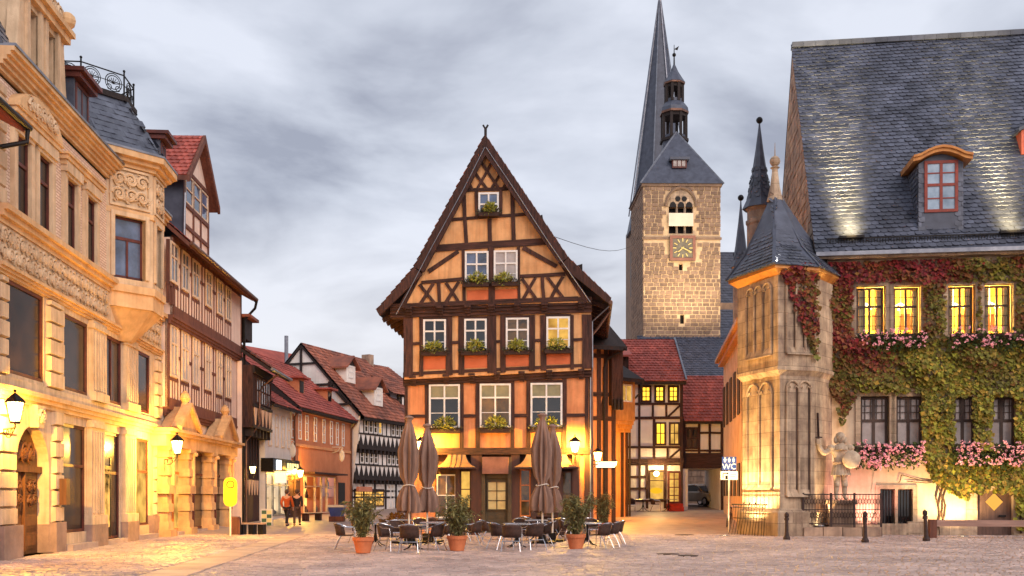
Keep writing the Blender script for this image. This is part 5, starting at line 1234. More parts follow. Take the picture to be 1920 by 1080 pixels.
for zb, z1, o, pxs in ((5.2, 8.7, .22, (325, 345.5, 366, 389, 410, 427)), (8.9, 11.9, .42, (325, 346, 366, 390, 411, 427))):
    bb(0, LB, zb, zb + .38, o, 'sill_beam'); bb(0, LB, z1 - .1, z1 + .1, o, 'top_plate')
    zs_ = zb + 1.25
    us = [B.u(p, o) for p in pxs]
    for i, u in enumerate(us):
        w = .5
        window(B, u - w, u + w, zs_, z1 - .12, o + .07, 2, (.64,), CREAMF, GLASSG if zb < 6 else GLASSB, fw=.1, mw=.07)
        for du in (-w - .12, w + .02): bb(u + du, u + du + .1, zb + .38, z1 - .1, o)
        bb(u - w - .14, u + w + .16, zs_ - .16, zs_ - .03, o, 'sill_rail')
        for k in range(1, 3): bb(u - w + 2 * w * k / 3 - .04, u - w + 2 * w * k / 3 + .04, zb + .38, zs_ - .16, o, 'stud')
    for i in range(5):
        a, b = us[i] + .66, us[i + 1] - .66; c = (a + b) / 2
        if b - a > .35: bb(c - .07, c + .07, zb + .38, z1 - .1, o)
        if b - a > .2: bb(a, b, zs_ + .8, zs_ + .94, o, 'rail')
    bb(0, .16, zb, z1, o); bb(LB - .18, LB, zb, z1, o)
for zb, o in ((5.2, .22), (8.9, .42)):           # jetty mouldings
    for k in range(3): MB().box(0, LB, -o - .05 + .06 * k, .2, zb - .12 * (k + 1), zb - .12 * k).build('jetty_beam', BRT, B.root)
# eaves, roof, gutter
MB().add([(-.1, -1.15, 11.75), (LB + .1, -1.15, 11.75), (LB + .1, 4.2, 16.5), (-.1, 4.2, 16.5), (-.1, -1.1, 11.6), (LB + .1, -1.1, 11.6), (LB + .1, 4.2, 16.3), (-.1, 4.2, 16.3), (-.1, 9, 12), (LB + .1, 9, 12)],
         [(0, 1, 2, 3), (7, 6, 5, 4), (0, 4, 5, 1), (1, 5, 6, 2), (3, 2, 9, 8), (4, 0, 3, 7)]).build('roof', BRT, B.root)
v = Vector((0, 5.35, 4.75)); hh = v.length; v.normalize()
tile_stuff(tiles((-.1, -1.17, 11.78), (1, 0, 0), v, LB + .2, hh, .24, .3, lift=.04, seed=60), 'roof_tiles', REDTILE, B.root)
for k in range(14): MB().bar((.3 + k * .85, -1.1, 11.66), (.3 + k * .85, -.3, 12.1), .12, .14).build('rafter_end', BRT, B.root)
MB().tube([(-.1, -1.2, 11.74), (LB + .1, -1.2, 11.74)], .08, 8).build('gutter', COPPER, B.root)
MB().tube([(LB + .05, -1.2, 11.7), (LB + .1, -1.1, 11.3), (LB + .06, -.56, 10.7), (LB + .06, -.5, .3)], .07, 8).build('downpipe', IRON, B.root)
# cross gable
g0, g1 = B.u(344, .3), B.u(390, .3); gm = (g0 + g1) / 2; zg = B.z(367, 450, .3)
MB().box(g0, g1, -.3, 4, 11.8, zg + 2.6).build('cross_gable', PINKPL, B.root)
zt_ = B.z(378, 262, .4)
MB().prism([(g0, zg + 2.6), (g1, zg + 2.6), (gm, zt_ - .25)], -.3, 4).build('gable_infill', PINKPL, B.root)
for u in (g0 + .06, g0 + (g1 - g0) * .36, g0 + (g1 - g0) * .66, g1 - .06): MB().box(u - .06, u + .06, -.36, -.2, 11.8, zg + 2.6).build('beam', BRT, B.root)
for z in (12.0, zg + .2, zg + 1.1, zg + 2.6): MB().box(g0, g1, -.365, -.2, z - .08, z + .08).build('beam', BRT, B.root)
for k in range(3):
    a = g0 + .12 + (g1 - g0 - .24) * k / 3; window(B, a + .05, a + (g1 - g0) / 3 - .12, zg + 1.2, zg + 2.45, .36, 1, (.5,), CREAMF, GLASSB, fw=.06)
for s, ue in ((-1, g0 - .55), (1, g1 + .55)):
    ze = zg + 2.1
    MB().prism([(ue, ze), (gm, zt_), (gm, zt_ - .22), (ue, ze - .2)], -.62, 5).build('gable_roof', BRT, B.root)
    MB().prism([(ue, ze + .03), (gm, zt_ + .03), (gm, zt_ - .3), (ue, ze - .27)], -.72, -.6).build('barge_board', BRT, B.root)
    d = Vector((gm - ue, 0, zt_ - ze)); hl = d.length; d.normalize()
    tile_stuff(tiles((ue, 5 if s < 0 else -.65, ze + .02), (0, -1 if s < 0 else 1, 0), d, 5.6, hl, .26, .32, lift=.05, seed=61 + s), 'gable_tiles', REDTILE, B.root)
MB().box(g0 - .02, g0 + .0, -.3, 4, 11.9, zg + 2.6).build('slate_cheek', SLATED, B.root)
MB().tube([(g0 - .5, -.5, zg + 2.0), (g0 - .12, -.4, zg + 1.5), (g0 - .1, -.35, 12.2)], .05, 7).build('cheek_downpipe', ZINC, B.root)
# two stone portals with pediments, columns of blocks
PST = M('portal_sandstone', (220, 178, 130), (184, 140, 100), 1.4, .85, .4, 30, streak=.2, rand=.1)
PO = .5
def bu(px): return B.u(px, PO)
MB().box(bu(306), bu(441), -PO - .12, 0, 3.55, 4.0).box(bu(305), bu(443), -PO - .3, 0, 4.0, 4.12).box(bu(304), bu(444), -PO - .42, 0, 4.12, 4.24).build('entablature', PST, B.root)
for px in (318, 357, 399, 431):
    u = bu(px); z = .25; k = 0
    MB().box(u - .44, u + .44, -PO - .18, 0, 0, .28).build('column_base', PST, B.root)
    while z < 3.15:
        h = .36; w = .27 if k % 2 else .33; d = PO + (.0 if k % 2 else .06)
        if 1.35 < z < 1.7: w, d = .42, PO + .12
        MB().box(u - w, u + w, -d, 0, z, z + h - .035).box(u - w + .04, u + w - .04, -d + .04, 0, z + h - .035, z + h).build('column_block', PST, B.root); z += h; k += 1
    MB().box(u - .34, u + .34, -PO - .06, 0, z, 3.4).box(u - .42, u + .42, -PO - .14, 0, 3.4, 3.56).build('column_capital', PST, B.root)
    MB().lathe([(.13, 0), (.16, .08), (.13, .16)], 10).build('volute', PST, B.root, loc=(u + .26, -PO - .1, 3.28))
    MB().box(u + .2, u + .32, -PO - .12, -PO + .2, 1.9, 3.3).build('half_column', PST, B.root)
for px in (338, 414):
    u = bu(px); w = 1.45
    MB().prism([(u - w, 4.24), (u + w, 4.24), (u, 5.25)], -PO - .3, -.1).build('pediment', PST, B.root)
    for s in (-1, 1): MB().bar((u + s * w * 1.05, -PO - .3, 4.3), (u, -PO - .3, 5.34), .16, .4, up=(0, 1, 0)).build('raking_cornice', PST, B.root)
    MB().lathe([(.12, 5.2), (.2, 5.3), (.12, 5.42), (.22, 5.6), (.16, 5.78), (.05, 5.9)], 10, u, -PO - .2).build('pediment_urn', PST, B.root)
for i, (p0, p1) in enumerate(((324, 352), (363, 394), (404, 428))):
    a, b = B.u(p0, .1), B.u(p1, .1)
    window(B, a, b, .15, 3.5, .12, 1, (.72,), (ORF, MAHOG, MAHOG)[i], (LITD, GLASS, GLASS)[i], fw=.1, mw=.1, name='portal_door')
    MB().box(a - .2, b + .2, -PO + .1, 0, 0, .13).build('doorstep', SLAB, B.root)

# ================================================================== dark timbered house with overhanging upper box
C = Frame('dark_overhang_house', 'dark half-timbered house with a projecting glazed upper storey on carved brackets', 'house', -14.1, 52.9, 91.0, .15)
LC = 4.2
DTRI = M('cream_triangle_plaster', (236, 200, 170), (214, 176, 146), 1, .9)
MB().box(0, LC, .2, 7, -.2, 8.3).build('house_body', BLACKT, C.root)
MB().box(0, LC, -.1, .3, -.2, 4.8).build('ground_floor_wall', TIMBER, C.root)
MB().box(-.2, LC, -.75, .3, 5.0, 8.2).build('upper_storey', TIMBER, C.root)
MB().box(-.25, -.2, -.2, .3, 0, 8.4).build('party_wall', PINKPL, C.root)
window(C, .5, LC - .3, 6.3, 7.7, .8, 6, (.5,), TIMBER, GLASSG, fw=.08, mw=.07, name='ribbon_window')
for k in range(5):
    u = -.1 + k * .84; MB().prism([(u + .1, 6.05), (u + .74, 6.05), (u + .42, 5.15)], -.8, -.7).build('triangle_panel', DTRI, C.root)
for k in range(6): MB().box(.02 + k * .8, .2 + k * .8, -.7, .1, 4.55, 5.0).build('bracket', BLACKT, C.root)
MB().box(-.2, LC, -.82, -.7, 4.98, 5.14).build('beam', BLACKT, C.root); MB().box(-.2, LC, -.83, -.7, 6.08, 6.22).build('beam', BLACKT, C.root); MB().box(-.2, LC, -.84, -.7, 7.8, 8.2).build('beam', BLACKT, C.root)
for k in range(7): MB().box(k * .6, .12 + k * .6, -.16, 0, 2.4, 4.6).build('stud', BLACKT, C.root)
for k in range(6): MB().prism([(.2 + k * .62, 2.3), (.66 + k * .62, 2.3), (.43 + k * .62, 1.5 + .0)], -.16, -.05).build('triangle_panel', DTRI, C.root)
window(C, 2.9, 3.7, .3, 2.1, .0, 1, (), TIMBER, LIT, fw=.14, name='door_window')
window(C, .8, 2.4, .5, 2.1, .0, 2, (), TIMBER, GLASS, fw=.1, name='dark_window')
MB().add([(-.3, -1.7, 8.0), (LC + .5, -1.7, 8.0), (LC + .5, 3.2, 11.4), (-.3, 3.2, 11.4), (-.3, -1.65, 7.85), (LC + .5, -1.65, 7.85), (LC + .5, 3.2, 11.2), (-.3, 3.2, 11.2)], [(0, 1, 2, 3), (7, 6, 5, 4), (0, 4, 5, 1), (1, 5, 6, 2), (4, 0, 3, 7)]).build('roof', BLACKT, C.root)
v = Vector((0, 4.9, 3.4)); hh = v.length; v.normalize(); tile_stuff(tiles((-.3, -1.72, 8.03), (1, 0, 0), v, LC + .8, hh, .26, .33, lift=.05, seed=63), 'roof_tiles', OLDTILE, C.root)
MB().prism([(.2, 9.6), (1.6, 9.6), (1.6, 10.7), (.2, 10.7)], -.3, 2.6).build('roof_dormer', BLACKT, C.root); MB().box(-.1, 1.9, -.6, 2.8, 10.7, 10.85).build('dormer_roof', OLDTILE, C.root)
MB().tube([(-.3, -1.76, 7.98), (LC + .5, -1.76, 7.98)], .08, 8).build('gutter', ZINC, C.root)
MB().tube([(1.3, -1.75, 7.9), (1.2, -1.0, 7.3), (.7, -.9, 6.9), (.7, -.9, 5.2), (.5, -.25, 4.3), (.5, -.25, 0)], .055, 7).build('downpipe', COPPER, C.root)
# ================================================================== pale shop house
D = Frame('pale_shop_house', 'narrow pale house with a glowing glass shopfront beside the orange house', 'house', -13.75, 57.0, 86.2, .22)
LD = 5.3
dh = [(.1 + k * 1.32, 1.36 + k * 1.32, .25, 2.7) for k in range(4)]
m = MB(); holed_wall(m, 0, LD, -.2, 6.6, dh, 0, 5, 1.2); m.build('wall', WHITEPL, D.root)
GOODS = [M('goods_%d' % i, c, None, 3, .7) for i, c in enumerate(((150, 60, 50), (60, 70, 100), (200, 180, 150), (90, 60, 40), (190, 140, 60), (40, 36, 40), (120, 130, 110)))]
def shop_inside(F, holes, glow, seed, depth=.5, nm='display_back', n=12):
    r = random.Random(seed)
    for a, b, c, d in holes:
        bk = MB().add([(a, depth, c), (b, depth, c), (b, depth, d), (a, depth, d)], [(0, 1, 2, 3)]).build(nm, glow, F.root)
        for z in (c + .1, c + (d - c) * .42, c + (d - c) * .68): MB().box(a + .03, b - .03, depth - .3, depth - .02, z - .03, z).build('shelf', TIMBER, bk)
        for k in range(n):
            x = r.uniform(a + .08, b - .28); z = r.choice((c + .1, c + (d - c) * .42, c + (d - c) * .68)); w = r.uniform(.1, .26); h = r.uniform(.15, .5) * (d - c) * .5
            y = r.uniform(.2, depth - .12) if z < c + .2 else depth - .18
            MB().lathe([(w * .4, z), (w * .5, z + h * .3), (w * .45, z + h * .7), (w * .2, z + h * .8), (w * .22, z + h)], 7, x + w / 2, y).build('display_item', r.choice(GOODS), bk)
SHOPBACK = EM('warm_shop_interior', (255, 190, 100), 2.0, .3, .9, (170, 96, 40)); WHITEBACK = EM('white_shop_interior', (255, 232, 190), 3.6, .3, .8, (236, 190, 120))
shop_inside(D, dh, WHITEBACK, 3, n=6)
for k in range(4):
    window(D, .6 + k * 1.25, 1.25 + k * 1.25, 4.2, 6.1, .03, 1, (.6,), CREAMF, GLASSG, fw=.08)
MB().box(-.1, LD, -.5, .2, 2.75, 3.5).build('sign_board', IRON, D.root)
MB().box(.5, 1.3, -.54, -.49, 2.85, 3.4).build('lit_sign', EM('shop_sign_white', (235, 245, 255), 3.0), D.root)
for k in range(5): MB().box(2.6 + k * .5, 2.9 + k * .5, -.53, -.49, 2.95, 3.3).build('sign_letter', EM('sign_letters', (255, 226, 150), 1.2), D.root)
for k in range(4): window(D, .1 + k * 1.32, 1.36 + k * 1.32, .25, 2.7, .06, 1, (.72,), ZINC, CLEAR, fw=.06, name='shop_window')
MB().add([(-.2, -.6, 6.5), (LD + .1, -.6, 6.5), (LD + .1, 4, 9.6), (-.2, 4, 9.6), (-.2, -.55, 6.35), (LD + .1, -.55, 6.35), (LD + .1, 4, 9.4), (-.2, 4, 9.4)], [(0, 1, 2, 3), (7, 6, 5, 4), (0, 4, 5, 1), (1, 5, 6, 2), (4, 0, 3, 7)]).build('roof', BLACKT, D.root)
v = Vector((0, 4.6, 3.1)); hh = v.length; v.normalize(); tile_stuff(tiles((-.2, -.62, 6.53), (1, 0, 0), v, LD + .3, hh, .26, .33, lift=.05, seed=64), 'roof_tiles', REDTILE, D.root)
# ================================================================== orange rendered house
ORR = M('terracotta_render', (216, 140, 98), (196, 120, 82), .9, .9, .2, 40, streak=.08)
E_ = Frame('orange_rendered_house', 'smooth orange rendered house with small upper windows and a lit shop window', 'house', -13.35, 62.2, 82.0, .3)
LEE = 12.0
ZEE = E_.z(600, 775)
_a, _b = E_.u(569), E_.u(628)
eh = [(_a + (_b - _a) * s, _a + (_b - _a) * t, E_.z(600, 962), E_.z(600, 893)) for s, t in ((0, .32), (.34, .52), (.54, .70), (.72, 1.0))]
m = MB(); holed_wall(m, 0, LEE, -.3, ZEE, eh, 0, 8, 1.2); m.build('wall', ORR, E_.root); shop_inside(E_, eh, SHOPBACK, 5, n=14)
MB().box(0, LEE, -.1, .1, ZEE - .25, ZEE).build('eave_moulding', M('orange_trim', (226, 160, 110), (204, 138, 92), 2, .8), E_.root); zf_ = E_.z(600, 840); MB().box(0, LEE, -.08, .1, zf_ - .1, zf_ + .08).build('string_course', MATS['orange_trim'], E_.root)
for px in (549, 562, 575, 591, 607, 621, 632, 643):
    u = E_.u(px); window(E_, u - .28, u + .28, zf_ + .35, zf_ + 1.95, .04, 1, (.35, .68), WHITEPAINT, GLASSB, fw=.09, mw=.05)
a, b = E_.u(569), E_.u(628)
for k, (s, t) in enumerate(((0, .32), (.34, .52), (.54, .70), (.72, 1.0))):
    window(E_, a + (b - a) * s, a + (b - a) * t, E_.z(600, 962), E_.z(600, 893), .05, 1, (.72,), CREAMF, CLEAR, fw=.07, name='shop_window')
a2, b2 = E_.u(540), E_.u(562)
MB().box(a2, b2, -.04, .2, -.1, E_.z(550, 900)).build('shop_door', TIMBER, E_.root)
MB().box(E_.u(634), E_.u(646), -.04, .2, .2, E_.z(640, 905)).build('dark_door', IRON, E_.root)
MB().box(a - .2, b + .4, -.8, .02, E_.z(600, 890), E_.z(600, 887)).build('awning_board', TIMBERH, E_.root)
rr = MB().add([(-.2, -.5, ZEE - .05), (LEE + .2, -.5, ZEE - .05), (LEE + .2, 4.2, ZEE + 3.9), (-.2, 4.2, ZEE + 3.9), (-.2, 8.5, ZEE), (LEE + .2, 8.5, ZEE), (-.2, -.45, ZEE - .2), (LEE + .2, -.45, ZEE - .2)], [(0, 1, 2, 3), (3, 2, 5, 4), (6, 7, 1, 0), (0, 3, 4), (1, 5, 2), (4, 5, 7, 6)]).build('roof', BLACKT, E_.root)
v = Vector((0, 4.7, 3.95)); hh = v.length; v.normalize(); tile_stuff(tiles((-.2, -.52, ZEE - .02), (1, 0, 0), v, LEE + .4, hh, .26, .34, lift=.05, seed=65), 'roof_tiles', REDTILE, E_.root)
for px, py in ((602, 745), (548, 725)):
    u, z = E_.at(px, py, -1.6)
    d = MB().box(u - .5, u + .6, 1.0, 3, z - .6, z + .5).build('roof_dormer', ORR, E_.root)
    MB().box(u - .75, u + .8, .6, 3.2, z + .5, z + .62).build('dormer_roof', REDTILE, d); MB().box(u - .3, u + .4, .96, 1.0, z - .4, z + .35).build('dormer_pane', GLASS, d)
MB().tube([(LEE - .1, -.5, ZEE - .1), (LEE - .1, -.1, ZEE - .6), (LEE - .1, -.1, 0)], .06, 7).build('downpipe', COPPER, E_.root)
MB().tube([(.15, -.5, ZEE - .1), (.15, -.1, ZEE - .6), (.15, -.1, 0)], .06, 7).build('downpipe', COPPER, E_.root)
# ================================================================== black and white house at the bend
Fh = Frame('black_white_house', 'black and white half-timbered house with jettied storeys of pointed panels at the bend', 'house', -11.75, 74.6, 70.0, .5)
LF = 9.5
def zF(y): return Fh.z(690, y)
lv = [(.0, zF(898), 0.0), (zF(898), zF(842), .35), (zF(842), zF(786), .7)]
MB().box(0, LF, .2, 8, -.3, zF(786)).build('house_body', WHITEPL, Fh.root)
for i, (z0, z1, o) in enumerate(lv):
    MB().box(0, LF, -o, .3, z0 if i else -.3, z1).build('storey_wall', WHITEPL, Fh.root)
    if i:
        MB().box(-.1, LF + .1, -o - .08, .2, z0 - .1, z0 + .22).build('sill_beam', BLACKT, Fh.root)
        for k in range(15): MB().box(.05 + k * .64, .25 + k * .64, -o - .05, .1, z0 - .38, z0 - .1).build('bracket', BLACKT, Fh.root)
        zw = z0 + (z1 - z0) * .48; zt2 = z1 - .15
        MB().box(0, LF, -o - .06, -o + .1, zw - .1, zw).build('sill_rail', BLACKT, Fh.root)
        for k in range(13):
            u = .2 + k * .73
            MB().prism([(u - .3, z0 + .22), (u + .3, z0 + .22), (u, zw - .12)], -o - .055, -o + .05).build('pointed_brace', BLACKT, Fh.root)
            MB().box(u - .34, u - .25, -o - .05, -o + .1, zw, z1).build('stud', BLACKT, Fh.root)
            if k % 6 not in (0, 5): window(Fh, u - .22, u + .36, zw + .05, zt2, o + .06, 1, (.5,), WHITEPAINT, LITD if (i == 2 and k == 4) else GLASS, fw=.1, mw=.06, subs=False)
        MB().box(0, LF, -o - .07, -o + .1, z1 - .14, z1 + .02).build('top_plate', BLACKT, Fh.root)
    else:
        for k in range(6): MB().box(k * 1.8, .22 + k * 1.8, -.06, .1, 0, z1 - .3).build('post', BLACKT, Fh.root)
        for z in (1.0, z1 - .9): MB().box(0, LF, -.05, .1, z - .07, z + .07).build('rail', BLACKT, Fh.root)
        window(Fh, .5, 5.2, .3, z1 - .75, .07, 5, (.7,), TIMBER, SHOP, fw=.1, name='shop_window')
        MB().box(.3, 2.4, -.5, -.3, z1 - .95, z1 - .6).build('shop_sign', SALM, Fh.root)
        for k in range(3): MB().box(6.2 + k * .6, 6.45 + k * .6, -.05, .1, .2, z1 - .4).build('shutter_board', WHITEPAINT, Fh.root)
# roof with gable facing down the street
zr0 = zF(786); RYF = 4.0; RZF = Fh.z(580, 647, -RYF)
MB().add([(-.35, -1.3, zr0 - .1), (LF + .3, -1.3, zr0 - .1), (LF + .3, RYF, RZF), (-.35, RYF, RZF), (-.35, 2 * RYF + 1.2, zr0), (LF + .3, 2 * RYF + 1.2, zr0), (-.35, -1.25, zr0 - .28), (LF + .3, -1.25, zr0 - .28)], [(0, 1, 2, 3), (3, 2, 5, 4), (6, 7, 1, 0), (1, 5, 2), (4, 5, 7, 6)]).build('roof', BLACKT, Fh.root)
v = Vector((0, RYF + 1.3, RZF - zr0 + .1)); hh = v.length; v.normalize(); tile_stuff(tiles((-.4, -1.32, zr0 - .06), (1, 0, 0), v, LF + .75, hh, .28, .36, lift=.05, seed=66), 'roof_tiles', OLDTILE, Fh.root)
MB().add([(-.2, -.9, zr0), (-.2, 2 * RYF + .8, zr0), (-.2, RYF, RZF - .15), (-.2, 0, -.3), (-.2, 2 * RYF, -.3)], [(0, 2, 1), (3, 0, 1, 4)]).build('gable_end', WHITEPL, Fh.root)
for y0, z0, y1, z1 in ((-.9, zr0 + .05, RYF, RZF - .2), (RYF, RZF - .2, 2 * RYF + .8, zr0 + .05), (RYF, zr0, RYF, RZF - .3), (1.6, zr0, 1.6, zr0 + 2.6), (6.4, zr0, 6.4, zr0 + 2.6), (1.2, zr0 + 2.4, 6.8, zr0 + 2.4), (-.3, zr0 + .9, 8.3, zr0 + .9), (2.7, zr0 + 4, 5.3, zr0 + 4), (.2, zr0 + 1, 1.7, zr0 + 2.5), (7.8, zr0 + 1, 6.3, zr0 + 2.5), (2.2, zr0 + 1, 3.8, zr0 + 2.3)):
    MB().bar((-.24, y0, z0), (-.24, y1, z1), .14, .2, up=(1, 0, 0)).build('gable_beam', BLACKT, Fh.root)
for k, (u, y, s) in enumerate(((2.2, 1.6, 1), (3.6, .0, 1.1))):
    z = zr0 + (y + 1.3) * (RZF - zr0) / (RYF + 1.3)
    d = MB().box(u - .7, u + .7, y - .4, y + 2.6, z - .3, z + 1.0 * s).build('roof_dormer', WHITEPL, Fh.root)
    for sg in (-1, 1): MB().prism([(u + sg * 1.05, z + .85 * s), (u, z + 1.75 * s), (u, z + 1.6 * s), (u + sg * 1.05, z + .72 * s)], y - .7, y + 3).build('dormer_roof', OLDTILE, d)
    MB().prism([(u - .7, z + 1.0 * s), (u + .7, z + 1.0 * s), (u, z + 1.6 * s)], y - .4, y + 2).build('dormer_gable', BLACKT, d)
    window(Fh, u - .4, u + .4, z + .05, z + .95 * s, -y + .44, 1, (.5,), WHITEPAINT, GLASS, fw=.1, name='dormer_window')
# second, farther house with cross gable
G2 = Frame('far_timbered_house', 'farther black and white house with mottled tile roof behind the bend', 'house', -8.6, 84.5, 62.0, .6)
z0 = G2.z(722, 745)
MB().box(-2.5, 5, 0, 8, -.5, z0 + .6).build('wall', M('grey_blue_render', (176, 176, 190), (150, 150, 166), 1, .9), G2.root)
MB().box(-1.6, 1.5, -.35, .3, z0 - 3.6, z0 + .5).build('bay_wall', WHITEPL, G2.root)
for k in range(7): MB().box(-1.6 + k * .5, -1.45 + k * .5, -.42, 0, z0 - 3.6, z0 + .5).build('stud', BLACKT, G2.root)
for z in (z0 - 3.6, z0 - 2.2, z0 - .9, z0 + .3): MB().box(-1.6, 1.55, -.43, 0, z - .12, z + .1).build('beam', BLACKT, G2.root)
for k in range(3): window(G2, -1.4 + k * .98, -.75 + k * .98, z0 - 2.0, z0 - .95, .4, 1, (.5,), WHITEPAINT, GLASS, fw=.08, subs=False)
for k in range(3): MB().prism([(-1.3 + k, z0 - 2.3), (-.8 + k, z0 - 2.3), (-1.05 + k, z0 - 3.4)], -.45, -.3).build('triangle_panel', BLACKT, G2.root)
RZ2 = G2.z(722, 688, -3.5)
MB().add([(-3, -.6, z0 + .3), (2.2, -.6, z0 + .3), (2.2, 3.5, RZ2), (-3, 3.5, RZ2), (-3, 8, z0), (2.2, 8, z0)], [(0, 1, 2, 3), (3, 2, 5, 4), (0, 3, 4), (1, 5, 2)]).build('roof', BLACKT, G2.root)
v = Vector((0, 4.1, RZ2 - z0 - .3)); hh = v.length; v.normalize(); tile_stuff(tiles((-3, -.62, z0 + .33), (1, 0, 0), v, 5.2, hh, .3, .38, lift=.05, seed=67), 'roof_tiles', OLDTILE, G2.root)
for k in range(2): window(G2, -.9 + k * .62, -.45 + k * .62, .5, 2.6, .03, 1, (.5,), WHITEPAINT, LIT, fw=.06, subs=False)
MB().box(-1.2, -.6, 3.0, 3.8, RZ2 - .3, RZ2 + .7).build('chimney', STONED, G2.root)
# distant roofs between
FR = Frame('far_red_roof_house', 'distant house showing only its red ridge and metal flue over the orange roof', 'house', -17, 84, 60.0, .6)
MB().box(-4, 6, 0, 8, 0, 9).build('wall', WHITEPL, FR.root)
zz9 = FR.z(540, 662, -4); MB().add([(-4, -.5, 8.7), (6, -.5, 8.7), (6, 4, zz9), (-4, 4, zz9), (-4, 8.5, 8.7), (6, 8.5, 8.7)], [(0, 1, 2, 3), (3, 2, 5, 4), (0, 3, 4), (1, 5, 2), (0, 4, 5, 1)]).build('roof', REDTILE, FR.root)
MB().tube([(0, 2, 9), (0, 2, zz9 + 1.0)], .16, 8).build('flue', ZINC, FR.root)
# ================================================================== lane on the right: tiled timber house, passage, narrow houses
c8 = cc(3.0, 1100, 620)
K = Frame('lane_timbered_house', 'white half-timbered house with red tile roof and lit windows closing the lane', 'house', *atd(1160, 930, 62)[:2], 0.0, .72)
def kat(x, y, o=0): return K.at(*c8(x, y), o)
zE = kat(400, 282)[1]; uR = kat(540, 0)[0]
MB().box(-.6, uR, 0, 7, -.4, zE).build('wall', WHITEPL, K.root)
def kb(x0, y0, x1, y1, w): a = c8(x0, y0); b = c8(x1, y1); beam_px(K, *a, *b, w / 3.0, .05, TIMBER, .14)
for b in ((150, 290, 540, 288, 16), (170, 412, 540, 412, 13), (170, 492, 545, 490, 16), (170, 655, 540, 655, 13), (170, 735, 545, 730, 26), (165, 755, 535, 752, 10), (165, 822, 335, 822, 12), (165, 890, 335, 888, 12), (165, 957, 450, 957, 12)): kb(*b)
for x, y0, y1, w in ((222, 290, 735, 16), (296, 290, 735, 13), (372, 410, 490, 12), (448, 410, 490, 12), (534, 285, 1000, 16), (380, 490, 735, 14), (455, 650, 735, 12), (238, 755, 960, 14), (298, 755, 960, 12), (340, 755, 1000, 14), (442, 755, 1000, 16), (172, 560, 735, 12)): kb(x, y0, x, y1, w)
for b in ((458, 484, 526, 420, 11), (462, 722, 530, 662, 11), (175, 690, 225, 728, 10), (172, 566, 222, 545, 11)): kb(*b)
for x0, x1 in ((303, 364), (380, 440), (456, 518)):
    a, b = kat(x0, 404), kat(x1, 308); window(K, a[0], b[0], a[1], b[1], .07, 2, (.33, .66), TIMBER, LIT, fw=.13, mw=.05)
for x0, x1, pm in ((384, 446, LIT), (462, 524, LITD)):
    a, b = kat(x0, 645), kat(x1, 515); window(K, a[0], b[0], a[1], b[1], .07, 2, (.52,), TIMBER, pm, fw=.11, mw=.05)
a, b = kat(348, 957), kat(440, 785); window(K, a[0], b[0], a[1], b[1], .07, 1, (.66,), TIMBER, LITD, fw=.1, name='cafe_window')
cs = kat(390, 900); sg = MB().lathe([(.37, -.02), (.37, .02)], 20); sg.v = [(x + cs[0], -.13 - z, y * .5 + cs[1]) for x, y, z in sg.v]; sg.build('yellow_oval_sign', EM('yellow_sign', (250, 190, 40), .7), K.root)
a, b = kat(455, 972), kat(528, 790); window(K, a[0], b[0], a[1], b[1], .06, 2, (.25, .5, .75), MAHOG, LITD, fw=.12, mw=.06, name='glazed_door')
a, b = kat(450, 1010), kat(532, 972); MB().box(a[0], b[0], -.7, .1, -.1, b[1]).box(a[0], b[0], -1.0, -.7, -.1, b[1] * .5).build('red_steps', M('red_step_paint', (176, 44, 36), (140, 32, 28), 3, .6), K.root)
a, b = kat(180, 905), kat(216, 848); pn = MB().box(a[0], b[0], -.1, .0, a[1], b[1]).build('picture_board', CREAMF, K.root); MB().box(a[0] + .08, b[0] - .08, -.12, -.1, a[1] + .08, b[1] - .08).build('picture', TIMBER, pn)
zRid = 1.6 + (930 - 637) / FP * 66 - .72
rf = MB().add([(-1.0, -.5, zE - .1), (uR + .15, -.5, zE - .1), (uR + .15, 4, zRid), (-1.0, 4, zRid), (-1, 8, zE), (uR + .15, 8, zE), (-1, -.45, zE - .28), (uR + .15, -.45, zE - .28)], [(0, 1, 2, 3), (3, 2, 5, 4), (6, 7, 1, 0), (1, 5, 2), (0, 3, 4)]).build('roof', BLACKT, K.root)
v = Vector((0, 4.5, zRid - zE + .1)); hh = v.length; v.normalize(); tile_stuff(tiles((-1.0, -.52, zE - .07), (1, 0, 0), v, uR + 1.15, hh, .24, .32, lift=.06, seed=70), 'roof_tiles', REDTILE, K.root)
MB().bar((uR + .15, -.5, zE), (uR + .15, 4, zRid + .1), .1, .12).build('verge_flashing', ZINC, K.root)
a = kat(170, 215); b = kat(235, 140); d = MB().box(a[0], b[0], -.1, 2.5, a[1], b[1]).build('roof_dormer', TIMBER, K.root); window(K, a[0] + .1, b[0] - .1, a[1] + .1, b[1] - .05, .14, 2, (.5,), TIMBER, GLASSB, fw=.1, name='dormer_window')
MB().add([(a[0] - .2, -.4, b[1]), (b[0] + .2, -.4, b[1]), (b[0] + .2, 2.6, b[1] + .9), (a[0] - .2, 2.6, b[1] + .9), (a[0] - .2, -.4, b[1] - .12), (b[0] + .2, -.4, b[1] - .12)], [(0, 1, 2, 3), (4, 5, 1, 0)]).build('dormer_roof', REDTILE, d)
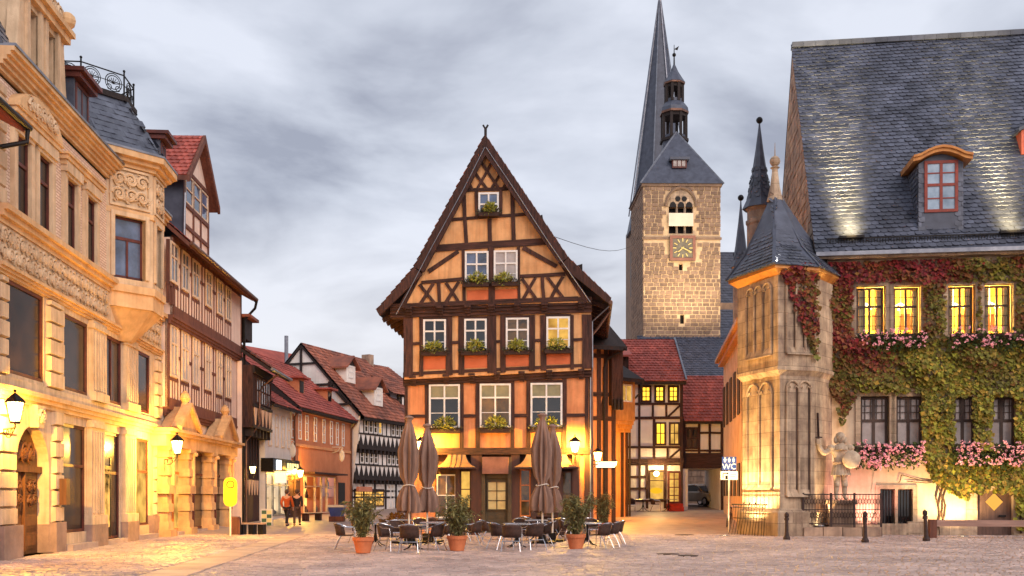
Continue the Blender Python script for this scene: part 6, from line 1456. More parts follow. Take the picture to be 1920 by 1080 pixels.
# --- passage house
Pq = Frame('passage_house', 'low half-timbered house with red roof bridging the passage where a car is parked', 'house', *atd(1281, 930, 62.6)[:2], 0.0, .74)
cp = cc(2.8433, 1100, 620)
def pat(x, y, o=0): return Pq.at(*cp(x, y), o)
W = pat(760, 0)[0]; ze = pat(600, 478)[1]; zp = pat(600, 735)[1]
o0, o1 = pat(540, 0)[0], pat(712, 0)[0]
MB().box(0, o0, 0, 5, -.4, ze).build('wall', WHITEPL, Pq.root); MB().box(o1, W, 0, 5, -.4, ze).build('wall', WHITEPL, Pq.root); MB().box(o0, o1, 0, 5, zp, ze).build('wall', WHITEPL, Pq.root)
MB().box(0, W, -.08, .1, zp, zp + .95).build('lintel_beam', TIMBERH, Pq.root)
def pb(x0, y0, x1, y1, w): a = cp(x0, y0); b = cp(x1, y1); beam_px(Pq, *a, *b, w / 2.84, .05, TIMBER, .14)
for b in ((515, 484, 730, 484, 14), (520, 640, 720, 640, 11), (600, 545, 720, 545, 11), (518, 480, 518, 700, 16), (600, 480, 600, 700, 12), (657, 480, 657, 700, 12), (722, 480, 722, 960, 16)): pb(*b)
a, b = pat(525, 632), pat(596, 515); window(Pq, a[0], b[0], a[1], b[1], .07, 2, (.5,), TIMBER, GLASS, fw=.12, mw=.06)
a, b = pat(508, 960), pat(535, 740); MB().box(a[0], b[0], -.2, .1, -.2, b[1]).build('signed_post', WHITEPL, Pq.root)
zr_ = 1.6 + (930 - 705) / FP * 66 - .74
MB().add([(0, -.4, ze - .1), (W + .4, -.4, ze - .1), (W + .4, 3.4, zr_), (0, 3.4, zr_), (0, 7, ze), (W + .4, 7, ze), (0, -.35, ze - .25), (W + .4, -.35, ze - .25)], [(0, 1, 2, 3), (3, 2, 5, 4), (6, 7, 1, 0), (1, 5, 2)]).build('roof', BLACKT, Pq.root)
v = Vector((0, 3.8, zr_ - ze + .1)); hh = v.length; v.normalize(); tile_stuff(tiles((0, -.42, ze - .07), (1, 0, 0), v, W + .4, hh, .24, .32, lift=.06, seed=71), 'roof_tiles', REDTILE, Pq.root)
# stone wall behind the passage, block by block
SW = empty('passage_stone_wall', 'old stone block wall seen through the passage behind the parked car', 'wall', (*atd(1281, 930, 71.5)[:2], .9))
MB().box(-1, 4.5, .05, .5, -.3, 3.4).build('core', STONED, SW); r = random.Random(5)
for j in range(9):
    x = -1 + r.uniform(-.2, 0)
    while x < 4.4:
        w = r.uniform(.4, .75); MB().box(x, x + w - .03, -.02 - r.uniform(0, .04), .1, j * .38 - .2, j * .38 + .15).build('block', STONED, SW); x += w
# --- narrow houses along the left of the lane
I1 = Frame('leaning_lane_house', 'narrow orange timbered house leaning over the lane behind the gable house', 'house', *atd(1119, 930, 49.5)[:2], 20.0, .25)
w1 = I1.u(1150)
MB().box(-1.5, w1, 0, 5, -.4, I1.z(1135, 655)).build('wall', ORANGE2, I1.root)
for u in (.0, w1 * .42, w1 - .1): MB().box(u, u + .2, -.06, .1, -.3, I1.z(1135, 655)).build('post', TIMBER, I1.root)
for py in (668, 740, 785): z = I1.z(1135, py); MB().box(-.5, w1 + .1, -.065, .1, z - .1, z + .1).build('rail', TIMBERH, I1.root)
beam_uz(I1, (.2, I1.z(1130, 785)), (w1 * .42, I1.z(1130, 745)), .16, .05, TIMBER)
MB().box(w1 - .25, w1 + .35, -.35, 2.5, I1.z(1135, 760), I1.z(1135, 640)).build('side_bay', TIMBER, I1.root)
for k in range(3): MB().box(w1 - .2 + k * .2, w1 - .1 + k * .2, -.5, -.3, I1.z(1135, 765) - .1, I1.z(1135, 750)).build('bracket', BLACKT, I1.root)
z = I1.z(1140, 640)
MB().add([(-1.5, -.9, z - .35), (w1 + .3, -.9, z - .35), (w1 + .0, 3, z + 2.6), (-1.5, 3, z + 2.6), (-1.5, -.9, z - .55), (w1 + .3, -.9, z - .55), (w1 + .0, 3, z + 2.3), (-1.5, 3, z + 2.3)], [(0, 1, 2, 3), (7, 6, 5, 4), (4, 5, 1, 0), (5, 6, 2, 1), (4, 0, 3, 7)]).build('roof', BLACKT, I1.root)
MB().tube([(w1 + .2, -.95, z - .45), (w1 * .5, -.25, z - .9), (w1 * .38, -.12, z - 1.3), (w1 * .38, -.12, 0)], .06, 7).build('downpipe', BLACKT, I1.root)
I2 = Frame('bay_lane_house', 'small lane house with a carved timber bay and bracketed gutter above the lamps', 'house', *atd(1148, 930, 55)[:2], 38.0, .45)
w2 = I2.u(1176)
MB().box(-1.2, w2, .0, 4, -.4, I2.z(1165, 715)).build('wall', ORANGE2, I2.root)
MB().box(-.2, w2 + .15, -.45, .1, I2.z(1165, 790), I2.z(1165, 712)).build('timber_bay', M('honey_timber', (196, 142, 84), (160, 108, 62), 2, .7, .3, 30, stretch=(4, 4, 1)), I2.root)
window(I2, .1, w2 - .1, I2.z(1165, 755), I2.z(1165, 722), .5, 2, (), WHITEPAINT, LITD, fw=.08)
for k in range(3): MB().box(-.15 - .0, w2 + .1, -.4 + k * .12, .1, I2.z(1165, 790) - .2 * (k + 1), I2.z(1165, 790) - .2 * k).build('corbel_beam', MATS['honey_timber'], I2.root)
for u in (-.1, w2 * .55, w2 - .15): MB().box(u, u + .18, -.06, .1, -.3, I2.z(1165, 805)).build('post', TIMBER, I2.root)
z = I2.z(1165, 708)
MB().add([(-1.2, -.8, z - .1), (w2 + .5, -.8, z - .1), (w2 + .3, 2.5, z + 1.8), (-1.2, 2.5, z + 1.8), (-1.2, -.8, z - .3), (w2 + .5, -.8, z - .3), (w2 + .3, 2.5, z + 1.5), (-1.2, 2.5, z + 1.5)], [(0, 1, 2, 3), (7, 6, 5, 4), (4, 5, 1, 0), (5, 6, 2, 1)]).build('roof', BLACKT, I2.root)
MB().tube([(w2 + .45, -.85, z - .15), (w2 + .3, -.6, z - .9), (w2 + .1, -.1, z - 1.4), (w2 + .1, -.1, 0)], .06, 7).build('downpipe', BLACKT, I2.root)

# ================================================================== the church
CH = Frame('church', 'stone church tower with clock and lantern, slate spire rising behind it', 'church', *atd(1206, 930, 100)[:2], 1.0, 1.0)
TSTONE = M('tower_block', (150, 122, 100), (112, 92, 80), 1.4, .85, .4, 20, rand=.2, island=.2)
MORTAR = M('pale_mortar', (216, 188, 150), (190, 160, 126), 2, .9)
WT = 7.55; zTop = CH.z(1275, 345)
hw = [CH.at(1254, 437) + CH.at(1299, 372)]; bw = (CH.u(1254), CH.u(1299), CH.z(1275, 438), CH.z(1275, 388))
slits = [(CH.u(1276) - .17, CH.u(1276) + .22, CH.z(1276, 507), CH.z(1276, 494)), (CH.u(1279) - .2, CH.u(1279) + .2, CH.z(1280, 607), CH.z(1280, 590))]
m = MB(); holed_wall(m, 0, WT, 0, zTop, [bw] + slits, 0, 8.5, 1.0); m.build('tower', MORTAR, CH.root)
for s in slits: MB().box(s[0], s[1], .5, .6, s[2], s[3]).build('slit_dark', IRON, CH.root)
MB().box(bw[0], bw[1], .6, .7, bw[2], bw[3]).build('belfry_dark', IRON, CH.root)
r = random.Random(12); near, far = [], []
z = CH.z(1275, 640); zc_ = CH.z(1275, 447)
clk = (CH.u(1255), CH.u(1303), CH.z(1279, 490), CH.z(1279, 443))
def hit(a, b, c, d, h): return a < h[1] and b > h[0] and c < h[3] and d > h[2]
while z < zTop - .3:
    h = r.uniform(.35, .42); u = -.02 + r.uniform(-.5, 0)
    if abs(z + h / 2 - zc_) < .3: z += h; continue
    while u < WT:
        w = r.uniform(.45, .8); a, b = max(u, -.02), min(u + w - .09, WT + .02)
        if b - a > .15 and not any(hit(a, b, z, z + h - .07, q) for q in [bw, clk] + slits) and not (clk[3] - .2 < z < CH.z(1275, 360) and bw[0] - .35 < (a + b) / 2 < bw[1] + .35):
            far.append((a, b, z, z + h - .09, r.uniform(.03, .09)))
        u += w
    z += h
far.sort(key=lambda q: -(q[1] - q[0]) * (q[3] - q[2]))
for i, q in enumerate(far):
    if i < 300: MB().box(q[0], q[1], -q[4], .05, q[2], q[3]).build('block', TSTONE, CH.root)
m = MB()
for q in far[300:]: m.box(q[0], q[1], -q[4], .05, q[2], q[3])
for k in range(70):       # left flank
    zz_ = 8 + k * .36; y = r.uniform(-.3, 0)
    while y < 8.4: w = r.uniform(.6, .9); m.box(-r.uniform(.03, .06), .05, max(y, .0), min(y + w - .07, 8.5), zz_, zz_ + .3) if zz_ < zTop - .4 else None; y += w
m.build('blocks', TSTONE, CH.root, kind='stuff')
MB().box(-.12, WT + .12, -.12, .1, zc_ - .12, zc_ + .1).build('string_course', TSTONE, CH.root); MB().box(-.15, WT + .15, -.18, 8.6, zTop - .25, zTop + .02).build('tower_cornice', TSTONE, CH.root)
# belfry window: three lights, roundels, white screen
bx0, bx1 = bw[0], bw[1]; bm = (bx0 + bx1) / 2; zsp = CH.z(1275, 388); zap = CH.z(1275, 358)
head = [(bx0 - .1, zsp)] + [(bm + (bx1 - bx0 + .2) / 2 * math.cos(t), zsp + (zap - zsp) * math.sin(t)) for t in [math.pi * (1 - i / 12) for i in range(13)]]
MB().prism(head[1:], -.1, .05).build('belfry_tympanum', STONE, CH.root)
m = MB(); m.tube([(p[0] * 1.0, -.12, p[1]) for p in [(bm + (bx1 - bx0 + .6) / 2 * math.cos(t), zsp + (zap - zsp + .3) * math.sin(t)) for t in [math.pi * (1 - i / 14) for i in range(15)]]], .13, 6); m.build('belfry_hood_mould', TSTONE, CH.root)
for s in (-.35, .35): MB().lathe([(.26, 0), (.26, .03)], 12).build('roundel', IRON, CH.root).matrix_basis = Matrix.Translation((bm + s * .9, -.12, zsp + .75)) @ Matrix.Rotation(R(90), 4, 'X')
for k in range(1, 3): MB().tube([(bx0 + (bx1 - bx0) * k / 3, .1, bw[2]), (bx0 + (bx1 - bx0) * k / 3, .1, bw[3])], .12, 8).build('belfry_column', STONE, CH.root)
for k in range(3):
    c = bx0 + (bx1 - bx0) * (k + .5) / 3; q = (bx1 - bx0) / 6 - .06
    MB().prism([(c - q, zsp - .05), (c + q, zsp - .05)] + [(c + q * math.cos(t), zsp + q * 1.4 * math.sin(t)) for t in [math.pi * i / 8 for i in range(1, 8)]], -.13, .0).build('arched_light', IRON, CH.root)
a, b = CH.at(1253, 425), CH.at(1299, 401); MB().box(a[0], b[0], -.3, -.2, a[1], b[1]).build('white_screen', M('white_board', (240, 222, 200), (228, 208, 186), 1, .8), CH.root)
# clock
ck = MB().box(clk[0], clk[1], -.3, -.05, clk[2], clk[3]).build('clock_face', M('slate_grey_dial', (128, 120, 104), (102, 96, 84), 2, .7), CH.root)
fr = MB(); w = .28
fr.box(clk[0], clk[1], -.36, -.28, clk[2], clk[2] + w).box(clk[0], clk[1], -.36, -.28, clk[3] - w, clk[3]).box(clk[0], clk[0] + w, -.36, -.28, clk[2] + w, clk[3] - w).box(clk[1] - w, clk[1], -.36, -.28, clk[2] + w, clk[3] - w)
fr.build('clock_border', M('red_clock_border', (150, 104, 88), (126, 86, 74), 2, .8), ck)
cu, cz = (clk[0] + clk[1]) / 2, (clk[2] + clk[3]) / 2; GILT = M('gilt', (236, 214, 140), (208, 180, 104), 3, .35, metal=.4)
for k in range(12):
    t = math.pi * 2 * k / 12; MB().bar((cu + .62 * math.cos(t), -.34, cz + .62 * math.sin(t)), (cu + .95 * math.cos(t), -.34, cz + .95 * math.sin(t)), .09, .05, up=(0, 1, 0)).build('hour_mark', GILT, ck)
for an, l in ((-26, .95), (222, .6)): MB().bar((cu - .15 * math.cos(R(an)), -.38, cz - .15 * math.sin(R(an))), (cu + l * math.cos(R(an)), -.38, cz + l * math.sin(R(an))), .1, .04, up=(0, 1, 0)).build('clock_hand', GILT, ck)
# roofs
apz = CH.z(1268, 247, -3.2); au = CH.u(1268, -3.2)
MB().add([(-.3, -.3, zTop), (WT + .3, -.3, zTop), (WT + .3, 8.8, zTop), (-.3, 8.8, zTop), (au, 3.2, apz), (au, 5.6, apz)], [(0, 1, 4), (1, 2, 5, 4), (2, 3, 5), (3, 0, 4, 5), (0, 3, 2, 1)]).build('tower_roof', SLATED, CH.root)
MB().bar((-.3, -.3, zTop), (au, 3.2, apz), .12).build('hip_flashing', ZINC, CH.root); MB().bar((WT + .3, -.3, zTop), (au, 3.2, apz), .12).build('hip_flashing', ZINC, CH.root)
a, b = CH.at(1260, 314, -.7), CH.at(1287, 301, -.7); d = MB().box(a[0], b[0], .5, 2.5, a[1] - .1, b[1]).build('tower_dormer', MAHOG, CH.root); MB().box(a[0] - .25, b[0] + .25, .3, 2.6, b[1], b[1] + .25).build('dormer_roof', SLATED, d)
for k in range(3): MB().box(a[0] + .1 + k * .42, a[0] + .42 + k * .42, .46, .5, a[1] + .05, b[1] - .08).build('dormer_pane', GLASSG, d)
lu, ly = CH.u(1264, -4.6), 4.6
def lz(y): return CH.z(1264, y, -4.6)
def octo(r0, z0, z1, name, mat, r1=None): MB().lathe([(r0, z0), (r1 if r1 is not None else r0, z1)], 8, lu, ly, math.pi / 8).build(name, mat, CH.root)
octo(1.3, lz(300), lz(268), 'lantern_drum', SLATED); octo(1.5, lz(268), lz(263), 'lantern_ledge', BLACKT)
for zc0, zc1, rr in ((263, 216, 1.3), (194, 160, .92)):
    for k in range(8):
        t = math.pi / 8 + k * math.pi / 4; MB().box(-.13, .13, -.13, .13, lz(zc0), lz(zc1)).build('lantern_post', BLACKT, CH.root, loc=(lu + rr * .95 * math.cos(t), ly + rr * .95 * math.sin(t), 0))
    octo(rr * 1.0, lz(zc1) - .35, lz(zc1), 'lantern_lintel', BLACKT); octo(rr * .96, lz(zc0), lz(zc0) + .35, 'lantern_parapet', SLATED)
octo(1.5, lz(216), lz(212), 'lantern_cornice', COPPER); MB().lathe([(1.48, lz(212)), (1.42, lz(205)), (1.15, lz(198)), (.98, lz(194))], 8, lu, ly, math.pi / 8).build('lantern_dome', SLATED, CH.root)
octo(1.12, lz(160), lz(157), 'lantern_cornice', COPPER); MB().lathe([(1.15, lz(157)), (.8, lz(147)), (.42, lz(135)), (.12, lz(122))], 8, lu, ly, math.pi / 8).build('lantern_cap', SLATED, CH.root)
MB().tube([(lu, ly, lz(122)), (lu, ly, lz(84))], [.09, .03], 6).ball((lu, ly, lz(103)), .2, 8, 6).add([(lu, ly, lz(92)), (lu + .5, ly, lz(86)), (lu + .35, ly, lz(94)), (lu, ly + .05, lz(92)), (lu + .5, ly + .05, lz(86)), (lu + .35, ly + .05, lz(94))], [(0, 1, 2), (5, 4, 3), (0, 3, 4, 1), (1, 4, 5, 2)]).build('weather_vane', IRON, CH.root)
# spire of the second tower
su, sy = CH.u(1237, -15), 15.0
def szz(y): return CH.z(1237, y, -15)
MB().lathe([(3.9, szz(440)), (3.4, szz(400)), (2.75, szz(330)), (.1, szz(-2))], 8, su, sy, math.pi / 8).build('spire', SLATED, CH.root)
MB().tube([(su, sy, szz(2)), (su, sy, szz(-30))], [.14, .04], 6).build('spire_tip', M('verdigris', (110, 150, 136), (86, 120, 110), 3, .6), CH.root)
for k in range(8):
    t = math.pi / 8 + k * math.pi / 4; MB().bar((su + 3.57 * math.cos(t), sy + 3.57 * math.sin(t), szz(400)), (su + .1 * math.cos(t), sy + .1 * math.sin(t), szz(-2)), .12).build('spire_rib', ZINC, CH.root)
MB().box(su - 3.3, su + 3.5, sy - 3.5, sy + 4, 0, szz(425)).build('second_tower', TSTONE, CH.root)
for z0_ in (szz(560),): MB().box(su - 3.4, su - 3.25, sy - 2.2, sy - .8, z0_, z0_ + 5).build('tall_opening', IRON, CH.root)
# nave and side roofs
q0 = CH.at(1205, 706, 6); q1 = CH.at(1205, 628, .3); uR2 = CH.u(1420, 3)
nv = MB().add([(-.6, -6, q0[1]), (uR2, -6, q0[1]), (uR2, .2, q1[1]), (-.6, .2, q1[1]), (-.6, -6, 0), (uR2, -6, 0)], [(0, 1, 2, 3), (4, 5, 1, 0)]).build('porch_roof', SLATED, CH.root)
v = Vector((0, 6.2, q1[1] - q0[1])); hh = v.length; v.normalize(); tile_stuff(tiles((-.6, -6, q0[1] + .02), (1, 0, 0), v, uR2 + .6, hh, .4, .34, lift=.05, shape='slate', seed=80), 'porch_slates', SLATED, CH.root)
zn = CH.z(1365, 455, -2); MB().box(WT, WT + 6, 2, 20, 0, zn - 6).build('nave_wall', TSTONE, CH.root)
nr = CH.z(1365, 640, 0)
MB().add([(WT, -.0, nr), (WT + 7, -.0, nr), (WT + 7, 6, zn), (WT, 6, zn), (WT, 12, nr), (WT + 7, 12, nr)], [(0, 1, 2, 3), (3, 2, 5, 4), (0, 3, 4), (1, 5, 2), (0, 4, 5, 1)]).build('nave_roof', SLATED, CH.root)
v = Vector((0, 6, zn - nr)); hh = v.length; v.normalize(); tile_stuff(tiles((WT, -.02, nr + .02), (1, 0, 0), v, 7, hh, .4, .34, lift=.05, shape='slate', seed=81), 'nave_slates', SLATED, CH.root)
# ================================================================== wall lanterns
def lantern(P, wall, label, s=1.0, power=90, bracket=True, c=(1.0, .53, .07)):
    """six-sided glass lantern on a scrolled bracket; P: centre of the glass, wall: point where the bracket meets the wall"""
    e = empty('wall_lantern', label, 'lamp', P, 0, 'glowing wall lanterns')
    fr = MB().lathe([(.02, .42), (.2, .27), (.235, .22), (.235, .2), (.2, .2)], 6).lathe([(.115, -.26), (.13, -.22), (.10, -.2)], 6).ball((0, 0, .46), .04, 6, 4)
    for k in range(6):
        t = 2 * math.pi * k / 6; fr.bar((.115 * math.cos(t), .115 * math.sin(t), -.22), (.21 * math.cos(t), .21 * math.sin(t), .21), .018)
    f = fr.build('lantern_frame', IRON, e); f.scale = (s, s, s)
    g = MB().lathe([(.105, -.2), (.19, .19)], 6).build('lantern_glass', LAMPGLASS, e); g.scale = (s, s, s)
    w = Vector(wall) - Vector(P); n = w.normalized()
    m = MB().tube([(0, 0, -.26 * s), (0, 0, -.36 * s), tuple(w + Vector((0, 0, -.36 * s - w.z)))], .022, 6)
    m.tube([tuple(w * k + Vector((0, 0, -w.z * k - .36 * s - .2 * math.sin(math.pi * k) * s))) for k in [i / 8 for i in range(9)]], .014, 5)
    for q in (.3, .6): m.tube([tuple(w * q + Vector((0, 0, -w.z * q - .44 * s)) + n * (.07 * math.cos(t)) + Vector((0, 0, .07 * math.sin(t)))) for t in [2 * math.pi * j / 10 for j in range(10)]], .011, 4, False)
    m.build('bracket', IRON, e)
    point('lantern_light', Vector(P) + Vector((0, 0, -.0)) - n * .0, power * 4.4, c, .09)
    return e
def on(F, px, py, out): u, z = F.at(px, py, out); return F.world(u, out, z), F.world(u, 0, z - .3)
P, w = on(A, 28, 772, .62); lantern(P, A.world(-.1, .1, P.z - .3), 'glowing lantern above the arched oak door', 1.1, 430)
P, w = on(B, 332, 838, 1.5); lantern(P, A.world(LE - .2, .1, P.z - .3), 'glowing lantern between the stucco house and the stone portals', 1.1, 420)
P, w = on(H, 789, 836, .55); lantern(P, w, 'lantern on the gable house half hidden between two folded parasols', .9, 210)
P, w = on(H, 1078, 838, .7); lantern(P, w, 'glowing lantern on the gable house corner above the planters', 1.0, 260)
P = atd(1121, 856, 45.5); lantern(P, P + Vector((-.7, .3, 0)), 'upper glowing lantern in the lane behind the gable house', .95, 170)
P = atd(1150, 872, 52); lantern(P, P + Vector((-.6, .4, 0)), 'lower glowing lantern in the lane near the carved bay', .95, 260)
P, w = on(E_, 563, 888, .7); lantern(P, w, 'glowing lantern beside the orange house shop window', 1.0, 210)
P, w = on(E_, 551, 884, .5); lantern(P, w, 'smaller glowing lantern at the orange house corner', .8, 120)
P, w = on(C, 474, 881, 1.3); lantern(P, C.world(C.u(474, 0), 0, P.z - .6), 'dim hanging lantern on the dark overhanging house', .8, 18)
# white shop boards in the lane
bd = atd(1135, 871, 49); e = empty('lane_shop_board', 'small white lit board projecting between the lane lanterns', 'sign', bd); MB().box(-.45, .45, -.05, .05, -.14, .14).build('board', EM('lane_board', (255, 236, 190), 2.2), e); MB().bar((-.45, 0, .2), (-1.0, .2, .2), .04).build('arm', IRON, e)

# ================================================================== floodlights let into the ground
def uplight(P, to, power, label, size=80, c=(1.0, .70, .32), show=True):
    e = empty('ground_floodlight', label, 'floodlight', P, 0, 'floodlights let into the ground')
    MB().lathe([(.2, -.02), (.2, .02), (.15, .025), (.14, .012)], 16).build('ring', ZINC, e)
    MB().lathe([(.14, .0), (.14, .016)], 16).build('lens', EM('uplight_lens', (255, 236, 190), 14), e)
    spot('floodlight_beam', Vector(P) + Vector((0, 0, .06)), to, power, c, size, .08)
am = (A0 + A1) / 2
on_ = Vector((ad_.y, -ad_.x, 0)); on_ = on_ if on_.y < 0 else -on_; q = Vector((am.x, am.y, 0)) + on_ * 1.7; uplight(q, (am.x + .1, am.y + .1, 4.4), 2600, 'floodlight before the iron grid lighting the turret', 100)
q = gp(1352, 1000); uplight(q, (am.x - .4, am.y + 1, 6.5), 220, 'floodlight beside the sign post lighting the turret flank', 70)
q = T.world(T.u(1805, 1.5), 1.5, 0); uplight(q, T.world(T.u(1790), 0, 4.0), 900, 'floodlight under the wooden rail lighting the creeper', 125)
q = T.world(T.u(1536, 1.82), 1.82, .42); uplight(q, T.world(T.u(1572, 1.1), 1.1, 3.5), 700, 'small floodlight on the stone kerb lighting the knight', 52)
q = T.world(T.u(1634, 1.0), 1.0, .0); uplight(q, T.world(T.u(1622), 0, 3.4), 420, 'rosy floodlight behind the railing beside the knight', 110, (1.0, .42, .36))
for px, pw in ((1597, 2600), (1900, 2000)):
    u = T.u(px, .4); yy = lambda k: (-(YE + (RY - YE) * k), ZEV + (RZ - ZEV) * k)
    for kk, sz, f in ((.10, 70, .2), (.28, 42, 1.0), (.60, 24, 4.2)): o_, z_ = yy(kk); spot('roof_floodlight', T.world(u, .75, ZEV + .95), T.world(u, o_, z_), pw * f, (1.0, .74, .34), sz, .35, 1.0)
al_ = T.world(T.u(1456, 1.5), 1.6, 10.9); spot('spire_floodlight', (A1.x - .25, A1.y - .5, ZU + .25), (apx.x, apx.y, apx.z - .6), 420, (1.0, .9, .7), 60, .05, .9)
for x in (1.5, 6.0): spot('tower_floodlight', CH.world(x, 7.5, q1[1] - 1.5), CH.world(x * .6 + 1.6, 0, q1[1] + 7), 3600, (1.0, .80, .52), 70, .3, .9)

# ================================================================== terrace furniture
ROT = M('brown_wicker', (84, 58, 48), (52, 38, 34), 14, .7, .8, 60)
TOPM = M('polished_table_top', (150, 156, 168), (110, 116, 130), 3, .12, 0, metal=.8)
def make_chair():
    e = empty('bistro_chair', 'aluminium bistro armchair with brown woven seat at a terrace table', 'chair', (0, 0, 0), 0, 'terrace chairs')
    s = MB(); n = 6
    for i in range(n):
        for j in range(n):
            pass
    s.add([(-.22, -.23, .44), (.22, -.23, .44), (.22, .2, .43), (-.22, .2, .43), (-.2, -.22, .41), (.2, -.22, .41), (.2, .2, .4), (-.2, .2, .4)], [(0, 1, 2, 3), (7, 6, 5, 4), (4, 5, 1, 0), (5, 6, 2, 1), (6, 7, 3, 2), (7, 4, 0, 3)])
    s.build('seat', ROT, e)
    b = MB(); v = []; m_ = 9
    for k, z in enumerate((.42, .58, .72, .78)):
        for j in range(m_):
            t = math.pi * (j / (m_ - 1)); x = -.26 * math.cos(t); y = .02 + .24 * math.sin(t) + .03 * k
            v.append((x, y, z - .03 * abs(math.cos(t)) * k / 3))
    f = [(k * m_ + j, k * m_ + j + 1, (k + 1) * m_ + j + 1, (k + 1) * m_ + j) for k in range(3) for j in range(m_ - 1)]
    b.add(v, f); bo = b.build('backrest', ROT, e, smooth=True); md = bo.modifiers.new('thick', 'SOLIDIFY'); md.thickness = .018
    arm = [(-.27, -.24, .66)] + [(-.28 * math.cos(math.pi * j / 10), .0 + .33 * math.sin(math.pi * j / 10), .67 + .13 * math.sin(math.pi * j / 10)) for j in range(11)] + [(.27, -.24, .66)]
    MB().tube(arm, .016, 6).build('arm_rail', ALU, e)
    for sx in (-1, 1):
        MB().tube([(sx * .27, -.24, .66), (sx * .26, -.27, .5), (sx * .25, -.26, .3), (sx * .28, -.3, .0)], .014, 6).build('leg', ALU, e)
        MB().tube([(sx * .22, .12, .42), (sx * .25, .22, .25), (sx * .28, .32, .0)], .014, 6).build('leg', ALU, e)
    MB().tube([(-.255, -.25, .40), (.255, -.25, .40)], .012, 6).build('stretcher', ALU, e)
    MB().tube([(-.24, .2, .3), (.24, .2, .3)], .012, 6).build('stretcher', ALU, e)
    return e
def make_table():
    e = empty('bistro_table', 'square bistro table with shiny metal top on a splayed iron foot', 'table', (0, 0, 0), 0, 'terrace tables')
    t = MB().box(-.38, .38, -.38, .38, .715, .735).build('table_top', TOPM, e)
    MB().box(-.395, .395, -.395, -.38, .7, .742).box(-.395, .395, .38, .395, .7, .742).box(-.395, -.38, -.38, .38, .7, .742).box(.38, .395, -.38, .38, .7, .742).build('rim', ALU, t)
    MB().tube([(0, 0, .12), (0, 0, .71)], .03, 8).build('column', IRON, e)
    for k in range(4):
        t_ = math.pi / 4 + k * math.pi / 2; c, s = math.cos(t_), math.sin(t_)
        MB().tube([(c * .02, s * .02, .42), (c * .07, s * .07, .2), (c * .22, s * .22, .05), (c * .36, s * .36, .012)], [.02, .02, .018, .016], 6).build('foot', IRON, e)
    return e
ch0 = make_chair(); tb0 = make_table(); used = {}
def put(o, key, px, py, rz):
    t = o if key not in used else copy_tree(o); used[key] = 1
    p = gp(px, py); t.location = (p.x, p.y, 0.003); t.rotation_euler = (0, 0, R(rz))
    g = 0 if px < 850 else (1 if px < 1060 else 2); kind = 'bistro armchair with brown woven seat' if key == 'c' else 'square metal-topped bistro table'
    t['label'] = kind + (' between the first two terracotta pots', ' beside the overlapping parasols', ' beyond the pot near the lane')[g]; t['group'] = ('terrace chairs', 'terrace tables')[key == 't'] + (' by the parasol pair', ' by the overlapping parasols', ' near the lane')[g]; return t
for px, py in ((704, 1024), (775, 1031), (812, 1021), (757, 1012), (969, 1026), (1006, 1013), (1101, 1023), (1046, 1008), (838, 1008)): put(tb0, 't', px, py, rnd.uniform(-12, 12))
for px, py, rz in ((648, 1030, 95), (676, 1018, 70), (728, 1033, 60), (768, 1036, 178), (812, 1032, -110), (832, 1026, -80), (744, 1021, 20), (788, 1013, 10), (728, 1012, 100), (868, 1014, -95), (806, 1009, 200), (886, 1022, -100),
                   (918, 1018, 95), (938, 1030, 125), (960, 1034, 172), (1000, 1031, -150), (1016, 1025, -80), (976, 1014, 10), (1030, 1014, -60), (990, 1008, 40),
                   (1064, 1012, 60), (1126, 1029, -120), (1143, 1025, -95), (1152, 1020, -85), (1078, 1010, 150), (1108, 1013, 10)): put(ch0, 'c', px, py, rz)
# --- folded parasols
CANV = M('brown_parasol_canvas', (158, 126, 110), (118, 92, 80), 3, .9, .3, 40, stretch=(2, 2, .5))
POLE = M('white_pole', (226, 216, 204), (206, 196, 184), 3, .5)
def parasol(px, ytop, d, label, seed):
    r = random.Random(seed); base = atd(px, 930, d); zt = 1.6 + (930 - ytop) / FP * d
    e = empty('folded_parasol', label, 'parasol', (base.x, base.y, .003), r.uniform(0, 6), 'folded parasols of the terrace')
    MB().box(-.42, .42, -.42, .42, 0, .07).box(-.12, .12, -.12, .12, .07, .3).build('base', IRON, e)
    MB().tube([(0, 0, .05), (0, 0, zt - .05)], .032, 8).build('pole', POLE, e)
    zb = 1.12; n = 72; prof = [(0, .10), (.015, .16), (.03, .10), (.08, .16), (.2, .25), (.36, .315), (.52, .31), (.64, .25), (.70, .18), (.735, .165), (.77, .22), (.86, .33), (.95, .37), (1.0, .35)]
    v = []; ph = r.uniform(0, 6)
    for t, rad in prof:
        z = zt - (zt - zb) * t
        for j in range(n):
            a = 2 * math.pi * j / n; fold = .62 * (1 - 2 * abs(math.sin(4 * a + ph + t * .7))) * .8 + .14 * math.sin(15 * a + 2 * t + ph)
            k = rad * (1 + fold * min(t * 3, 1) * (.5 if .68 < t < .75 else 1)); dz = -.10 * abs(math.sin(4 * a + ph)) if t == 1.0 else 0
            v.append((k * math.cos(a) * .82, k * math.sin(a) * .82, z + dz))
    f = [(i * n + j, (i + 1) * n + j, (i + 1) * n + (j + 1) % n, i * n + (j + 1) % n) for i in range(len(prof) - 1) for j in range(n)] + [tuple(range(n))]
    MB().add(v, f).build('canopy', CANV, e, smooth=True)
    zz_ = zt - (zt - zb) * .735
    MB().tube([(.215 * math.cos(t), .215 * math.sin(t), zz_ + .03 * math.sin(2 * t)) for t in [2 * math.pi * j / 20 for j in range(21)]], .016, 5, False).tube([(.2, .08, zz_), (.23, .1, zz_ - .2), (.21, .1, zz_ - .34)], .012, 5).build('tie_cord', POLE, e)
    MB().lathe([(.16, zt - .02), (.17, zt + .02), (.12, zt + .05), (.03, zt + .09)], 14).build('cap', CANV, e)
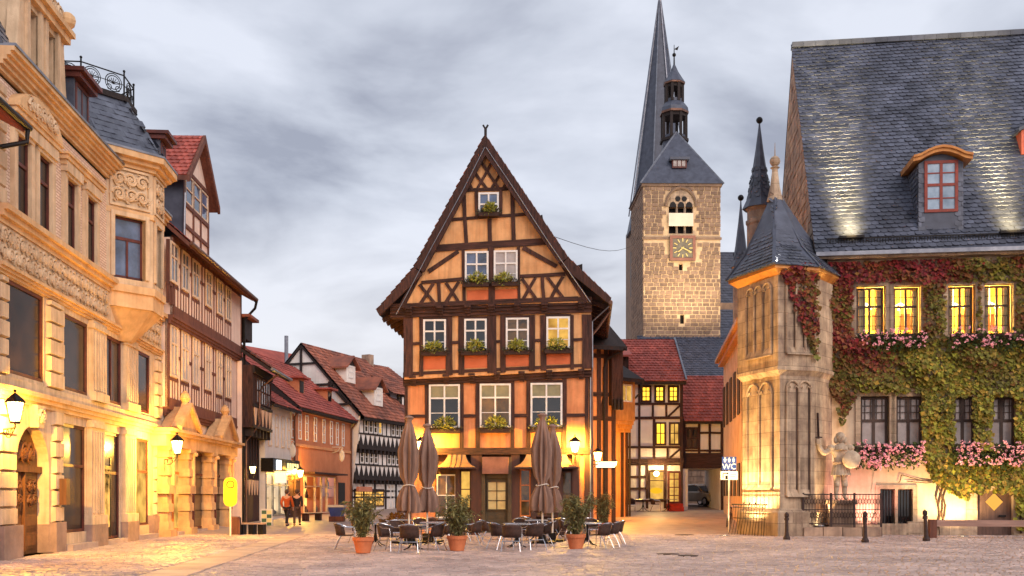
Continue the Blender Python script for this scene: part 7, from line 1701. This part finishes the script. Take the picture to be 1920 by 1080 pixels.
parasol(767, 784, 34.6, 'folded brown parasol of the pair standing nearer the shopping street, the taller one', 1)
parasol(801, 799, 35.6, 'folded brown parasol of the pair standing nearer the shopping street, the shorter one', 2)
parasol(1017, 779, 34.6, 'taller of two overlapping folded brown parasols beside the olive door', 3)
parasol(1036, 800, 36.0, 'shorter of two overlapping folded brown parasols beside the olive door', 4)
# --- terracotta pots with oleander-like shrubs
TERRA = M('terracotta_pot', (214, 128, 84), (184, 102, 64), 3, .8, .3, 30)
LEAFD = M('shrub_leaf', (134, 128, 78), (84, 82, 48), 5, .6, 0, island=.45)
STEM = M('shrub_stem', (110, 92, 62), (80, 66, 46), 6, .8)
def potted(px, py, label, seed, h=1.4, w=.78):
    r = random.Random(seed); p = gp(px, py); e = empty('potted_shrub', label, 'potted plant', (p.x, p.y, .003), 0, 'shrubs in terracotta pots')
    k = 1.0
    po = MB().lathe([(.19, 0), (.2, .01), (.275, .34), (.30, .34), (.305, .44), (.27, .445), (.25, .38), (.02, .37)], 22).build('pot', TERRA, e, smooth=False)
    MB().lathe([(.262, .38), (.02, .40)], 16).build('soil', BLACKT, po)
    st = MB(); lf = MB()
    for i in range(34):
        a = r.uniform(0, 6.28); l = r.uniform(.55, 1) * h; sp = r.uniform(.12, w) * (1.15 - .35 * l / h)
        p0 = Vector((r.uniform(-.1, .1), r.uniform(-.1, .1), .38)); pm = p0 + Vector((sp * .35 * math.cos(a), sp * .35 * math.sin(a), l * .55)); p1 = p0 + Vector((sp * math.cos(a), sp * math.sin(a), l * .92))
        st.tube([p0, pm, p1], [.012, .009, .004], 4)
        for q in range(46):
            t = r.uniform(.12, 1.0); b = p0.lerp(pm, t * 2) if t < .5 else pm.lerp(p1, t * 2 - 1)
            d = Vector((r.gauss(0, 1), r.gauss(0, 1), r.gauss(-.05, .7))).normalized(); s = r.uniform(.10, .2); w_ = d.cross(Vector((r.uniform(-1, 1), r.uniform(-1, 1), 1))).normalized() * s * .13
            lf.add([b, b + d * s * .45 + w_, b + d * s + Vector((0, 0, -s * .25)), b + d * s * .45 - w_], [(0, 1, 2, 3)])
    st.build('stems', STEM, e, kind='stuff'); lf.build('foliage', LEAFD, e, kind='stuff')
potted(681, 1037, 'bushy shrub in a terracotta pot at the street end of the terrace', 1)
potted(857, 1033, 'bushy shrub in a terracotta pot standing between the two table groups', 2)
potted(1080, 1029, 'bushy shrub in a terracotta pot before the lane side tables', 3, 1.5, .75)
potted(1132, 1000, 'shrub in a pot at the gable house corner under the lane lamps', 4, 1.5, .6)
# low flowering bush in tub by the gable house
p = gp(745, 992); e = empty('flower_tub', 'low orange flowering bush in a tub beside the gable house corner', 'potted plant', (p.x, p.y, .003))
MB().lathe([(.3, 0), (.36, .3), (.4, .3), (.4, .36), (.02, .34)], 18).build('tub', TERRA, e)
m = MB(); leafy(m, (0, 0, .5), .5, .45, .28, 700, .1, random.Random(4), 0, .6); m.build('foliage', M('bush_leaf', (178, 130, 50), (110, 96, 40), 6, .7, 0, island=.4), e, kind='stuff')

# ================================================================== street objects
YEL = M('yellow_sign_paint', (250, 214, 30), (238, 196, 20), 3, .45)
p = gp(432, 1005); e = empty('yellow_stop_sign', 'yellow rounded stop sign with dark ring on a pale post', 'sign', p, R(12))
zc0, zc1 = 1.6 - 20 / FP * 41, 1.6 + 35 / FP * 41; rw = .265
MB().tube([(0, 0, 0), (0, 0, zc0 + .1)], .035, 8).build('post', POLE, e)
MB().prism([(rw * math.cos(t), zc1 - rw + rw * math.sin(t)) for t in [math.pi * i / 12 for i in range(13)]] + [(-rw * math.cos(t), zc0 + rw - rw * math.sin(t)) for t in [math.pi * i / 12 for i in range(13)]], -.04, .04).build('plate', YEL, e)
MB().tube([(.14 * math.cos(t), -.05, zc1 - rw - .02 + .14 * math.sin(t)) for t in [2 * math.pi * j / 20 for j in range(21)]], .02, 5, False).build('ring_mark', BLACKT, e)
p = gp(444, 1003); e = empty('litter_bin', 'brown slatted litter bin beside the yellow stop sign', 'bin', p)
MB().box(-.14, .14, -.14, .14, .04, .72).build('liner', IRON, e)
for k in range(7): MB().box(-.17 + k * .05, -.135 + k * .05, -.175, -.145, .02, .76).build('slat', BRT, e)
p = gp(473, 1002); e = empty('street_bench', 'low bench with pale seat and dark solid supports by the dark house', 'bench', p, R(-4))
for k in range(3): MB().box(-.55, .52, -.24 + k * .17, -.09 + k * .17, .42, .48).build('seat_plank', M('bench_wood', (206, 170, 138), (172, 136, 108), 2, .7, .2, 30, stretch=(1, 6, 6)), e)
for x in (-.42, .02, .42): MB().box(x - .12, x + .1, -.22, .24, 0, .42).build('support', IRON, e)
p = gp(500, 990); e = empty('pavement_board', 'small folding advertising board with green and cream squares on the pavement', 'sign', p, R(10))
bd = MB().add([(-.28, -.16, 0), (.28, -.16, 0), (.28, 0, .95), (-.28, 0, .95), (-.28, -.13, 0), (.28, -.13, 0), (.28, .03, .95), (-.28, .03, .95)], [(0, 1, 2, 3), (7, 6, 5, 4), (0, 4, 5, 1), (1, 5, 6, 2), (2, 6, 7, 3), (3, 7, 4, 0)]).build('front_leaf', POLE, e)
MB().add([(-.28, .2, 0), (.28, .2, 0), (.28, .04, .95), (-.28, .04, .95)], [(0, 1, 2, 3)]).build('back_leaf', POLE, e)
GRN = M('board_green', (72, 104, 76), (58, 88, 62), 3, .7); CRM = M('board_cream', (232, 214, 150), (216, 196, 130), 3, .7)
for i in range(2):
    for j in range(4):
        x = -.24 + i * .25; z = .1 + j * .2; y = lambda z: -.16 + .16 * z / .95 - .006
        MB().add([(x, y(z), z), (x + .23, y(z), z), (x + .23, y(z + .18), z + .18), (x, y(z + .18), z + .18)], [(0, 1, 2, 3)]).build('square', GRN if (i + j) % 2 else CRM, bd)
gg = gz(-10, 56); p = atd(632, 930, 56); e = empty('blue_goods_tub', 'blue plastic tub of goods on a low stand outside the orange house', 'tub', (p.x, p.y, gg))
MB().box(-.4, .4, -.3, .3, 0, .28).build('stand', BRT, e)
MB().extrude([(-.32, -.26), (.32, -.26), (.32, .26), (-.32, .26)], .28, .78, [(-.42, -.34), (.42, -.34), (.42, .34), (-.42, .34)]).build('tub', M('blue_plastic', (62, 84, 160), (48, 66, 130), 3, .4), e)
MB().box(-.45, .45, -.37, .37, .78, .9).build('lid', POLE, e)
p = atd(585, 930, 57); e = empty('shop_bench', 'dark low bench in front of the lit orange shop window', 'bench', (p.x, p.y, gz(p.x, p.y)), R(70)); MB().box(-.8, .8, -.2, .2, .36, .42).build('seat', TIMBER, e); MB().box(-.75, -.6, -.18, .18, 0, .36).build('support', TIMBER, e); MB().box(.6, .75, -.18, .18, 0, .36).build('support', TIMBER, e)
p = atd(526, 895, 57); e = empty('hanging_shop_sign', 'pale square sign hanging beside the orange house door', 'sign', p, R(5)); MB().box(-.32, .32, -.04, .04, -.32, .32).build('board', EM('pale_lit_sign', (255, 226, 196), .9), e); MB().bar((-.9, 0, .4), (.36, 0, .4), .04).build('arm', IRON, e)
# --- WC sign
BLUE = M('sign_blue', (40, 70, 150), (34, 60, 132), 3, .4); WHT = M('sign_white', (240, 240, 236), (226, 226, 222), 3, .4)
def text(body, size, mat, parent, loc):
    c = bpy.data.curves.new('t', 'FONT'); c.body = body; c.size = size; c.extrude = .004; c.align_x = 'CENTER'
    o = bpy.data.objects.new('t', c); col.objects.link(o); dg = bpy.context.evaluated_depsgraph_get(); me = bpy.data.meshes.new_from_object(o.evaluated_get(dg)); bpy.data.objects.remove(o)
    me.materials.clear(); me.materials.append(mat); t = link('lettering', me, parent); t.location = loc; t.rotation_euler = (R(90), 0, 0); return t
d = 44.0; p = atd(1367, 930, d); k = d / FP; e = empty('wc_sign_post', 'blue WC sign over a white arrow sign on a slim white post', 'sign', (p.x, p.y, .03 * 1), R(-6))
zz1 = lambda y: 1.6 + (930 - y) * k
MB().tube([(0, 0, -.03), (0, 0, zz1(858))], .04, 8).build('post', POLE, e)
bp = MB().box(-.30, .30, -.07, -.04, zz1(883), zz1(858)).build('blue_plate', BLUE, e); text('WC', .34, WHT, bp, (0, -.075, zz1(881)))
for x in (-.18, .0, .18): MB().lathe([(.03, .0), (.06, .13), (.03, .14)], 8).ball((0, 0, .175), .03, 6, 4).build('pictogram', WHT, bp).matrix_basis = Matrix.Translation((x, -.075, zz1(868))) @ Matrix.Diagonal((1, .1, 1, 1))
wp = MB().box(-.36, .36, -.07, -.04, zz1(901), zz1(885)).build('white_plate', WHT, e)
MB().bar((-.26, -.075, zz1(897)), (-.26, -.075, zz1(889)), .03).bar((-.26, -.075, zz1(889)), (-.1, -.075, zz1(889)), .03).add([(-.1, -.078, zz1(889) + .05), (-.1, -.078, zz1(889) - .05), (-.02, -.078, zz1(889))], [(0, 1, 2)]).build('arrow', IRON, wp)
MB().box(-.17, -.06, -.078, -.07, zz1(900), zz1(893)).build('symbol', IRON, wp); MB().box(.04, .3, -.078, -.07, zz1(891), zz1(890)).build('text_line', ZINC, wp); MB().box(.04, .26, -.078, -.07, zz1(895), zz1(894)).build('text_line', ZINC, wp)
# --- bollards and wooden rail
for px, yb, yt, tilt, lab in ((1475, 1012, 960, 0, 'iron bollard standing before the turret'), (1622, 1017, 958, 0, 'iron bollard standing before the statue railing'), (1737, 1014, 955, -3, 'leaning iron bollard at the end of the wooden rail')):
    p = gp(px, yb); h = (yb - yt) * p.y / FP; e = empty('bollard', lab, 'bollard', p, 0, 'iron bollards before the town hall'); e.rotation_euler = (0, R(tilt), 0)
    MB().lathe([(.13, 0), (.13, .08), (.085, .16), (.07, .3), (.06, h * .7)], 12).build('shaft', RUSTIRON, e)
    MB().lathe([(.09, h * .7), (.09, h * .78), (.06, h * .8), (.085, h * .85), (.085, h * .93), (.05, h * .97), (.01, h)], 12).build('head', RUSTIRON, e)
a = gp(1748, 1009); b = a + Vector((math.cos(R(-6)), math.sin(R(-6)), 0)) * 5.2
e = empty('wooden_barrier', 'long weathered wooden rail on two posts along the town hall front', 'barrier', a, R(-6)); hb_ = (1009 - 975) * a.y / FP
MB().box(.1, 5.2, -.11, .1, hb_ - .24, hb_).build('rail', M('weathered_rail', (176, 140, 124), (140, 108, 96), 1.5, .8, .4, 20, stretch=(.6, 5, 5)), e)
for u in (0, 3.72): MB().box(u - .12, u + .13, -.14, .14, 0, hb_ + .02).build('post', BRT, e)
# --- bicycle leaning in the lane
P = Vector((10.0, 47.4, gz(10, 47.4))); e = empty('bicycle', 'dark bicycle leaning at the lane wall beside the sign post', 'bicycle', P, R(72)); e.rotation_euler = (R(8), 0, R(72))
for x in (-.52, .52):
    w = MB().tube([(x + .33 * math.cos(t), 0, .34 + .33 * math.sin(t)) for t in [2 * math.pi * j / 28 for j in range(29)]], .018, 6, False).build('wheel', IRON, e)
    s = MB()
    for j in range(12): t = math.pi * 2 * j / 12; s.bar((x, 0, .34), (x + .32 * math.cos(t), 0, .34 + .32 * math.sin(t)), .005)
    s.build('spokes', ZINC, w, kind='stuff')
MB().tube([(-.52, 0, .34), (-.1, 0, .3), (.34, 0, .78), (-.22, 0, .82), (-.1, 0, .3)], .018, 6).tube([(-.52, 0, .34), (-.22, 0, .82)], .014, 6).tube([(.52, 0, .34), (.36, 0, .9)], .018, 6).build('frame', IRON, e)
MB().tube([(.36, -.26, 1.0), (.4, -.1, .98), (.36, 0, .9), (.4, .1, .98), (.36, .26, 1.0)], .014, 6).build('handlebar', ALU, e); MB().ball((-.24, 0, .9), .11, 8, 5, .35).build('saddle', IRON, e)
# --- parked car in the passage
P = Vector((atd(1319, 930, 67.5).x, 67.5, .95)); e = empty('parked_car', 'silver compact car parked in the passage', 'car', P, R(-62))
CARP = M('silver_car_paint', (196, 184, 170), (180, 168, 156), 2, .25, metal=.6)
prof = [(-1.85, .3), (-1.9, .62), (-1.8, .86), (-1.2, .93), (.75, .93), (1.5, .80), (1.82, .62), (1.85, .3)]
bdy = MB(); bdy.prism(prof, -.82, .82)
cb = [(-1.75, .9), (-1.35, 1.4), (-.1, 1.45), (.35, 1.32), (1.0, .9)]
nn = len(bdy.v); bdy.add([(x, -.78 + .16 * max(0, (z - .9) / .55), z) for x, z in cb] + [(x, .78 - .16 * max(0, (z - .9) / .55), z) for x, z in cb], [(0, 1, 2, 3, 4), (9, 8, 7, 6, 5), (0, 5, 6, 1), (1, 6, 7, 2), (2, 7, 8, 3), (3, 8, 9, 4)])
bd = bdy.build('body', CARP, e); bm = bd.modifiers.new('bevel', 'BEVEL'); bm.width = .06; bm.segments = 3
for s in (-1, 1):
    MB().add([(x, s * (.80 - .16 * max(0, (z - .9) / .55)), z) for x, z in ((-1.45, .97), (-1.25, 1.32), (-.15, 1.37), (.25, 1.27), (.72, .97))], [(0, 1, 2, 3, 4)]).build('side_window', GLASS, e)
    for x in (-1.2, 1.15):
        w = MB().lathe([(.2, -.09), (.3, -.09), (.31, .0), (.3, .09), (.2, .09)], 18).build('wheel', IRON, e); w.matrix_basis = Matrix.Translation((x, s * .76, .3)) @ Matrix.Rotation(R(90), 4, 'X')
        rm = MB().lathe([(.19, -.1), (.19, .1), (.03, .11)], 10).build('rim', ALU, w)
    MB().ball((1.72, s * .58, .66), .15, 10, 6, .7).build('headlight', WHT, e); MB().box(.55, .68, s * .82 - .1, s * .82 + .1, .95, 1.06).build('mirror', CARP, e)
MB().add([(.42, -.62, 1.3), (.42, .62, 1.3), (1.04, .74, .93), (1.04, -.74, .93)], [(3, 2, 1, 0)]).build('windscreen', GLASSB, e)
MB().box(1.84, 1.88, -.26, .26, .4, .5).build('number_plate', WHT, e); MB().box(1.83, 1.87, -.6, .6, .55, .62).build('grille', IRON, e)
point('cafe_lamp_light', kat(390, 800)[0] * K.ex + K.o + K.n * .5 + Vector((0, 0, kat(390, 800)[1])), 220, (1, .7, .3), .1)
e = empty('cafe_lamp', 'round lit lamp above the cafe window at the end of the lane', 'lamp', K.world(kat(388, 805)[0], .35, kat(388, 805)[1])); MB().ball((0, 0, 0), .16, 10, 8).build('globe', BULB, e); MB().bar((0, 0, 0), (0, .35, .1), .03).build('arm', IRON, e)
# low tables outside the lane cafe
for k in range(4):
    p = Vector((K.world(.6 + k * .75, 1.0, 0))); t = copy_tree(tb0 if k % 2 else ch0); t.location = (p.x, p.y, gz(p.x, p.y)); t.rotation_euler = (0, 0, R(40 * k))
    t['label'] = ('bistro table on the cobbles outside the lane cafe' if k % 2 else 'bistro armchair on the cobbles outside the lane cafe'); t['group'] = 'cafe furniture in the lane'

# ================================================================== two passers-by
def person(px, d, coat, legs, skinm, hairm, label, step, face):
    p = atd(px, 930, d); e = empty('person', label, 'person', (p.x, p.y, gz(p.x, p.y)), R(face)); s = step
    b = [(0, 0, .95, .13, .1), (0, 0, 1.15, .125, .09), (0, 0, 1.38, .16, .1), (0, 0, 1.5, .06), (0, -.01, 1.58, .055),
         (.09, 0, .88, .085), (.1, -s * .22, .5, .06), (.1, -s * .3 + .06, .09, .04), (.1, -s * .3 - .1, .04, .035),
         (-.09, 0, .88, .085), (-.1, s * .16, .5, .06), (-.1, s * .34, .12, .04), (-.1, s * .34 - .13, .05, .035),
         (.2, 0, 1.42, .055), (.25, s * .1, 1.14, .045), (.25, s * .02 - .08, .92, .035), (.25, -.1 + s * .02, .86, .03),
         (-.2, 0, 1.42, .055), (-.25, -s * .1, 1.14, .045), (-.25, -s * .2, .92, .035), (-.25, -s * .22, .86, .03)]
    ed = [(0, 1), (1, 2), (2, 3), (3, 4), (0, 5), (5, 6), (6, 7), (7, 8), (0, 9), (9, 10), (10, 11), (11, 12), (2, 13), (13, 14), (14, 15), (15, 16), (2, 17), (17, 18), (18, 19), (19, 20)]
    skin('body', b, ed, skinm, e)
    g = lambda q, a=.022: (q[0], q[1], q[2], q[3] + a, (q[4] if len(q) > 4 else q[3]) + a)
    ci = [0, 1, 2, 13, 14, 15, 17, 18, 19]; ix = {v: i for i, v in enumerate(ci)}
    cv = [g(b[i]) for i in ci]; cv.append((0, 0, .82, .17, .13)); skin('jacket', cv, [(ix[a], ix[c]) for a, c in ed if a in ix and c in ix] + [(0, len(cv) - 1)], coat, e)
    ti = [0, 5, 6, 7, 9, 10, 11]; ix = {v: i for i, v in enumerate(ti)}
    skin('trousers', [g(b[i], .018) for i in ti], [(ix[a], ix[c]) for a, c in ed if a in ix and c in ix], legs, e)
    MB().ball((0, -.01, 1.66), .1, 14, 10, 1.2).add([(-.018, -.1, 1.64), (.018, -.1, 1.64), (0, -.135, 1.635), (0, -.105, 1.68)], [(0, 1, 2), (0, 2, 3), (1, 3, 2)]).ball((.1, 0, 1.65), .025, 6, 4).ball((-.1, 0, 1.65), .025, 6, 4).build('head', skinm, e, smooth=True)
    MB().ball((0, .022, 1.69), .108, 14, 10, 1.12).build('hair', hairm, e, smooth=True)
    for x in (-.035, .035): MB().ball((x, -.098, 1.67), .012, 6, 4).build('eye', IRON, e)
    MB().box(-.025, .025, -.107, -.095, 1.602, 1.61).build('mouth', REDPL, e)
    for q in (20, 16):
        x, y, z = b[q][:3]; sg = 1 if x > 0 else -1
        for f in range(4): MB().tube([(x, y - .03 + f * .019, z), (x, y - .032 + f * .02, z - .06 - .008 * (f in (1, 2))), (x - sg * .015, y - .03 + f * .02, z - .095 - .01 * (f in (1, 2)))], [.0095, .009, .007], 5).build('finger', skinm, e)
        MB().tube([(x, y - .035, z + .02), (x - sg * .02, y - .06, z - .02), (x - sg * .025, y - .06, z - .05)], [.01, .01, .008], 5).build('thumb', skinm, e)
    for q in (8, 12): x, y, z = b[q][:3]; MB().ball((x, y + .06, .055), .055, 8, 5, .9).ball((x, y - .02, .045), .05, 8, 5, .8).build('shoe', IRON, e)
SKIN = M('skin', (216, 168, 140), (200, 150, 122), 5, .6); HAIR = M('brown_hair', (84, 60, 46), (60, 42, 34), 9, .6)
person(538, 50.5, M('orange_jacket', (206, 96, 40), (178, 78, 32), 4, .8), M('black_trousers', (42, 36, 40), (30, 26, 30), 4, .8), SKIN, HAIR, 'person in an orange jacket walking up the shopping street', 1, 170)
person(557, 51.0, M('dark_coat', (52, 40, 44), (36, 28, 32), 4, .8), M('brown_trousers', (96, 72, 60), (74, 56, 48), 4, .8), SKIN, HAIR, 'person in a dark coat walking beside the orange jacket', -1, 186)

a = H.world(H.u(1040, -3), -3, H.z(1040, 444, -3)); b = CH.world(.2, .1, CH.z(1206, 443))
e = empty('overhead_cable', 'thin cable strung from the gable house roof towards the church tower', 'cable', a)
MB().tube([tuple((b - a) * t + Vector((0, 0, -1.0 * math.sin(math.pi * t)))) for t in [i / 10 for i in range(11)]], .014, 4).build('wire', IRON, e)

# ornate white bracket signs on the orange house
for px, py, lab in ((549, 842, 'ornate white bracket sign on the orange house beside the pale shop'), (641, 852, 'ornate white bracket sign on the orange house corner by the black and white house')):
    u, z = E_.at(px, py, .7); e = empty('bracket_sign', lab, 'sign', E_.world(u, .7, z), R(82.0), 'bracket signs on the orange house')
    MB().tube([(0, .7, .5), (0, .0, .5), (0, -.1, .4)], .025, 5).tube([(0, .7, .1), (0, .3, .2), (0, .1, .5)], .018, 5).build('bracket', POLE, e)
    MB().lathe([(.02, -.5), (.16, -.36), (.2, -.1), (.16, .14), (.05, .3), (.02, .42)], 12).build('emblem', POLE, e).scale = (.25, 1, 1)
